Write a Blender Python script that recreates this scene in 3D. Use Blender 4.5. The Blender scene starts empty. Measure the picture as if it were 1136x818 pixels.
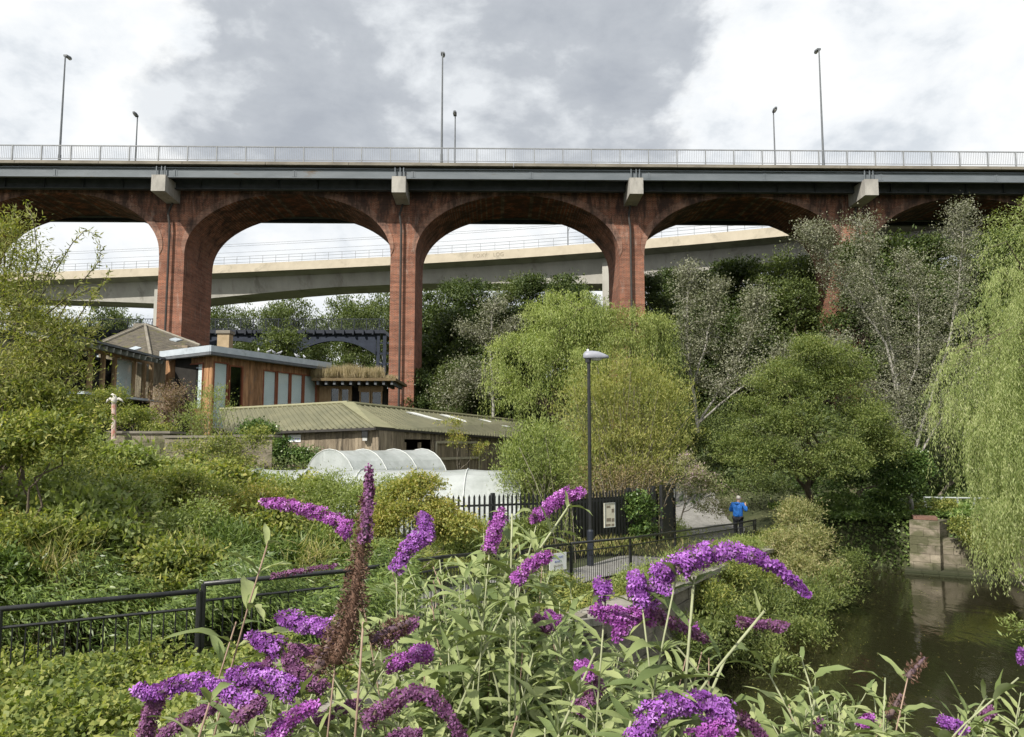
import bpy, bmesh, math, random
import numpy as np
from mathutils import Vector
SC = bpy.context.scene
COL = SC.collection
PI = math.pi
GAIN = 1.95
RNG = np.random.default_rng(7)
random.seed(7)
# ------------------------------------------------------------------ camera model
F = 875.0
PITCH = math.radians(5.6)
CP, SP = math.cos(PITCH), math.sin(PITCH)
def P(px, py, D):
    """point that the photograph shows at (px,py), D metres in front"""
    dx = (px-568.0)/F; dy = (409.0-py)/F
    y = CP - SP*dy; z = SP + CP*dy
    return Vector((D*dx/y, D, D*z/y))
def V3(*a): return Vector(a)
# ------------------------------------------------------------------ materials
def new_mat(name):
    m = bpy.data.materials.new(name); m.use_nodes = True
    nt = m.node_tree
    b = nt.nodes['Principled BSDF']
    return m, nt, b
def N(nt, t, **kw):
    n = nt.nodes.new(t)
    for k, v in kw.items(): setattr(n, k, v)
    return n
def ramp(nt, stops):
    r = N(nt, 'ShaderNodeValToRGB')
    el = r.color_ramp.elements
    while len(el) > 1: el.remove(el[-1])
    el[0].position = stops[0][0]; el[0].color = (*stops[0][1], 1)
    for p, c in stops[1:]:
        e = el.new(p); e.color = (*c, 1)
    return r
def noise(nt, scale, detail=4, rough=.6, vec=None, dist=0.0):
    n = N(nt, 'ShaderNodeTexNoise'); n.inputs['Scale'].default_value = scale
    n.inputs['Detail'].default_value = detail; n.inputs['Roughness'].default_value = rough
    n.inputs['Distortion'].default_value = dist
    if vec is not None: nt.links.new(vec, n.inputs['Vector'])
    return n
def mixc(nt, fac, a, b, mode='MIX'):
    m = N(nt, 'ShaderNodeMix', data_type='RGBA', blend_type=mode)
    for i, v in ((0, fac), (6, a), (7, b)):
        if isinstance(v, (int, float)): m.inputs[i].default_value = v
        elif isinstance(v, tuple): m.inputs[i].default_value = (*v, 1)
        else: nt.links.new(v, m.inputs[i])
    return m.outputs[2]
def objcoord(nt, scale=(1, 1, 1)):
    tc = N(nt, 'ShaderNodeTexCoord'); mp = N(nt, 'ShaderNodeMapping')
    mp.inputs['Scale'].default_value = scale
    nt.links.new(tc.outputs['Object'], mp.inputs['Vector'])
    return mp.outputs['Vector']
def mat_noise(name, c1, c2, scale=1.0, rough=.8, bump=.0, stretch=(1, 1, 1), c3=None, s3=.3, t3=.6, island=0.0, metallic=0, bscale=None, spec=.3):
    m, nt, b = new_mat(name)
    vec = objcoord(nt, stretch)
    n = noise(nt, scale, 6, .65, vec)
    r = ramp(nt, [(.35, c1), (.65, c2)]); nt.links.new(n.outputs['Fac'], r.inputs[0])
    col = r.outputs[0]
    if c3:
        n3 = noise(nt, s3, 5, .7, vec, .6)
        mr = N(nt, 'ShaderNodeMapRange'); mr.inputs[1].default_value = t3; mr.inputs[2].default_value = t3+.13
        nt.links.new(n3.outputs['Fac'], mr.inputs[0])
        col = mixc(nt, mr.outputs[0], col, c3)
    if island:
        g = N(nt, 'ShaderNodeNewGeometry')
        hs = N(nt, 'ShaderNodeHueSaturation')
        mr2 = N(nt, 'ShaderNodeMapRange'); mr2.inputs[3].default_value = 1-island; mr2.inputs[4].default_value = 1+island
        nt.links.new(g.outputs['Random Per Island'], mr2.inputs[0])
        nt.links.new(mr2.outputs[0], hs.inputs['Value']); nt.links.new(col, hs.inputs['Color'])
        col = hs.outputs[0]
    nt.links.new(col, b.inputs['Base Color'])
    b.inputs['Roughness'].default_value = rough; b.inputs['Metallic'].default_value = metallic
    b.inputs['Specular IOR Level'].default_value = spec
    if bump:
        nb = noise(nt, bscale or scale*6, 6, .7, vec)
        bp = N(nt, 'ShaderNodeBump'); bp.inputs['Strength'].default_value = bump; bp.inputs['Distance'].default_value = .05
        nt.links.new(nb.outputs['Fac'], bp.inputs['Height']); nt.links.new(bp.outputs[0], b.inputs['Normal'])
    return m
def leaf_mat(name, cols, trans=.35, back=None, rough=.55, patch=.35, pscale=.35, gain=True, warm=(1.09, .98, .95)):
    """cols: list of leaf albedos, one drawn per leaf; a slow patchy drift of age/colour over the plant"""
    m, nt, b = new_mat(name)
    g = N(nt, 'ShaderNodeNewGeometry')
    if gain: cols = [tuple(min(.7, (v*.88+.12*(c[0]*.25+c[1]*.6+c[2]*.15))*GAIN*w) for v, w in zip(c, warm)) for c in cols]
    k = len(cols)
    r = ramp(nt, [(i/max(1, k-1), c) for i, c in enumerate(cols)])
    n = noise(nt, pscale, 3, .6, objcoord(nt))
    ad = N(nt, 'ShaderNodeMath', operation='MULTIPLY_ADD'); ad.inputs[1].default_value = patch*2; 
    sb = N(nt, 'ShaderNodeMath', operation='MULTIPLY_ADD'); sb.inputs[1].default_value = 1-patch*.6; sb.inputs[2].default_value = -patch*.75
    nt.links.new(g.outputs['Random Per Island'], sb.inputs[0])
    nt.links.new(n.outputs['Fac'], ad.inputs[0]); nt.links.new(sb.outputs[0], ad.inputs[2])
    nt.links.new(ad.outputs[0], r.inputs[0])
    col = r.outputs[0]
    if back: col = mixc(nt, g.outputs['Backfacing'], col, back)
    nt.links.new(col, b.inputs['Base Color'])
    b.inputs['Roughness'].default_value = rough; b.inputs['Specular IOR Level'].default_value = .35
    t = N(nt, 'ShaderNodeBsdfTranslucent')
    tc = mixc(nt, 1.0, col, (1.25, 1.35, .55), 'MULTIPLY'); nt.links.new(tc, t.inputs[0])
    mx = N(nt, 'ShaderNodeMixShader'); mx.inputs[0].default_value = trans
    nt.links.new(b.outputs[0], mx.inputs[1]); nt.links.new(t.outputs[0], mx.inputs[2])
    nt.links.new(mx.outputs[0], nt.nodes['Material Output'].inputs[0])
    return m
# ------------------------------------------------------------------ mesh builder
def props(o, label=None, cat=None, group=None, kind=None):
    if label: o['label'] = label
    if cat: o['category'] = cat
    if group: o['group'] = group
    if kind: o['kind'] = kind
    return o
def empty(name, loc, label, cat, group=None, rz=0):
    o = bpy.data.objects.new(name, None); COL.objects.link(o)
    o.location = loc; o.rotation_euler[2] = rz; o.empty_display_size = .3
    return props(o, label, cat, group)
def link_mesh(name, V, Fc, mat, parent=None, org=None, smooth=False, quads=None, fix=False):
    me = bpy.data.meshes.new(name)
    if quads is not None:
        V = np.asarray(V, dtype=np.float32); k = quads.shape[1]
        if org is not None: V = V - np.array(org, dtype=np.float32)
        me.vertices.add(len(V)); me.vertices.foreach_set('co', V.ravel())
        me.loops.add(quads.size); me.loops.foreach_set('vertex_index', quads.ravel().astype(np.int32))
        me.polygons.add(len(quads)); me.polygons.foreach_set('loop_start', np.arange(0, quads.size, k, dtype=np.int32))
        me.update(calc_edges=True)
    else:
        if org is not None: V = [(v[0]-org[0], v[1]-org[1], v[2]-org[2]) for v in V]
        me.from_pydata([tuple(v) for v in V], [], Fc); me.update()
        if fix:
            bm = bmesh.new(); bm.from_mesh(me); bmesh.ops.recalc_face_normals(bm, faces=bm.faces[:]); bm.to_mesh(me); bm.free()
    if smooth:
        me.polygons.foreach_set('use_smooth', [True]*len(me.polygons))
    if mat: me.materials.append(mat)
    o = bpy.data.objects.new(name, me); COL.objects.link(o)
    if parent is not None: o.parent = parent
    elif org is not None: o.location = org
    return o
class MB:
    def __init__(s): s.v = []; s.f = []
    def add(s, V, Fc):
        n = len(s.v); s.v += [tuple(v) for v in V]; s.f += [tuple(i+n for i in f) for f in Fc]; return s
    def obox(s, O, A, B, C):
        O, A, B, C = map(Vector, (O, A, B, C))
        V = [O, O+A, O+A+B, O+B, O+C, O+A+C, O+A+B+C, O+B+C]
        return s.add(V, [(0, 3, 2, 1), (4, 5, 6, 7), (0, 1, 5, 4), (1, 2, 6, 5), (2, 3, 7, 6), (3, 0, 4, 7)])
    def box(s, x0, y0, z0, x1, y1, z1):
        return s.obox((x0, y0, z0), (x1-x0, 0, 0), (0, y1-y0, 0), (0, 0, z1-z0))
    def beam(s, p, q, w, h=None, up=(0, 0, 1)):
        p, q = Vector(p), Vector(q); h = h or w
        d = (q-p); a = d.cross(Vector(up))
        if a.length < 1e-6: a = d.cross(Vector((1, 0, 0)))
        a.normalize(); b = a.cross(d).normalized()
        return s.obox(p-a*w/2-b*h/2, d, a*w, b*h)
    def tube(s, pts, rad, n=6, cap=True):
        pts = [Vector(p) for p in pts]
        if isinstance(rad, (int, float)): rad = [rad]*len(pts)
        V = []; Fc = []; ref = None
        for i, p in enumerate(pts):
            t = (pts[min(i+1, len(pts)-1)]-pts[max(i-1, 0)])
            if t.length < 1e-9: t = Vector((0, 0, 1))
            t.normalize()
            if ref is None: ref = Vector((1, 0, 0)) if abs(t.x) < .8 else Vector((0, 1, 0))
            a = (ref - t*ref.dot(t)).normalized(); ref = a; b = t.cross(a)
            for k in range(n):
                g = 2*PI*k/n; V.append(p+(a*math.cos(g)+b*math.sin(g))*rad[i])
        for i in range(len(pts)-1):
            for k in range(n):
                k2 = (k+1) % n; Fc.append((i*n+k, i*n+k2, (i+1)*n+k2, (i+1)*n+k))
        if cap: Fc.append(tuple(range(n))[::-1]); Fc.append(tuple((len(pts)-1)*n+k for k in range(n)))
        return s.add(V, Fc)
    def prism(s, poly, vec):
        poly = [Vector(p) for p in poly]; vec = Vector(vec); n = len(poly)
        V = poly+[p+vec for p in poly]
        return s.add(V, [tuple(range(n))[::-1], tuple(range(n, 2*n))]+[(i, (i+1) % n, (i+1) % n+n, i+n) for i in range(n)])
    def ball(s, c, r, n=8, m=6, sc=(1, 1, 1)):
        V = []; Fc = []
        for i in range(m+1):
            th = PI*i/m
            for k in range(n):
                g = 2*PI*k/n
                V.append((c[0]+r*sc[0]*math.sin(th)*math.cos(g), c[1]+r*sc[1]*math.sin(th)*math.sin(g), c[2]+r*sc[2]*math.cos(th)))
        for i in range(m):
            for k in range(n):
                k2 = (k+1) % n; Fc.append((i*n+k, (i+1)*n+k, (i+1)*n+k2, i*n+k2))
        return s.add(V, Fc)
    def build(s, name, mat, parent=None, org=None, smooth=False, fix=True):
        return link_mesh(name, s.v, s.f, mat, parent, org, smooth, fix=fix)
def norm(a): return a/np.maximum(np.linalg.norm(a, axis=1, keepdims=True), 1e-9)
def rdir(n, rng): return norm(rng.normal(size=(n, 3)))
def leaf_quads(pos, d, L, W, rng, nrm=None, fold=.0):
    n = len(pos); d = norm(d)
    if nrm is None: nrm = rdir(n, rng)
    s = norm(np.cross(d, nrm)); L = np.broadcast_to(np.asarray(L), (n,))[:, None]; W = np.broadcast_to(np.asarray(W), (n,))[:, None]
    nn = np.cross(s, d)
    V = np.stack([pos, pos+d*L*.42+s*W*.5+nn*W*fold, pos+d*L, pos+d*L*.42-s*W*.5+nn*W*fold], 1).reshape(-1, 3)
    Q = np.arange(n*4).reshape(n, 4)
    return V, Q
def build_leaves(name, chunks, mat, parent=None, org=None):
    V = np.concatenate([c[0] for c in chunks]); off = 0; Q = []
    for c in chunks: Q.append(c[1]+off); off += len(c[0])
    return link_mesh(name, V, None, mat, parent, org, quads=np.concatenate(Q))
# ------------------------------------------------------------------ world, sun, camera
def make_world():
    w = bpy.data.worlds.new('World'); SC.world = w; w.use_nodes = True
    nt = w.node_tree; bg = nt.nodes['Background']; bg.inputs[1].default_value = .094
    sky = N(nt, 'ShaderNodeTexSky', sky_type='NISHITA'); sky.sun_disc = False
    sky.sun_elevation = SUN_EL; sky.sun_rotation = SUN_ROT; sky.dust_density = 2
    tc = N(nt, 'ShaderNodeTexCoord'); gen = tc.outputs['Generated']
    mp = N(nt, 'ShaderNodeMapping'); mp.inputs['Scale'].default_value = (1, 1, 1.7); nt.links.new(gen, mp.inputs[0])
    def blob(c, r, soft):
        d = N(nt, 'ShaderNodeVectorMath', operation='DISTANCE'); nt.links.new(gen, d.inputs[0]); d.inputs[1].default_value = c
        mr = N(nt, 'ShaderNodeMapRange'); mr.inputs[1].default_value = r+soft; mr.inputs[2].default_value = r-soft
        nt.links.new(d.outputs['Value'], mr.inputs[0]); return mr.outputs[0]
    def mth(op, a, b, c=None):
        m = N(nt, 'ShaderNodeMath', operation=op)
        for i, v in enumerate((a, b, c)):
            if v is None: continue
            if isinstance(v, (int, float)): m.inputs[i].default_value = v
            else: nt.links.new(v, m.inputs[i])
        return m.outputs[0]
    def dirp(px, py): return tuple(P(px, py, 1).normalized())
    n1 = noise(nt, 3.6, 10, .60, mp.outputs[0], .1); n2 = noise(nt, 6.5, 10, .58, mp.outputs[0], .12); n3 = noise(nt, 1.6, 6, .6, mp.outputs[0], .1)
    b1 = blob(dirp(380, 40), .22, .18); b2 = blob(dirp(650, 50), .18, .13); b3 = blob(dirp(500, -60), .25, .14)
    bb = mth('MAXIMUM', mth('MAXIMUM', b1, b2), b3)
    s = mth('ADD', mth('MULTIPLY', bb, .62), mth('MULTIPLY', n1.outputs['Fac'], 1.0))
    s = mth('ADD', s, mth('MULTIPLY', n2.outputs['Fac'], .35))
    mr = N(nt, 'ShaderNodeMapRange', interpolation_type='SMOOTHSTEP'); mr.inputs[1].default_value = .97; mr.inputs[2].default_value = 1.10
    nt.links.new(s, mr.inputs[0])
    light = ramp(nt, [(.34, (5.0, 5.35, 5.75)), (.44, (6.5, 6.75, 7.0)), (.56, (7.4, 7.5, 7.5))]); nt.links.new(n2.outputs['Fac'], light.inputs[0])
    dark = ramp(nt, [(.34, (3.2, 3.45, 3.85)), (.50, (3.9, 4.15, 4.5)), (.64, (6.0, 6.25, 6.5))]); nt.links.new(n2.outputs['Fac'], dark.inputs[0])
    cloud = mixc(nt, mr.outputs[0], light.outputs[0], dark.outputs[0])
    gap = N(nt, 'ShaderNodeMapRange'); gap.inputs[1].default_value = .40; gap.inputs[2].default_value = .30; gap.inputs[4].default_value = .35
    nt.links.new(n3.outputs['Fac'], gap.inputs[0])
    col = mixc(nt, gap.outputs[0], cloud, sky.outputs[0])
    nt.links.new(col, bg.inputs[0])
SUN_DIR = Vector((-.50, -.62, .72)).normalized()      # towards the sun: behind the camera, to the left
SUN_EL = math.asin(SUN_DIR.z); SUN_ROT = math.atan2(SUN_DIR.x, SUN_DIR.y)
make_world()
sl = bpy.data.lights.new('sun', 'SUN'); sl.energy = 4.4; sl.angle = math.radians(.7); sl.color = (1, .945, .86)
so = bpy.data.objects.new('sun', sl); COL.objects.link(so); so.rotation_euler = (-SUN_DIR).to_track_quat('-Z', 'Y').to_euler()
so.location = (-20, -30, 60)
cd = bpy.data.cameras.new('camera'); cam = bpy.data.objects.new('camera', cd); COL.objects.link(cam)
cd.sensor_width = 36; cd.lens = F/1136*36; cd.clip_end = 3000; cd.clip_start = .05
cam.rotation_euler = (PI/2+PITCH, 0, 0); SC.camera = cam
SC.view_settings.view_transform = 'Standard'; SC.view_settings.look = 'None'; SC.view_settings.gamma = 1
SC.view_settings.exposure = 0.57
SC.cycles.max_bounces = 6; SC.cycles.diffuse_bounces = 3; SC.cycles.glossy_bounces = 3; SC.cycles.transparent_max_bounces = 6; SC.cycles.transmission_bounces = 4
SC.cycles.sample_clamp_indirect = 6; SC.cycles.use_denoising = True
SC.cycles.use_adaptive_sampling = True; SC.cycles.adaptive_threshold = .02
# ------------------------------------------------------------------ terrain, water, path
WATER_Z = -5.4
CTRL = np.array([(0,0,-3.3),(-5,3,-2.6),(-5.5,8.5,-2.75),(-11,8,-2.6),(-2.3,10.7,-2.7),(.4,16,-3.15),(1.3,18,-3.3),(4,17,-3.5),(8.8,31,-4),(5,28,-3.8),
 (2.3,23,-3.5),(-3.4,22,-3.2),(-8.4,19.5,-2.7),(-8,26,-2.5),(0,30,-2.7),(-12,30,-.9),(-10,33,-.9),(-18,30,-.6),(-6,36,-2.2),(0,41,-2.5),(-18,42,-1),(-12,48,-1),
 (-20,58,0),(-5,60,-1),(8,58,-.5),(20,58,2),(7,42,-3.4),(12,45,-2),(9,38,-3.8),(25,45,2),(12,75,8),(40,62,9),(0,85,6),(-30,95,-4),(-60,80,-2),(60,80,18),(90,90,24),
 (20,110,14),(100,180,34),(-100,180,2),(-60,110,-4),(-30,20,-.5),(-30,40,1),(-50,30,2),(-14,15,-2.2),(17,39,-3.6),(23,36,-3.1),(30,30,-2.2),(36,40,3),(50,20,2),(0,130,8),
 (0,-20,-2),(-40,-20,0),(30,0,-3),(40,-20,0),(-20,140,-2),(-200,300,4),(200,300,40),(0,400,20),(600,600,40),(-600,600,10),(700,0,20),(-700,0,8),(0,-600,0)], dtype=float)
def bank_x(y): return 1.8+.53*(y-14.7)          # river's left wall line
def base_h(X, Y):
    X = np.asarray(X, float); Y = np.asarray(Y, float)
    d2 = (X[..., None]-CTRL[:, 0])**2+(Y[..., None]-CTRL[:, 1])**2
    w = 1/(d2+1.5)**1.6
    return (w*CTRL[:, 2]).sum(-1)/w.sum(-1)
def river_depth(X, Y):
    """>0 inside the river (metres from nearest bank)"""
    l = X-bank_x(Y)
    far = 37.6-Y-.0*X
    # the far/right bank: the corner at (17.3,34.5), running towards the camera on the right
    r = (35.9-(X-17.2)*.75)-Y
    r2 = 3.2+.64*Y-X
    return np.minimum(np.minimum(l, far), np.minimum(np.where(X > 14.93, r, 99), r2))
def height(X, Y):
    h = base_h(X, Y)
    rd = river_depth(np.asarray(X, float), np.asarray(Y, float))
    rd = np.where(np.asarray(Y) < -12, -1, rd)
    t = np.clip((rd+.15)/.9, 0, 1)
    return h*(1-t)+(-7.0)*t
def hz(x, y): return float(height(np.array([x]), np.array([y]))[0])
def ground_sheet():
    def axis(n, near, far, c):
        u = np.linspace(-1, 1, n); a = np.sinh(u*5.2)/np.sinh(5.2); return c+u*near+a*(far-near)
    xs = axis(360, 55, 900, 2); ys = axis(360, 55, 900, 30)
    X, Y = np.meshgrid(xs, ys); Z = height(X, Y)
    Z = Z+.05*np.sin(X*1.7+Y*.9)*np.cos(Y*1.3)
    V = np.stack([X, Y, Z], -1).reshape(-1, 3); n = 360
    i, j = np.meshgrid(np.arange(n-1), np.arange(n-1)); a = (j*n+i).ravel()
    return V, np.stack([a, a+1, a+1+n, a+n], 1)
M_ground = mat_noise('earth_and_moss', (.035, .045, .018), (.07, .075, .035), .8, .95, .5, c3=(.06, .045, .03), s3=.5)
V_, Q_ = ground_sheet()
props(link_mesh('ground', V_, None, M_ground, quads=Q_, smooth=True), kind='structure')
# water: dark, nearly still
m, nt, b = new_mat('river_water')
b.inputs['Base Color'].default_value = (.017, .016, .008, 1); b.inputs['Roughness'].default_value = .035; b.inputs['Specular IOR Level'].default_value = .6
n_ = noise(nt, 1.1, 4, .55, objcoord(nt, (1, .45, 1)), .8); n2_ = noise(nt, 6, 3, .5, objcoord(nt, (1, .4, 1)))
ad = N(nt, 'ShaderNodeMath', operation='MULTIPLY_ADD'); ad.inputs[1].default_value = .18
nt.links.new(n2_.outputs['Fac'], ad.inputs[0]); nt.links.new(n_.outputs['Fac'], ad.inputs[2])
bp = N(nt, 'ShaderNodeBump'); bp.inputs['Strength'].default_value = .16; bp.inputs['Distance'].default_value = .12
nt.links.new(ad.outputs[0], bp.inputs['Height']); nt.links.new(bp.outputs[0], b.inputs['Normal'])
M_water = m
mb = MB(); mb.add([(-8, -12, WATER_Z), (36, -12, WATER_Z), (36, 40, WATER_Z), (-8, 40, WATER_Z)], [(0, 1, 2, 3)])
props(mb.build('river', M_water, fix=False), kind='structure')
# riverside path (pale grey asphalt) laid 2 cm over the ground, following it
M_path = mat_noise('path_asphalt', (.17, .165, .155), (.25, .245, .23), 3, .9, .3, c3=(.1, .1, .085), s3=.8, bscale=60)
def strip(name, line, mat, dz=.03, n=60, kind='structure', steps=8):
    L = np.array(line, float); t = np.linspace(0, len(L)-1, n); k = np.arange(len(L))
    A = np.stack([np.interp(t, k, L[:, c]) for c in range(4)], 1)
    V = []; Q = []
    for r in A:
        for s in range(steps+1):
            f = s/steps; x = r[0]*(1-f)+r[2]*f; y = r[1]*(1-f)+r[3]*f; V.append((x, y, hz(x, y)+dz+.03))
    w = steps+1
    for i in range(n-1):
        for s in range(steps): Q.append((i*w+s, i*w+s+1, (i+1)*w+s+1, (i+1)*w+s))
    return props(link_mesh(name, V, Q, mat, smooth=True), kind=kind)
strip('path', [(-3.4, 13, -.3, 12.4), (-1.6, 17.5, .9, 17.6), (1.5, 22, 3.2, 21.9), (4.6, 27, 6.1, 26.8), (6.3, 31, 8.6, 30.6), (7.6, 36, 10.2, 35), (8.2, 42, 10.8, 41.6), (8, 50, 10.6, 50), (9, 60, 12, 60)], M_path, dz=.05)
# stone retaining wall along the river
M_stone = mat_noise('river_wall_stone', (.13, .12, .095), (.25, .225, .175), 1.6, .9, .7, (1, 1, 2.2), c3=(.06, .07, .035), s3=.7, t3=.52, bscale=9)
mb = MB()
y = 5.0
rr = random.Random(3)
while y < 36:
    y2 = y+rr.uniform(.55, .95)
    for c in range(8):
        z1 = hz(bank_x(y)-1.2, y)+.1-c*.34; off = rr.uniform(-.012, .012)
        sh = 0 if c % 2 else .3
        p = Vector((bank_x(y+sh)-.3+off, y+sh, z1-.33)); q = Vector((bank_x(y2+sh)-.3+off, y2+sh, z1-.33))
        d = q-p; nrm = Vector((d.y, -d.x, 0)).normalized()
        mb.obox(p, d*.985, Vector((0, 0, .325)), nrm*.35)
    y = y2
wl = mb.build('river_retaining_wall', M_stone)
props(wl, 'coursed stone retaining wall holding up the path above the river', 'wall')
mb = MB()
y = 5.0
while y < 35:
    y2 = y+1.5
    p = Vector((bank_x(y)-.45, y, hz(bank_x(y)-1.2, y)+.1)); q = Vector((bank_x(y2)-.45, y2, hz(bank_x(y2)-1.2, y2)+.1))
    d = q-p; nrm = Vector((d.y, -d.x, 0)).normalized(); mb.obox(p, d*.995, nrm*.6, Vector((0, 0, .12))); y = y2
mb.build('coping', mat_noise('coping_stone', (.2, .19, .16), (.3, .28, .24), 3, .9, .4, c3=(.07, .08, .04), s3=1.2), wl, org=(0, 0, 0))
# old stone abutment on the far bank
M_abut = mat_noise('weathered_sandstone', (.15, .13, .095), (.27, .235, .18), 1.8, .9, .8, (1, 1, 1.8), c3=(.10, .10, .055), s3=.9, t3=.44, bscale=7, island=.22)
nt_ = M_abut.node_tree; sp_ = N(nt_, 'ShaderNodeNewGeometry'); sx_ = N(nt_, 'ShaderNodeSeparateXYZ'); nt_.links.new(sp_.outputs['Position'], sx_.inputs[0])
mr_ = N(nt_, 'ShaderNodeMapRange'); mr_.inputs[1].default_value = -4.9; mr_.inputs[2].default_value = -5.25; nt_.links.new(sx_.outputs[2], mr_.inputs[0])
bs_ = nt_.nodes['Principled BSDF'].inputs['Base Color']; src_ = bs_.links[0].from_socket; nt_.links.new(mixc(nt_, mr_.outputs[0], src_, (.035, .04, .02)), bs_)      # wet, weedy tide line
ab = empty('river_abutment', P(1038, 632, 34.5), 'weathered sandstone abutment with stepped foot rising from the far river bank', 'abutment')
o_ = tuple(ab.location)
def block_face(mb, p, q, z0, z1, thick, ch=.36, bl=.7, seed=1, batter=.0):
    rr = random.Random(seed); p = Vector(p); q = Vector(q); d = q-p; Ln = d.length; u = d.normalized(); nrm = Vector((u.y, -u.x, 0))
    z = z0; row = 0
    while z < z1-.02:
        h = min(ch*rr.uniform(.85, 1.15), z1-z); x = -rr.uniform(0, bl) if row % 2 else 0
        while x < Ln:
            w = bl*rr.uniform(.7, 1.3); a = max(0, x); e = min(Ln, x+w)
            if e-a > .04:
                jit = rr.uniform(-.012, .012)+batter*(z1-z)
                mb.obox(p+u*a+Vector((0, 0, z))+nrm*(jit-thick), u*(e-a-.012), nrm*thick, Vector((0, 0, h-.012)))
            x += w
        z += h; row += 1
pA = P(1012, 640, 34.6); pB = P(1046, 640, 33.8); pC = P(1064, 640, 33.6)
def fl(p, z=0): return Vector((p.x, p.y, z))
mb = MB(); block_face(mb, fl(pA), fl(pB), -5.7, P(1030, 578, 34).z, 1.6, seed=2, batter=.10)
mb.build('block_pier', M_abut, ab, o_)
mb = MB(); top = P(1030, 578, 34).z
mb.obox(fl(pA, top)+Vector((.25, .15, 0)), (fl(pB)-fl(pA))*.8, (.5, 1.2, 0), (0, 0, .13)); mb.build('brick_cap', mat_noise('red_cap', (.13, .075, .055), (.19, .11, .085), 4, .9, .3), ab, o_)
mb = MB(); block_face(mb, fl(pB)+Vector((.1, .35, 0)), fl(P(1110, 640, 32.8)), -5.7, P(1060, 598, 34).z, 1.3, seed=5, batter=.04); mb.build('side_wall', M_abut, ab, o_)
mb = MB(); block_face(mb, fl(P(1004, 640, 34.1)), fl(P(1108, 645, 32.4)), -5.9, -5.2, .9, ch=.3, seed=8); mb.build('foot_ledge', M_abut, ab, o_)
mb = MB(); block_face(mb, fl(P(1108, 640, 32.9)), fl(P(1240, 640, 27)), -5.9, -3.7, 1.0, ch=.34, seed=18)
props(mb.build('brick_quay_wall', M_abut), 'low stone quay wall at river edge beneath the right-hand weeping willow', 'wall')
# pale rail above the far bank
M_galv = mat_noise('galvanised_rail', (.3, .33, .33), (.42, .45, .45), 4, .5, 0, metallic=.3)
g0 = P(1026, 552, 38); g1 = P(1100, 553, 36)
gr = empty('bank_guard_rail', (g0.x, g0.y, hz(g0.x, g0.y)), 'pale metal guard rail on top of the far river bank', 'railing'); o_ = tuple(gr.location)
mb = MB(); mb.tube([g0, g1], .035); mb.tube([g0-Vector((0, 0, .45)), g1-Vector((0, 0, .45))], .03); mb.build('rail', M_galv, gr, o_)
for k in range(5):
    p = g0.lerp(g1, k/4); mb = MB(); mb.box(p.x-.04, p.y-.04, min(hz(p.x, p.y), p.z-1), p.x+.04, p.y+.04, p.z+.04); mb.build('post', M_galv, gr, o_)
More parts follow.
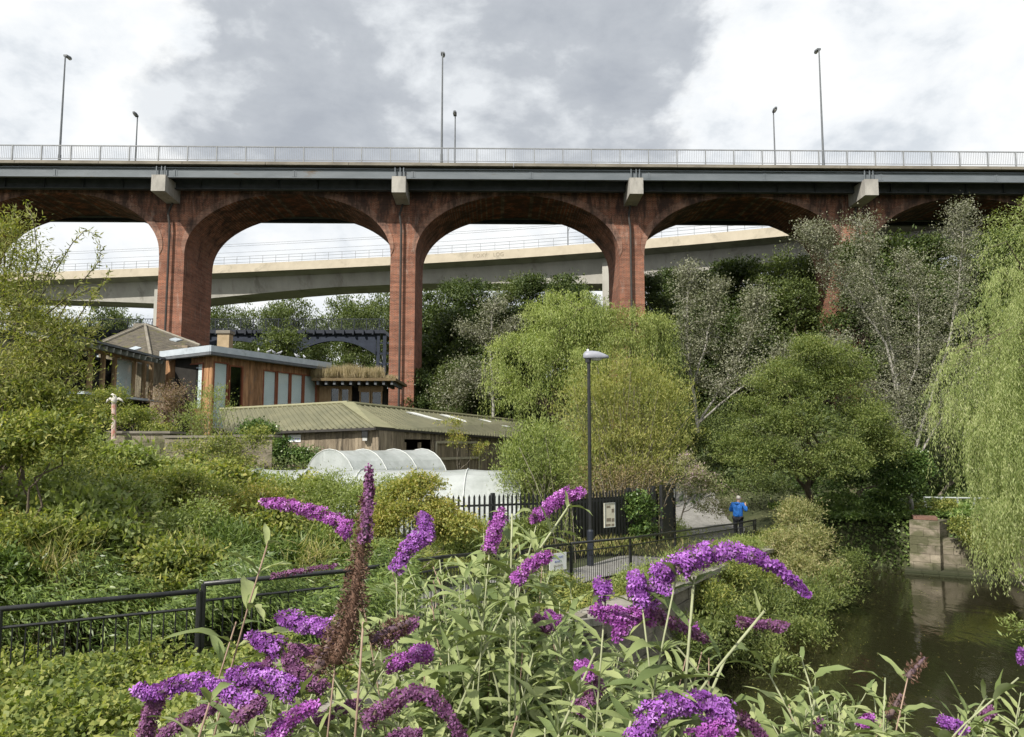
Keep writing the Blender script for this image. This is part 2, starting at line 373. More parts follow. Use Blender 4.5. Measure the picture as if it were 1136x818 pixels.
# ------------------------------------------------------------------ brick viaduct carrying the road
def brick_mat(name, c1, c2, soot=True):
    m, nt, b = new_mat(name)
    tc = N(nt, 'ShaderNodeTexCoord'); 
    sp = N(nt, 'ShaderNodeSeparateXYZ'); nt.links.new(tc.outputs['Object'], sp.inputs[0])
    ad = N(nt, 'ShaderNodeMath', operation='ADD'); nt.links.new(sp.outputs[0], ad.inputs[0]); nt.links.new(sp.outputs[1], ad.inputs[1])
    cb = N(nt, 'ShaderNodeCombineXYZ'); nt.links.new(ad.outputs[0], cb.inputs[0]); nt.links.new(sp.outputs[2], cb.inputs[1])
    br = N(nt, 'ShaderNodeTexBrick'); nt.links.new(cb.outputs[0], br.inputs['Vector'])
    br.inputs['Scale'].default_value = 1; br.inputs['Brick Width'].default_value = .24; br.inputs['Row Height'].default_value = .085; br.inputs['Mortar Size'].default_value = .012; br.inputs['Bias'].default_value = -.1
    br.inputs['Color1'].default_value = (*c1, 1); br.inputs['Color2'].default_value = (*c2, 1); br.inputs['Mortar'].default_value = (.24, .19, .15, 1)
    o = tc.outputs['Object']
    n1 = noise(nt, .45, 8, .68, o, .4); r1 = ramp(nt, [(.30, (.62, .56, .56)), (.5, (1, 1, 1)), (.72, (1.22, 1.12, 1.05))]); nt.links.new(n1.outputs['Fac'], r1.inputs[0])
    col = mixc(nt, 1.0, br.outputs[0], r1.outputs[0], 'MULTIPLY')
    mpb = N(nt, 'ShaderNodeMapping'); mpb.inputs['Scale'].default_value = (.25, .25, 5.5); nt.links.new(o, mpb.inputs[0]); nbd = noise(nt, 1.0, 5, .75, mpb.outputs[0]); rbd = ramp(nt, [(.36, (.70, .68, .68)), (.62, (1.22, 1.2, 1.18))]); nt.links.new(nbd.outputs['Fac'], rbd.inputs[0]); col = mixc(nt, 1.0, col, rbd.outputs[0], 'MULTIPLY')
    # white lime runs
    mp = N(nt, 'ShaderNodeMapping'); mp.inputs['Scale'].default_value = (2.4, 2.4, .55); nt.links.new(o, mp.inputs[0])
    n2 = noise(nt, 1.0, 9, .75, mp.outputs[0], .5); mr = N(nt, 'ShaderNodeMapRange'); mr.inputs[1].default_value = .56; mr.inputs[2].default_value = .72; mr.inputs[4].default_value = .5
    nt.links.new(n2.outputs['Fac'], mr.inputs[0]); col = mixc(nt, mr.outputs[0], col, (.42, .36, .31))
    # black soot in leak streaks, heavier high up where the deck drains
    mp3 = N(nt, 'ShaderNodeMapping'); mp3.inputs['Scale'].default_value = (1.3, 1.3, .35); nt.links.new(o, mp3.inputs[0])
    n3 = noise(nt, 1.0, 8, .72, mp3.outputs[0], .3)
    hh = N(nt, 'ShaderNodeMapRange'); hh.inputs[1].default_value = 11; hh.inputs[2].default_value = 19; hh.inputs[3].default_value = -.10; hh.inputs[4].default_value = .16
    nt.links.new(sp.outputs[2], hh.inputs[0])
    s = N(nt, 'ShaderNodeMath', operation='ADD'); nt.links.new(n3.outputs['Fac'], s.inputs[0]); nt.links.new(hh.outputs[0], s.inputs[1])
    mr3 = N(nt, 'ShaderNodeMapRange'); mr3.inputs[1].default_value = .54; mr3.inputs[2].default_value = .70; mr3.inputs[4].default_value = .85
    nt.links.new(s.outputs[0], mr3.inputs[0]); col = mixc(nt, mr3.outputs[0], col, (.035, .026, .024))
    nt.links.new(col, b.inputs['Base Color']); b.inputs['Roughness'].default_value = .9; b.inputs['Specular IOR Level'].default_value = .2
    bp = N(nt, 'ShaderNodeBump'); bp.inputs['Strength'].default_value = .6; bp.inputs['Distance'].default_value = .03
    nb = noise(nt, 8, 5, .7, o); nt.links.new(nb.outputs['Fac'], bp.inputs['Height']); nt.links.new(bp.outputs[0], b.inputs['Normal'])
    return m
M_brick = brick_mat('viaduct_brick', (.26, .088, .047), (.15, .055, .034))
M_ring = brick_mat('arch_ring_brick', (.29, .145, .10), (.20, .10, .075))
M_conc = mat_noise('weathered_concrete', (.25, .24, .22), (.38, .365, .33), 1.5, .9, .3, (1, 1, .5), c3=(.16, .15, .13), s3=.9, t3=.58)
M_edge = mat_noise('parapet_concrete', (.15, .135, .11), (.24, .22, .18), 1.2, .9, .3, (.6, 1, 2), c3=(.12, .11, .09), s3=.6)
M_steelblue = mat_noise('blue_grey_steel', (.105, .122, .135), (.145, .163, .178), .9, .55, .1, (.4, 1, 1.5), c3=(.11, .085, .06), s3=.9, t3=.63)
M_darksteel = mat_noise('underdeck_steel', (.035, .04, .045), (.06, .065, .07), 1.5, .7, .1)
M_railgrey = mat_noise('railing_grey_paint', (.19, .20, .21), (.26, .27, .28), 2, .55)
M_black = mat_noise('black_paint', (.012, .013, .014), (.022, .023, .024), 5, .38, .1, spec=.5)
M_pipe = mat_noise('cast_iron_pipe', (.03, .028, .026), (.05, .045, .04), 4, .6)
RZ = math.radians(1.06)
road = empty('brick_viaduct', (0, 56, 0), 'red brick arched viaduct carrying a blue steel road deck with railings', 'bridge', rz=RZ)
SPC = 17.24; AX = 7.69; HP = (SPC-2*AX)/2; SPR = 14.2; RISE = 4.72; TOPW = 19.5; YF, YB = 2.3, 8.1
def pierx(k): return .47+SPC*(k-.5)
KS = list(range(-3, 5))
EXT0, EXT1 = pierx(-3)-12, pierx(4)+12
for k in KS:
    x = pierx(k); mb = MB()
    gz = min(base_h(np.array([x]), np.array([60.]))[0]-2, -2)
    mb.box(x-HP, YF, gz, x+HP, YB, SPR-.011)
    mb.box(x-HP-.12, YF-.12, gz, x-HP*.80, YF-.003, 2.2)
    mb.build('pier', M_brick, road, (0, 0, 0))
    mb = MB(); mb.tube([(x-.05, YF-.1, 18.2), (x-.25, YF-.35, 17.3), (x-.12, YF-.3, 16.3), (x-.12, YF-.3, gz+1)], .085, 8); mb.build('drain_pipe', M_pipe, road, (0, 0, 0))
    # drip stained concrete bracket under the deck edge
    bx = x-.05; mb = MB(); mb.prism([(bx-.5, -.42, 19.42), (bx-.5, -.42, 18.22), (bx-.5, YF+.4, 18.12), (bx-.5, YF+.4, 19.42)], (1.0, 0, 0)); mb.build('bracket', M_conc, road, (0, 0, 0))
    mb = MB()
    for dx in (-.32, .05, .3): mb.box(bx+dx-.035, -.10, 19.423, bx+dx+.035, -.023, 20.2)
    mb.build('bearing_stiffener', M_steelblue, road, (0, 0, 0))
NA = 40
for k in range(-4, 5):
    cx = pierx(k)+SPC/2; A = [PI*i/NA for i in range(NA+1)]
    pts = [(cx-AX*math.cos(a), SPR+RISE*math.sin(a)**.92) for a in A]
    mb = MB()
    for y in (YF, YB):
        V = []; Fc = []
        for (x, z) in pts: V += [(x, y, z), (x, y, TOPW)]
        for i in range(NA): Fc.append((2*i, 2*i+2, 2*i+3, 2*i+1))
        mb.add(V, Fc)
        for sgn, xa in ((-1, cx-AX-HP), (1, cx+AX)):
            mb.add([(xa, y, SPR-.01), (xa+HP, y, SPR-.01), (xa+HP, y, TOPW), (xa, y, TOPW)], [(0, 1, 2, 3)])
    mb.add([(cx-AX-HP, YF, TOPW), (cx+AX+HP, YF, TOPW), (cx+AX+HP, YB, TOPW), (cx-AX-HP, YB, TOPW)], [(0, 1, 2, 3)])
    mb.build('spandrel_wall', M_brick, road, (0, 0, 0))
    mb = MB(); V = []; Fc = []
    for (x, z) in pts: V += [(x, YF, z), (x, YB, z)]
    for i in range(NA): Fc.append((2*i, 2*i+1, 2*i+3, 2*i+2))
    mb.add(V, Fc); mb.build('arch_soffit', M_brick, road, (0, 0, 0), smooth=True)
    for y in (YF-.05, YB+.0):
        mb = MB(); V = []; Fc = []
        for i, a in enumerate(A):
            x, z = pts[i]; ex = cx-(AX+.62*math.sin(a)**.35)*math.cos(a); ez = SPR+(RISE+.5)*math.sin(a)**.92
            ex = max(cx-AX-HP*.62, min(cx+AX+HP*.62, ex))
            V += [(x, y, z), (ex, y, ez), (x, y+.05, z), (ex, y+.05, ez)]
        for i in range(NA):
            q = 4*i; Fc += [(q, q+4, q+5, q+1), (q, q+2, q+6, q+4), (q+1, q+5, q+7, q+3)]
        mb.add(V, Fc); mb.build('arch_ring', M_ring, road, (0, 0, 0))
mb = MB(); mb.box(EXT0, .35, 20.05, EXT1, 10.3, 20.35); mb.build('deck_slab', M_darksteel, road, (0, 0, 0))
mb = MB(); mb.box(EXT0, .36, 20.353, EXT1, 10.29, 20.42); mb.build('road_surface', mat_noise('asphalt', (.045, .045, .047), (.06, .06, .06), 3, .9), road, (0, 0, 0))
for (y0, y1) in ((0, .35), (10.3, 10.65)):
    mb = MB()
    mb.box(EXT0, y0+.10, 19.45, EXT1, y0+.14, 20.06); mb.box(EXT0, y0, 19.38, EXT1, y0+.3, 19.44); mb.box(EXT0, y0-.02, 20.063, EXT1, y0+.3, 20.12)
    xj = EXT0+4.3
    while xj < EXT1: mb.box(xj-.02, y0+.05, 19.45, xj+.02, y0+.098, 20.05); mb.box(xj-.16, y0+.085, 19.5, xj+.16, y0+.0985, 20.0); xj += SPC/2
    mb.build('fascia_girder', M_steelblue, road, (0, 0, 0))
    mb = MB(); x = EXT0
    while x < EXT1:
        mb.box(x, y0-.22, 20.30, x+5.97, y0+.4, 20.52); x += 6.0
    mb.build('parapet_kerb', M_edge, road, (0, 0, 0))
for y in (1.4, 3.6, 5.8, 8.6, 10.0):
    mb = MB(); mb.box(EXT0, y, 19.55 if 2 < y < 8.2 else 19.0, EXT1, y+.08, 20.04)
    x = EXT0
    if y < 2 or y > 8.2: mb.box(EXT0, y-.16, 18.93, EXT1, y+.24, 18.99)
    while x < EXT1:
        mb.box(x, y-.15, 19.56 if 2 < y < 8.2 else 19.0, x+.03, y-.003, 20.04); x += 2.87
    mb.build('deck_girder', M_darksteel, road, (0, 0, 0))
for (yy, nm) in ((-.05, 'near'), (10.55, 'far')):
    mb = MB(); x = EXT0
    mb.box(EXT0, yy-.035, 21.64, EXT1, yy+.035, 21.71); mb.box(EXT0, yy-.02, 20.68, EXT1, yy+.02, 20.72)
    while x < EXT1:
        mb.box(x-.04, yy-.05, 20.52, x+.04, yy+.05, 21.70)
        for j in range(1, 16): mb.box(x+j*.131-.009, yy-.009, 20.72, x+j*.131+.009, yy+.009, 21.64)
        x += 2.1
    mb.build('railing', M_railgrey, road, (0, 0, 0))
# street lamps on the road deck
M_lamp = mat_noise('lamp_column_grey', (.09, .10, .11), (.13, .14, .15), 3, .5)
def deck_lamp(px, topy, D, label, cat='street lamp', bz=20.4):
    p = P(px, topy, D); q = Vector((p.x, p.y, bz)); H = p.z-bz
    e = empty('street_lamp', q, label, cat, 'street lamps along the viaduct deck')
    mb = MB(); mb.tube([(0, 0, 0), (0, 0, 1.2)], .11, 8); mb.tube([(0, 0, 1.2), (0, 0, H)], [.085, .05], 8); mb.build('column', M_lamp, e, (0, 0, 0))
    s = 1 if D > 60 else -1
    mb = MB(); y0 = .0; y1 = .75*(1 if D < 60 else -1)
    mb.prism([(-.13, y0-.05, H-.05), (.13, y0-.05, H-.05), (.16, y1*.6, H+.03), (.08, y1, H+.06), (-.08, y1, H+.06), (-.16, y1*.6, H+.03)], (0, 0, .13)); mb.build('lamp_head', M_lamp, e, (0, 0, 0))
    mb = MB(); mb.box(-.08, min(y1*.3, y1*.9), H-.02, .08, max(y1*.3, y1*.9), H+.02); mb.build('lens', mat_glass_lens, e, (0, 0, 0))
m, nt, b = new_mat('lamp_lens'); b.inputs['Base Color'].default_value = (.5, .5, .48, 1); b.inputs['Roughness'].default_value = .15; mat_glass_lens = m
deck_lamp(72.5, 62, 57, 'tall street lamp on viaduct deck, nearest the left edge of the photo')
deck_lamp(491, 59, 56.8, 'tall street lamp on viaduct deck above the middle brick pier')
deck_lamp(908.5, 55, 56.4, 'tall street lamp on viaduct deck at right, above the fourth arch')
deck_lamp(152.5, 130, 66.3, 'shorter looking far-side deck lamp above the second pier from left')
deck_lamp(505, 129, 65.8, 'far-side deck lamp just right of the tall middle one')
deck_lamp(858, 125, 65.4, 'far-side deck lamp just left of the tall right-hand one')
# ------------------------------------------------------------------ pale concrete rail viaduct behind
VZ = 22.0
vst = [(-180, 312), (-60, 306.5), (27, 303), (177, 297), (300, 291.5), (433, 285), (560, 277.5), (660, 270), (780, 260), (880, 250), (1000, 238.5), (1140, 224)]
vpts = []
for px, py in vst:
    p = P(px, py, 1); D = VZ/p.z; vpts.append((p.x*D, D))
vpts = np.array(vpts); seg = np.r_[0, np.cumsum(np.hypot(*np.diff(vpts, axis=0).T))]
NV = 120; S = np.linspace(0, seg[-1], NV)
VXc = np.interp(S, seg, vpts[:, 0]); VYc = np.interp(S, seg, vpts[:, 1])
kk = np.ones(9)/9
VXc = np.convolve(np.pad(VXc, 4, mode='reflect', reflect_type='odd'), kk, 'valid'); VYc = np.convolve(np.pad(VYc, 4, mode='reflect', reflect_type='odd'), kk, 'valid')
TX = np.gradient(VXc); TY = np.gradient(VYc); Ln = np.hypot(TX, TY); NX, NY = -TY/Ln, TX/Ln         # pointing away from the camera
def s_at(px):
    xs = 568+F*VXc/VYc*0.985; return float(np.interp(px, xs, S))
pier_s = [s_at(166), s_at(668)]; gap_ = pier_s[1]-pier_s[0]; pier_s = [pier_s[0]-gap_]+pier_s+[pier_s[1]+gap_]
def girder_d(s):
    d = min(abs(s-p) for p in pier_s); t = max(0, 1-d/(gap_*.42)); return 1.55+1.25*t**1.3
conc = empty('concrete_rail_viaduct', (VXc[NV//2], VYc[NV//2], 0), 'pale concrete rail viaduct curving behind the brick arches', 'bridge'); o_ = tuple(conc.location)
M_cfascia = mat_noise('buff_concrete', (.40, .355, .275), (.47, .42, .33), .8, .9, .1, (1, 1, 1), c3=(.30, .27, .21), s3=.5, t3=.56)
M_cweb = mat_noise('grey_concrete', (.33, .32, .285), (.42, .405, .365), .6, .9, .15, (1, 1, .5), c3=(.24, .23, .20), s3=.4, t3=.55)
def sweep(name, prof, mat, org=o_, parent=conc):
    """prof(s) -> closed list of (n,z): n metres from the near edge"""
    V = []; k = None
    for i in range(NV):
        pr = prof(S[i]); k = len(pr)
        for n_, z in pr: V.append((VXc[i]+NX[i]*n_, VYc[i]+NY[i]*n_, z))
    Fc = []
    for i in range(NV-1):
        for j in range(k): Fc.append((i*k+j, i*k+(j+1) % k, (i+1)*k+(j+1) % k, (i+1)*k+j))
    mb = MB(); mb.add(V, Fc); return mb.build(name, mat, parent, org)
sweep('parapet', lambda s: [(0, VZ-1.02), (0, VZ), (.25, VZ), (.25, VZ-.9)], M_cfascia)
sweep('parapet', lambda s: [(8.8, VZ-1.02), (8.8, VZ), (9.05, VZ), (9.05, VZ-.9)], M_cfascia)
sweep('deck_slab', lambda s: [(.26, VZ-.95), (.26, VZ-.75), (8.79, VZ-.75), (8.79, VZ-.95), (7.3, VZ-1.3), (1.8, VZ-1.3)], M_cweb)
sweep('box_girder', lambda s: [(1.8, VZ-1.29), (7.2, VZ-1.29), (6.7, VZ-1.3-girder_d(s)), (2.2, VZ-1.3-girder_d(s))], M_cweb)
for s in pier_s:
    i = int(np.clip(np.searchsorted(S, s), 1, NV-2)); c = Vector((VXc[i], VYc[i], 0)); t = Vector((TX[i], TY[i], 0)).normalized(); n_ = Vector((NX[i], NY[i], 0))
    mb = MB()
    for dn in (1.35, 6.2):
        mb.obox(c+n_*dn-t*.55+Vector((0, 0, -8)), t*1.1, n_*1.5, Vector((0, 0, 8+VZ-1.9)))
    mb.build('pier', M_cweb, conc, o_)
mb = MB()
for h in (.22, .62, .95):
    mb.tube([(VXc[i]+NX[i]*.12, VYc[i]+NY[i]*.12, VZ+h) for i in range(NV)], .022, 4)
for s in np.arange(0, S[-1], 1.7):
    x = np.interp(s, S, VXc); y = np.interp(s, S, VYc); mb.box(x-.02, y+.1, VZ, x+.02, y+.14, VZ+.96)
mb.build('handrail', M_railgrey, conc, o_)
def onv(px, n_=0):
    s = s_at(px); return np.interp(s, S, VXc)+np.interp(s, S, NX)*n_, np.interp(s, S, VYc)+np.interp(s, S, NY)*n_
for px in (170, 418, 612, 800):
    x, y = onv(px, 8.3); e = empty('overhead_line_mast', (x, y, VZ-.75), {170: 'thin overhead line mast on the concrete viaduct by the left brick pier', 418: 'thin overhead line mast seen just left of the middle brick pier', 612: 'thin overhead line mast seen through the middle arch', 800: 'thin overhead line mast seen through the right arch'}[px], 'mast', 'overhead line masts')
    mb = MB(); mb.tube([(0, 0, 0), (0, 0, 5.4)], .07, 6); mb.build('mast_pole', M_lamp, e, (0, 0, 0)); mb = MB(); mb.tube([(0, 0, 4.6), (.3, -3.4, 4.9)], .03, 5); mb.tube([(0, 0, 5.3), (.3, -3.4, 4.9)], .02, 5); mb.build('cantilever_arm', M_lamp, e, (0, 0, 0))
mb = MB()
for h, n_ in ((3.6, 5.2), (4.7, 5.2), (3.6, 2.2)):
    mb.tube([(VXc[i]+NX[i]*n_, VYc[i]+NY[i]*n_, VZ+h-.75) for i in range(0, NV, 3)], .014, 4)
props(mb.build('overhead_wires', M_pipe), 'thin overhead electric wires running above the concrete viaduct', 'cable')
# faint scrawl on the parapet, as flat painted letters
def text_on(s_txt, name, loc, dirv, size, mat, parent=None, ext=.004, nrm=None, align='CENTER'):
    cu = bpy.data.curves.new(name, 'FONT'); cu.body = s_txt; cu.size = size; cu.extrude = ext; cu.align_x = align; cu.align_y = 'CENTER'
    o = bpy.data.objects.new(name, cu); COL.objects.link(o)
    d = Vector(dirv).normalized(); up = Vector((0, 0, 1)); n_ = d.cross(up).normalized()
    if nrm is not None: n_ = Vector(nrm).normalized(); up = n_.cross(d)
    from mathutils import Matrix
    R = Matrix((d, up, n_)).transposed().to_4x4(); R.translation = Vector(loc)
    bpy.context.view_layer.update()
    dg = bpy.context.evaluated_depsgraph_get(); me = bpy.data.meshes.new_from_object(o.evaluated_get(dg)); bpy.data.objects.remove(o)
    org = Vector(parent.location) if parent is not None else Vector((0, 0, 0))
    Ri = R.copy()
    if parent is not None and parent.rotation_euler[2]: raise Exception('rotated parent')
    me.transform(Ri); me.transform(Matrix.Translation(-org)); me.materials.clear(); me.materials.append(mat)
    o2 = bpy.data.objects.new(name, me); COL.objects.link(o2)
    if parent is not None: o2.parent = parent
    return o2
M_graf = mat_noise('graffiti_paint', (.24, .205, .16), (.33, .29, .22), 3, .9)
for px, tx in ((529.5, 'ROXY'), (550, 'LOG')):
    s = s_at(px+3); i = int(np.searchsorted(S, s)); t = Vector((TX[i], TY[i], 0)).normalized(); x, y = onv(px+3, -.02)
    text_on(tx, 'graffiti', (x, y, VZ-.5), t, .62, M_graf, conc)
# ------------------------------------------------------------------ dark blue iron bridge farther back
M_iron = mat_noise('blue_iron', (.014, .020, .034), (.024, .032, .052), 1.2, .6, .1)
M_iron2 = mat_noise('dark_iron', (.02, .025, .035), (.03, .035, .05), 1.2, .6)
ID = 112.0
iz = P(370, 366, ID).z
irn = empty('iron_railway_bridge', (P(370, 366, ID).x, ID, 0), 'dark blue iron arch railway bridge behind the timber building', 'bridge'); o_ = tuple(irn.location)
X0, X1 = P(-150, 366, ID).x, P(421, 366, ID).x
mb = MB(); mb.box(X0, ID-.3, iz-.55, X1+.8, ID+7, iz); x = X0
while x < X1: mb.box(x, ID-.55, iz-.75, x+.22, ID-.3, iz-.1); x += 1.4
mb.build('deck', M_iron2, irn, o_)
mb = MB(); mb.box(X0, ID-.38, iz+1.45, X1+.8, ID-.30, iz+1.55); mb.box(X0, ID-.36, iz+.12, X1+.8, ID-.32, iz+.18); x = X0
while x < X1+.8:
    mb.box(x-.05, ID-.40, iz, x+.05, ID-.30, iz+1.6)
    for j in range(5): mb.beam((x+j*.36, ID-.34, iz+.15), (x+j*.36+.36, ID-.34, iz+1.45), .03); mb.beam((x+j*.36+.36, ID-.34, iz+.15), (x+j*.36, ID-.34, iz+1.45), .03)
    x += 1.8
mb.build('parapet', M_iron2, irn, o_)
def arch_span(xa, xb, zs, zc, name):
    mb = MB(); n = 24; pts = []
    for i in range(n+1):
        u = i/n; x = xa+(xb-xa)*u; z = zs+(zc-zs)*(1-(2*u-1)**2); pts.append((x, z))
    V = []; Fc = []
    for x, z in pts: V += [(x, ID+.1, z+.5), (x, ID+.1, iz-.56), (x, ID+.35, z+.5), (x, ID+.35, iz-.56)]
    for i in range(n): q = 4*i; Fc += [(q, q+4, q+5, q+1), (q+2, q+3, q+7, q+6), (q, q+2, q+6, q+4)]
    mb.add(V, Fc); mb.build('spandrel_plate', M_iron, irn, o_)
    mb = MB(); V = []; Fc = []
    for x, z in pts: V += [(x, ID-.15, z), (x, ID-.15, z+.62), (x, ID+.5, z), (x, ID+.5, z+.62)]
    for i in range(n): q = 4*i; Fc += [(q, q+4, q+5, q+1), (q+2, q+3, q+7, q+6), (q, q+2, q+6, q+4), (q+1, q+5, q+7, q+3)]
    mb.add(V, Fc); mb.build('arch_rib', M_iron, irn, o_)
xa, xb = P(326, 390, ID).x, P(417, 390, ID).x; zs = P(326, 394, ID).z; zc = P(370, 378.5, ID).z
arch_span(xa, xb, zs, zc, 'a')
w_ = xb-xa
for j in range(1, 4): arch_span(xa-j*(w_+2.4), xb-j*(w_+2.4), zs, zc, 'b')
for j in range(-1, 4):
    xc = xa-1.2-j*(w_+2.4); mb = MB()
    for dx in (-.9, 0, .9): mb.box(xc+dx-.22, ID, -8, xc+dx+.22, ID+.4, iz-.56)
    z = iz-2
    while z > -6: mb.box(xc-.7, ID+.1, z, xc+.7, ID+.25, z+.22); z -= 1.5
    mb.build('pier', M_iron, irn, o_)
# ------------------------------------------------------------------ farm buildings
class Wall:
    def __init__(s, a, b):
        s.a = Vector((a[0], a[1], 0)); s.b = Vector((b[0], b[1], 0)); s.u = (s.b-s.a).normalized(); s.L = (s.b-s.a).length
        s.n = Vector((s.u.y, -s.u.x, 0))
        if s.n.dot(-s.a) < 0: s.n = -s.n
    def pix(s, px, py):
        r = P(px, py, 1); d = s.u; # a.x+u d.x = r.x*(a.y+u d.y)
        u = (r.x*s.a.y-s.a.x)/(d.x-r.x*d.y); Y = s.a.y+u*d.y
        return u, r.z*Y
    def pt(s, u, z, n=0): return s.a+s.u*u+s.n*n+Vector((0, 0, z))
    def box(s, mb, u0, u1, z0, z1, n0, n1):
        mb.obox(s.pt(u0, z0, n0), s.u*(u1-u0), s.n*(n1-n0), Vector((0, 0, z1-z0)))
    def boards(s, mb, u0, u1, z0, z1, holes, bw=.14, seed=1, th=.025, depth=.12, z1b=None):
        rr = random.Random(seed); u = u0
        while u < u1-.01:
            w = min(bw*rr.uniform(.9, 1.1), u1-u); c = u+w/2
            segs = [(z0, z1 if z1b is None else z1+(z1b-z1)*(u-u0)/(u1-u0))]
            for (a, b, za, zb) in holes:
                if a < c < b:
                    ns = []
                    for (p, q) in segs:
                        if zb <= p or za >= q: ns.append((p, q)); continue
                        if za > p: ns.append((p, za))
                        if zb < q: ns.append((zb, q))
                    segs = ns
            for (p, q) in segs:
                if q-p > .01: s.box(mb, u+.004, u+w-.004, p, q, -depth, rr.uniform(0, th))
            u += w
def glass_mat():
    m, nt, b = new_mat('window_glass'); g = N(nt, 'ShaderNodeBsdfGlossy'); g.inputs['Roughness'].default_value = .03; g.inputs[0].default_value = (.8, .85, .9, 1)
    t = N(nt, 'ShaderNodeBsdfTransparent'); t.inputs[0].default_value = (.93, .95, .95, 1); fr = N(nt, 'ShaderNodeLayerWeight'); fr.inputs[0].default_value = .5; pw_ = N(nt, 'ShaderNodeMath', operation='POWER'); pw_.inputs[1].default_value = 4; nt.links.new(fr.outputs['Facing'], pw_.inputs[0])
    ad = N(nt, 'ShaderNodeMath', operation='MULTIPLY_ADD'); ad.inputs[1].default_value = .7; ad.inputs[2].default_value = .05; nt.links.new(pw_.outputs[0], ad.inputs[0])
    mx = N(nt, 'ShaderNodeMixShader'); nt.links.new(ad.outputs[0], mx.inputs[0]); nt.links.new(t.outputs[0], mx.inputs[1]); nt.links.new(g.outputs[0], mx.inputs[2]); nt.links.new(mx.outputs[0], nt.nodes['Material Output'].inputs[0]); return m
M_glass = glass_mat()
M_cedar = mat_noise('cedar_cladding', (.22, .115, .055), (.38, .215, .11), 2.5, .75, .3, (3, 3, .6), c3=(.17, .12, .08), s3=.8, t3=.56, island=.28, bscale=18)
M_redframe = mat_noise('stained_frame', (.19, .06, .03), (.26, .09, .045), 3, .5, .1, (1, 1, .3))
M_blind = mat_noise('pale_roller_blind', (.68, .76, .77), (.78, .84, .84), .7, .7)
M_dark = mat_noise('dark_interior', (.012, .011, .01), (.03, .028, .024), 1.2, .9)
M_oldwood = mat_noise('weathered_boards', (.17, .135, .095), (.30, .25, .18), 2.2, .9, .5, (4, 4, .5), c3=(.09, .075, .055), s3=1.0, t3=.52, island=.3, bscale=20)
M_zinc = mat_noise('zinc_fascia', (.36, .41, .45), (.46, .51, .55), 1.5, .45, .05, metallic=.1, c3=(.28, .31, .33), s3=1)
M_felt = mat_noise('flat_roof_felt', (.22, .25, .27), (.30, .33, .35), 1.5, .9, .1)
M_soffit = mat_noise('grey_soffit', (.09, .10, .11), (.13, .14, .15), 2, .8)
M_white = mat_noise('white_paint', (.72, .73, .72), (.82, .82, .80), 3, .6)
M_slate = mat_noise('mossy_slate', (.065, .058, .047), (.125, .11, .085), 3.5, .85, .6, (1, 1, 1), c3=(.12, .115, .045), s3=1.1, t3=.54, bscale=14)
M_frame = mat_noise('oak_frame', (.26, .17, .09), (.36, .25, .14), 3, .7, .2, (1, 1, .4))
def window(w, name, u0, u1, z0, z1, mat_f, parent, org, blind=None, mull=0, fw=.07, dark=True):
    mb = MB(); w.box(mb, u0, u0+fw, z0, z1, -.10, .045); w.box(mb, u1-fw, u1, z0, z1, -.10, .045)
    w.box(mb, u0+fw, u1-fw, z1-fw, z1, -.10, .042); w.box(mb, u0+fw, u1-fw, z0, z0+fw, -.10, .05)
    for k in range(mull):
        uu = u0+(u1-u0)*(k+1)/(mull+1); w.box(mb, uu-.03, uu+.03, z0+fw, z1-fw, -.09, .03)
    fr = mb.build(name, mat_f, parent, org)
    mb = MB(); w.box(mb, u0+fw, u1-fw, z0+fw, z1-fw, -.045, -.035); mb.build('pane', M_glass, fr, org)
    if blind is not None:
        mb = MB(); w.box(mb, u0+fw, u1-fw, blind, z1-fw, -.10, -.07); mb.build('blind', M_blind, fr, org)
    return fr
# --- cedar clad classroom, corner towards the camera
C0 = P(234, 384, 42.0); C1 = P(367, 404, 51); C2 = P(178, 397, 44.8)
zr = C0.z
cls = empty('timber_classroom', (C0.x, C0.y, -1.2), 'cedar clad classroom with grey flat roof and tall pale blinds', 'building'); o_ = tuple(cls.location)
rw = Wall((C0.x, C0.y), (C1.x, C1.y)); lw = Wall((C0.x, C0.y), (C2.x, C2.y))
IN = .75  # eaves overhang
wA = (C0.x, C0.y); inset = -(rw.n+lw.n)*IN
wc = Vector((C0.x, C0.y, 0))+inset
rW = Wall((wc.x, wc.y), ((wc+rw.u*(rw.L-.9)).x, (wc+rw.u*(rw.L-.9)).y)); lW = Wall((wc.x, wc.y), ((wc+lw.u*(lw.L-.3)).x, (wc+lw.u*(lw.L-.3)).y))
ztop = zr-.42; zbot = -1.2
def H(w, x0, y0, x1, y1):
    u0, za = w.pix(x0, y0); u1, zb = w.pix(x1, y0); _, zc_ = w.pix((x0+x1)/2, y1); return min(u0, u1), max(u0, u1), zc_, za
holesR = [H(rW, 237, 401, 253.5, 452), H(rW, 254.5, 405, 270, 452), H(rW, 292, 410, 307, 450), H(rW, 307.5, 412, 322, 450), H(rW, 322.5, 413, 336.5, 450), H(rW, 337, 415, 351.5, 450)]
top_c = min(h[3] for h in holesR[2:]); bot_c = max(h[2] for h in holesR[2:])
holesR = [(a, b, .35, max(c, zz)) for (a, b, c, zz) in holesR[:2]]+[(a, b, .95, top_c) for (a, b, c, zz) in holesR[2:]]
holesR = [(a, b, za, min(zb, ztop-.12)) for a, b, za, zb in holesR]
holesL = [H(lW, 209, 404, 226, 455), H(lW, 188, 419, 197, 437)]
holesL = [(a, b, max(za, .3), min(zb, ztop-.12)) for a, b, za, zb in holesL]
mb = MB(); rW.boards(mb, 0, rW.L, zbot, ztop, holesR, .15, 1); mb.build('cladding', M_cedar, cls, o_)
mb = MB(); lW.boards(mb, .001, lW.L, zbot, ztop, holesL, .15, 2); mb.build('cladding', M_cedar, cls, o_)
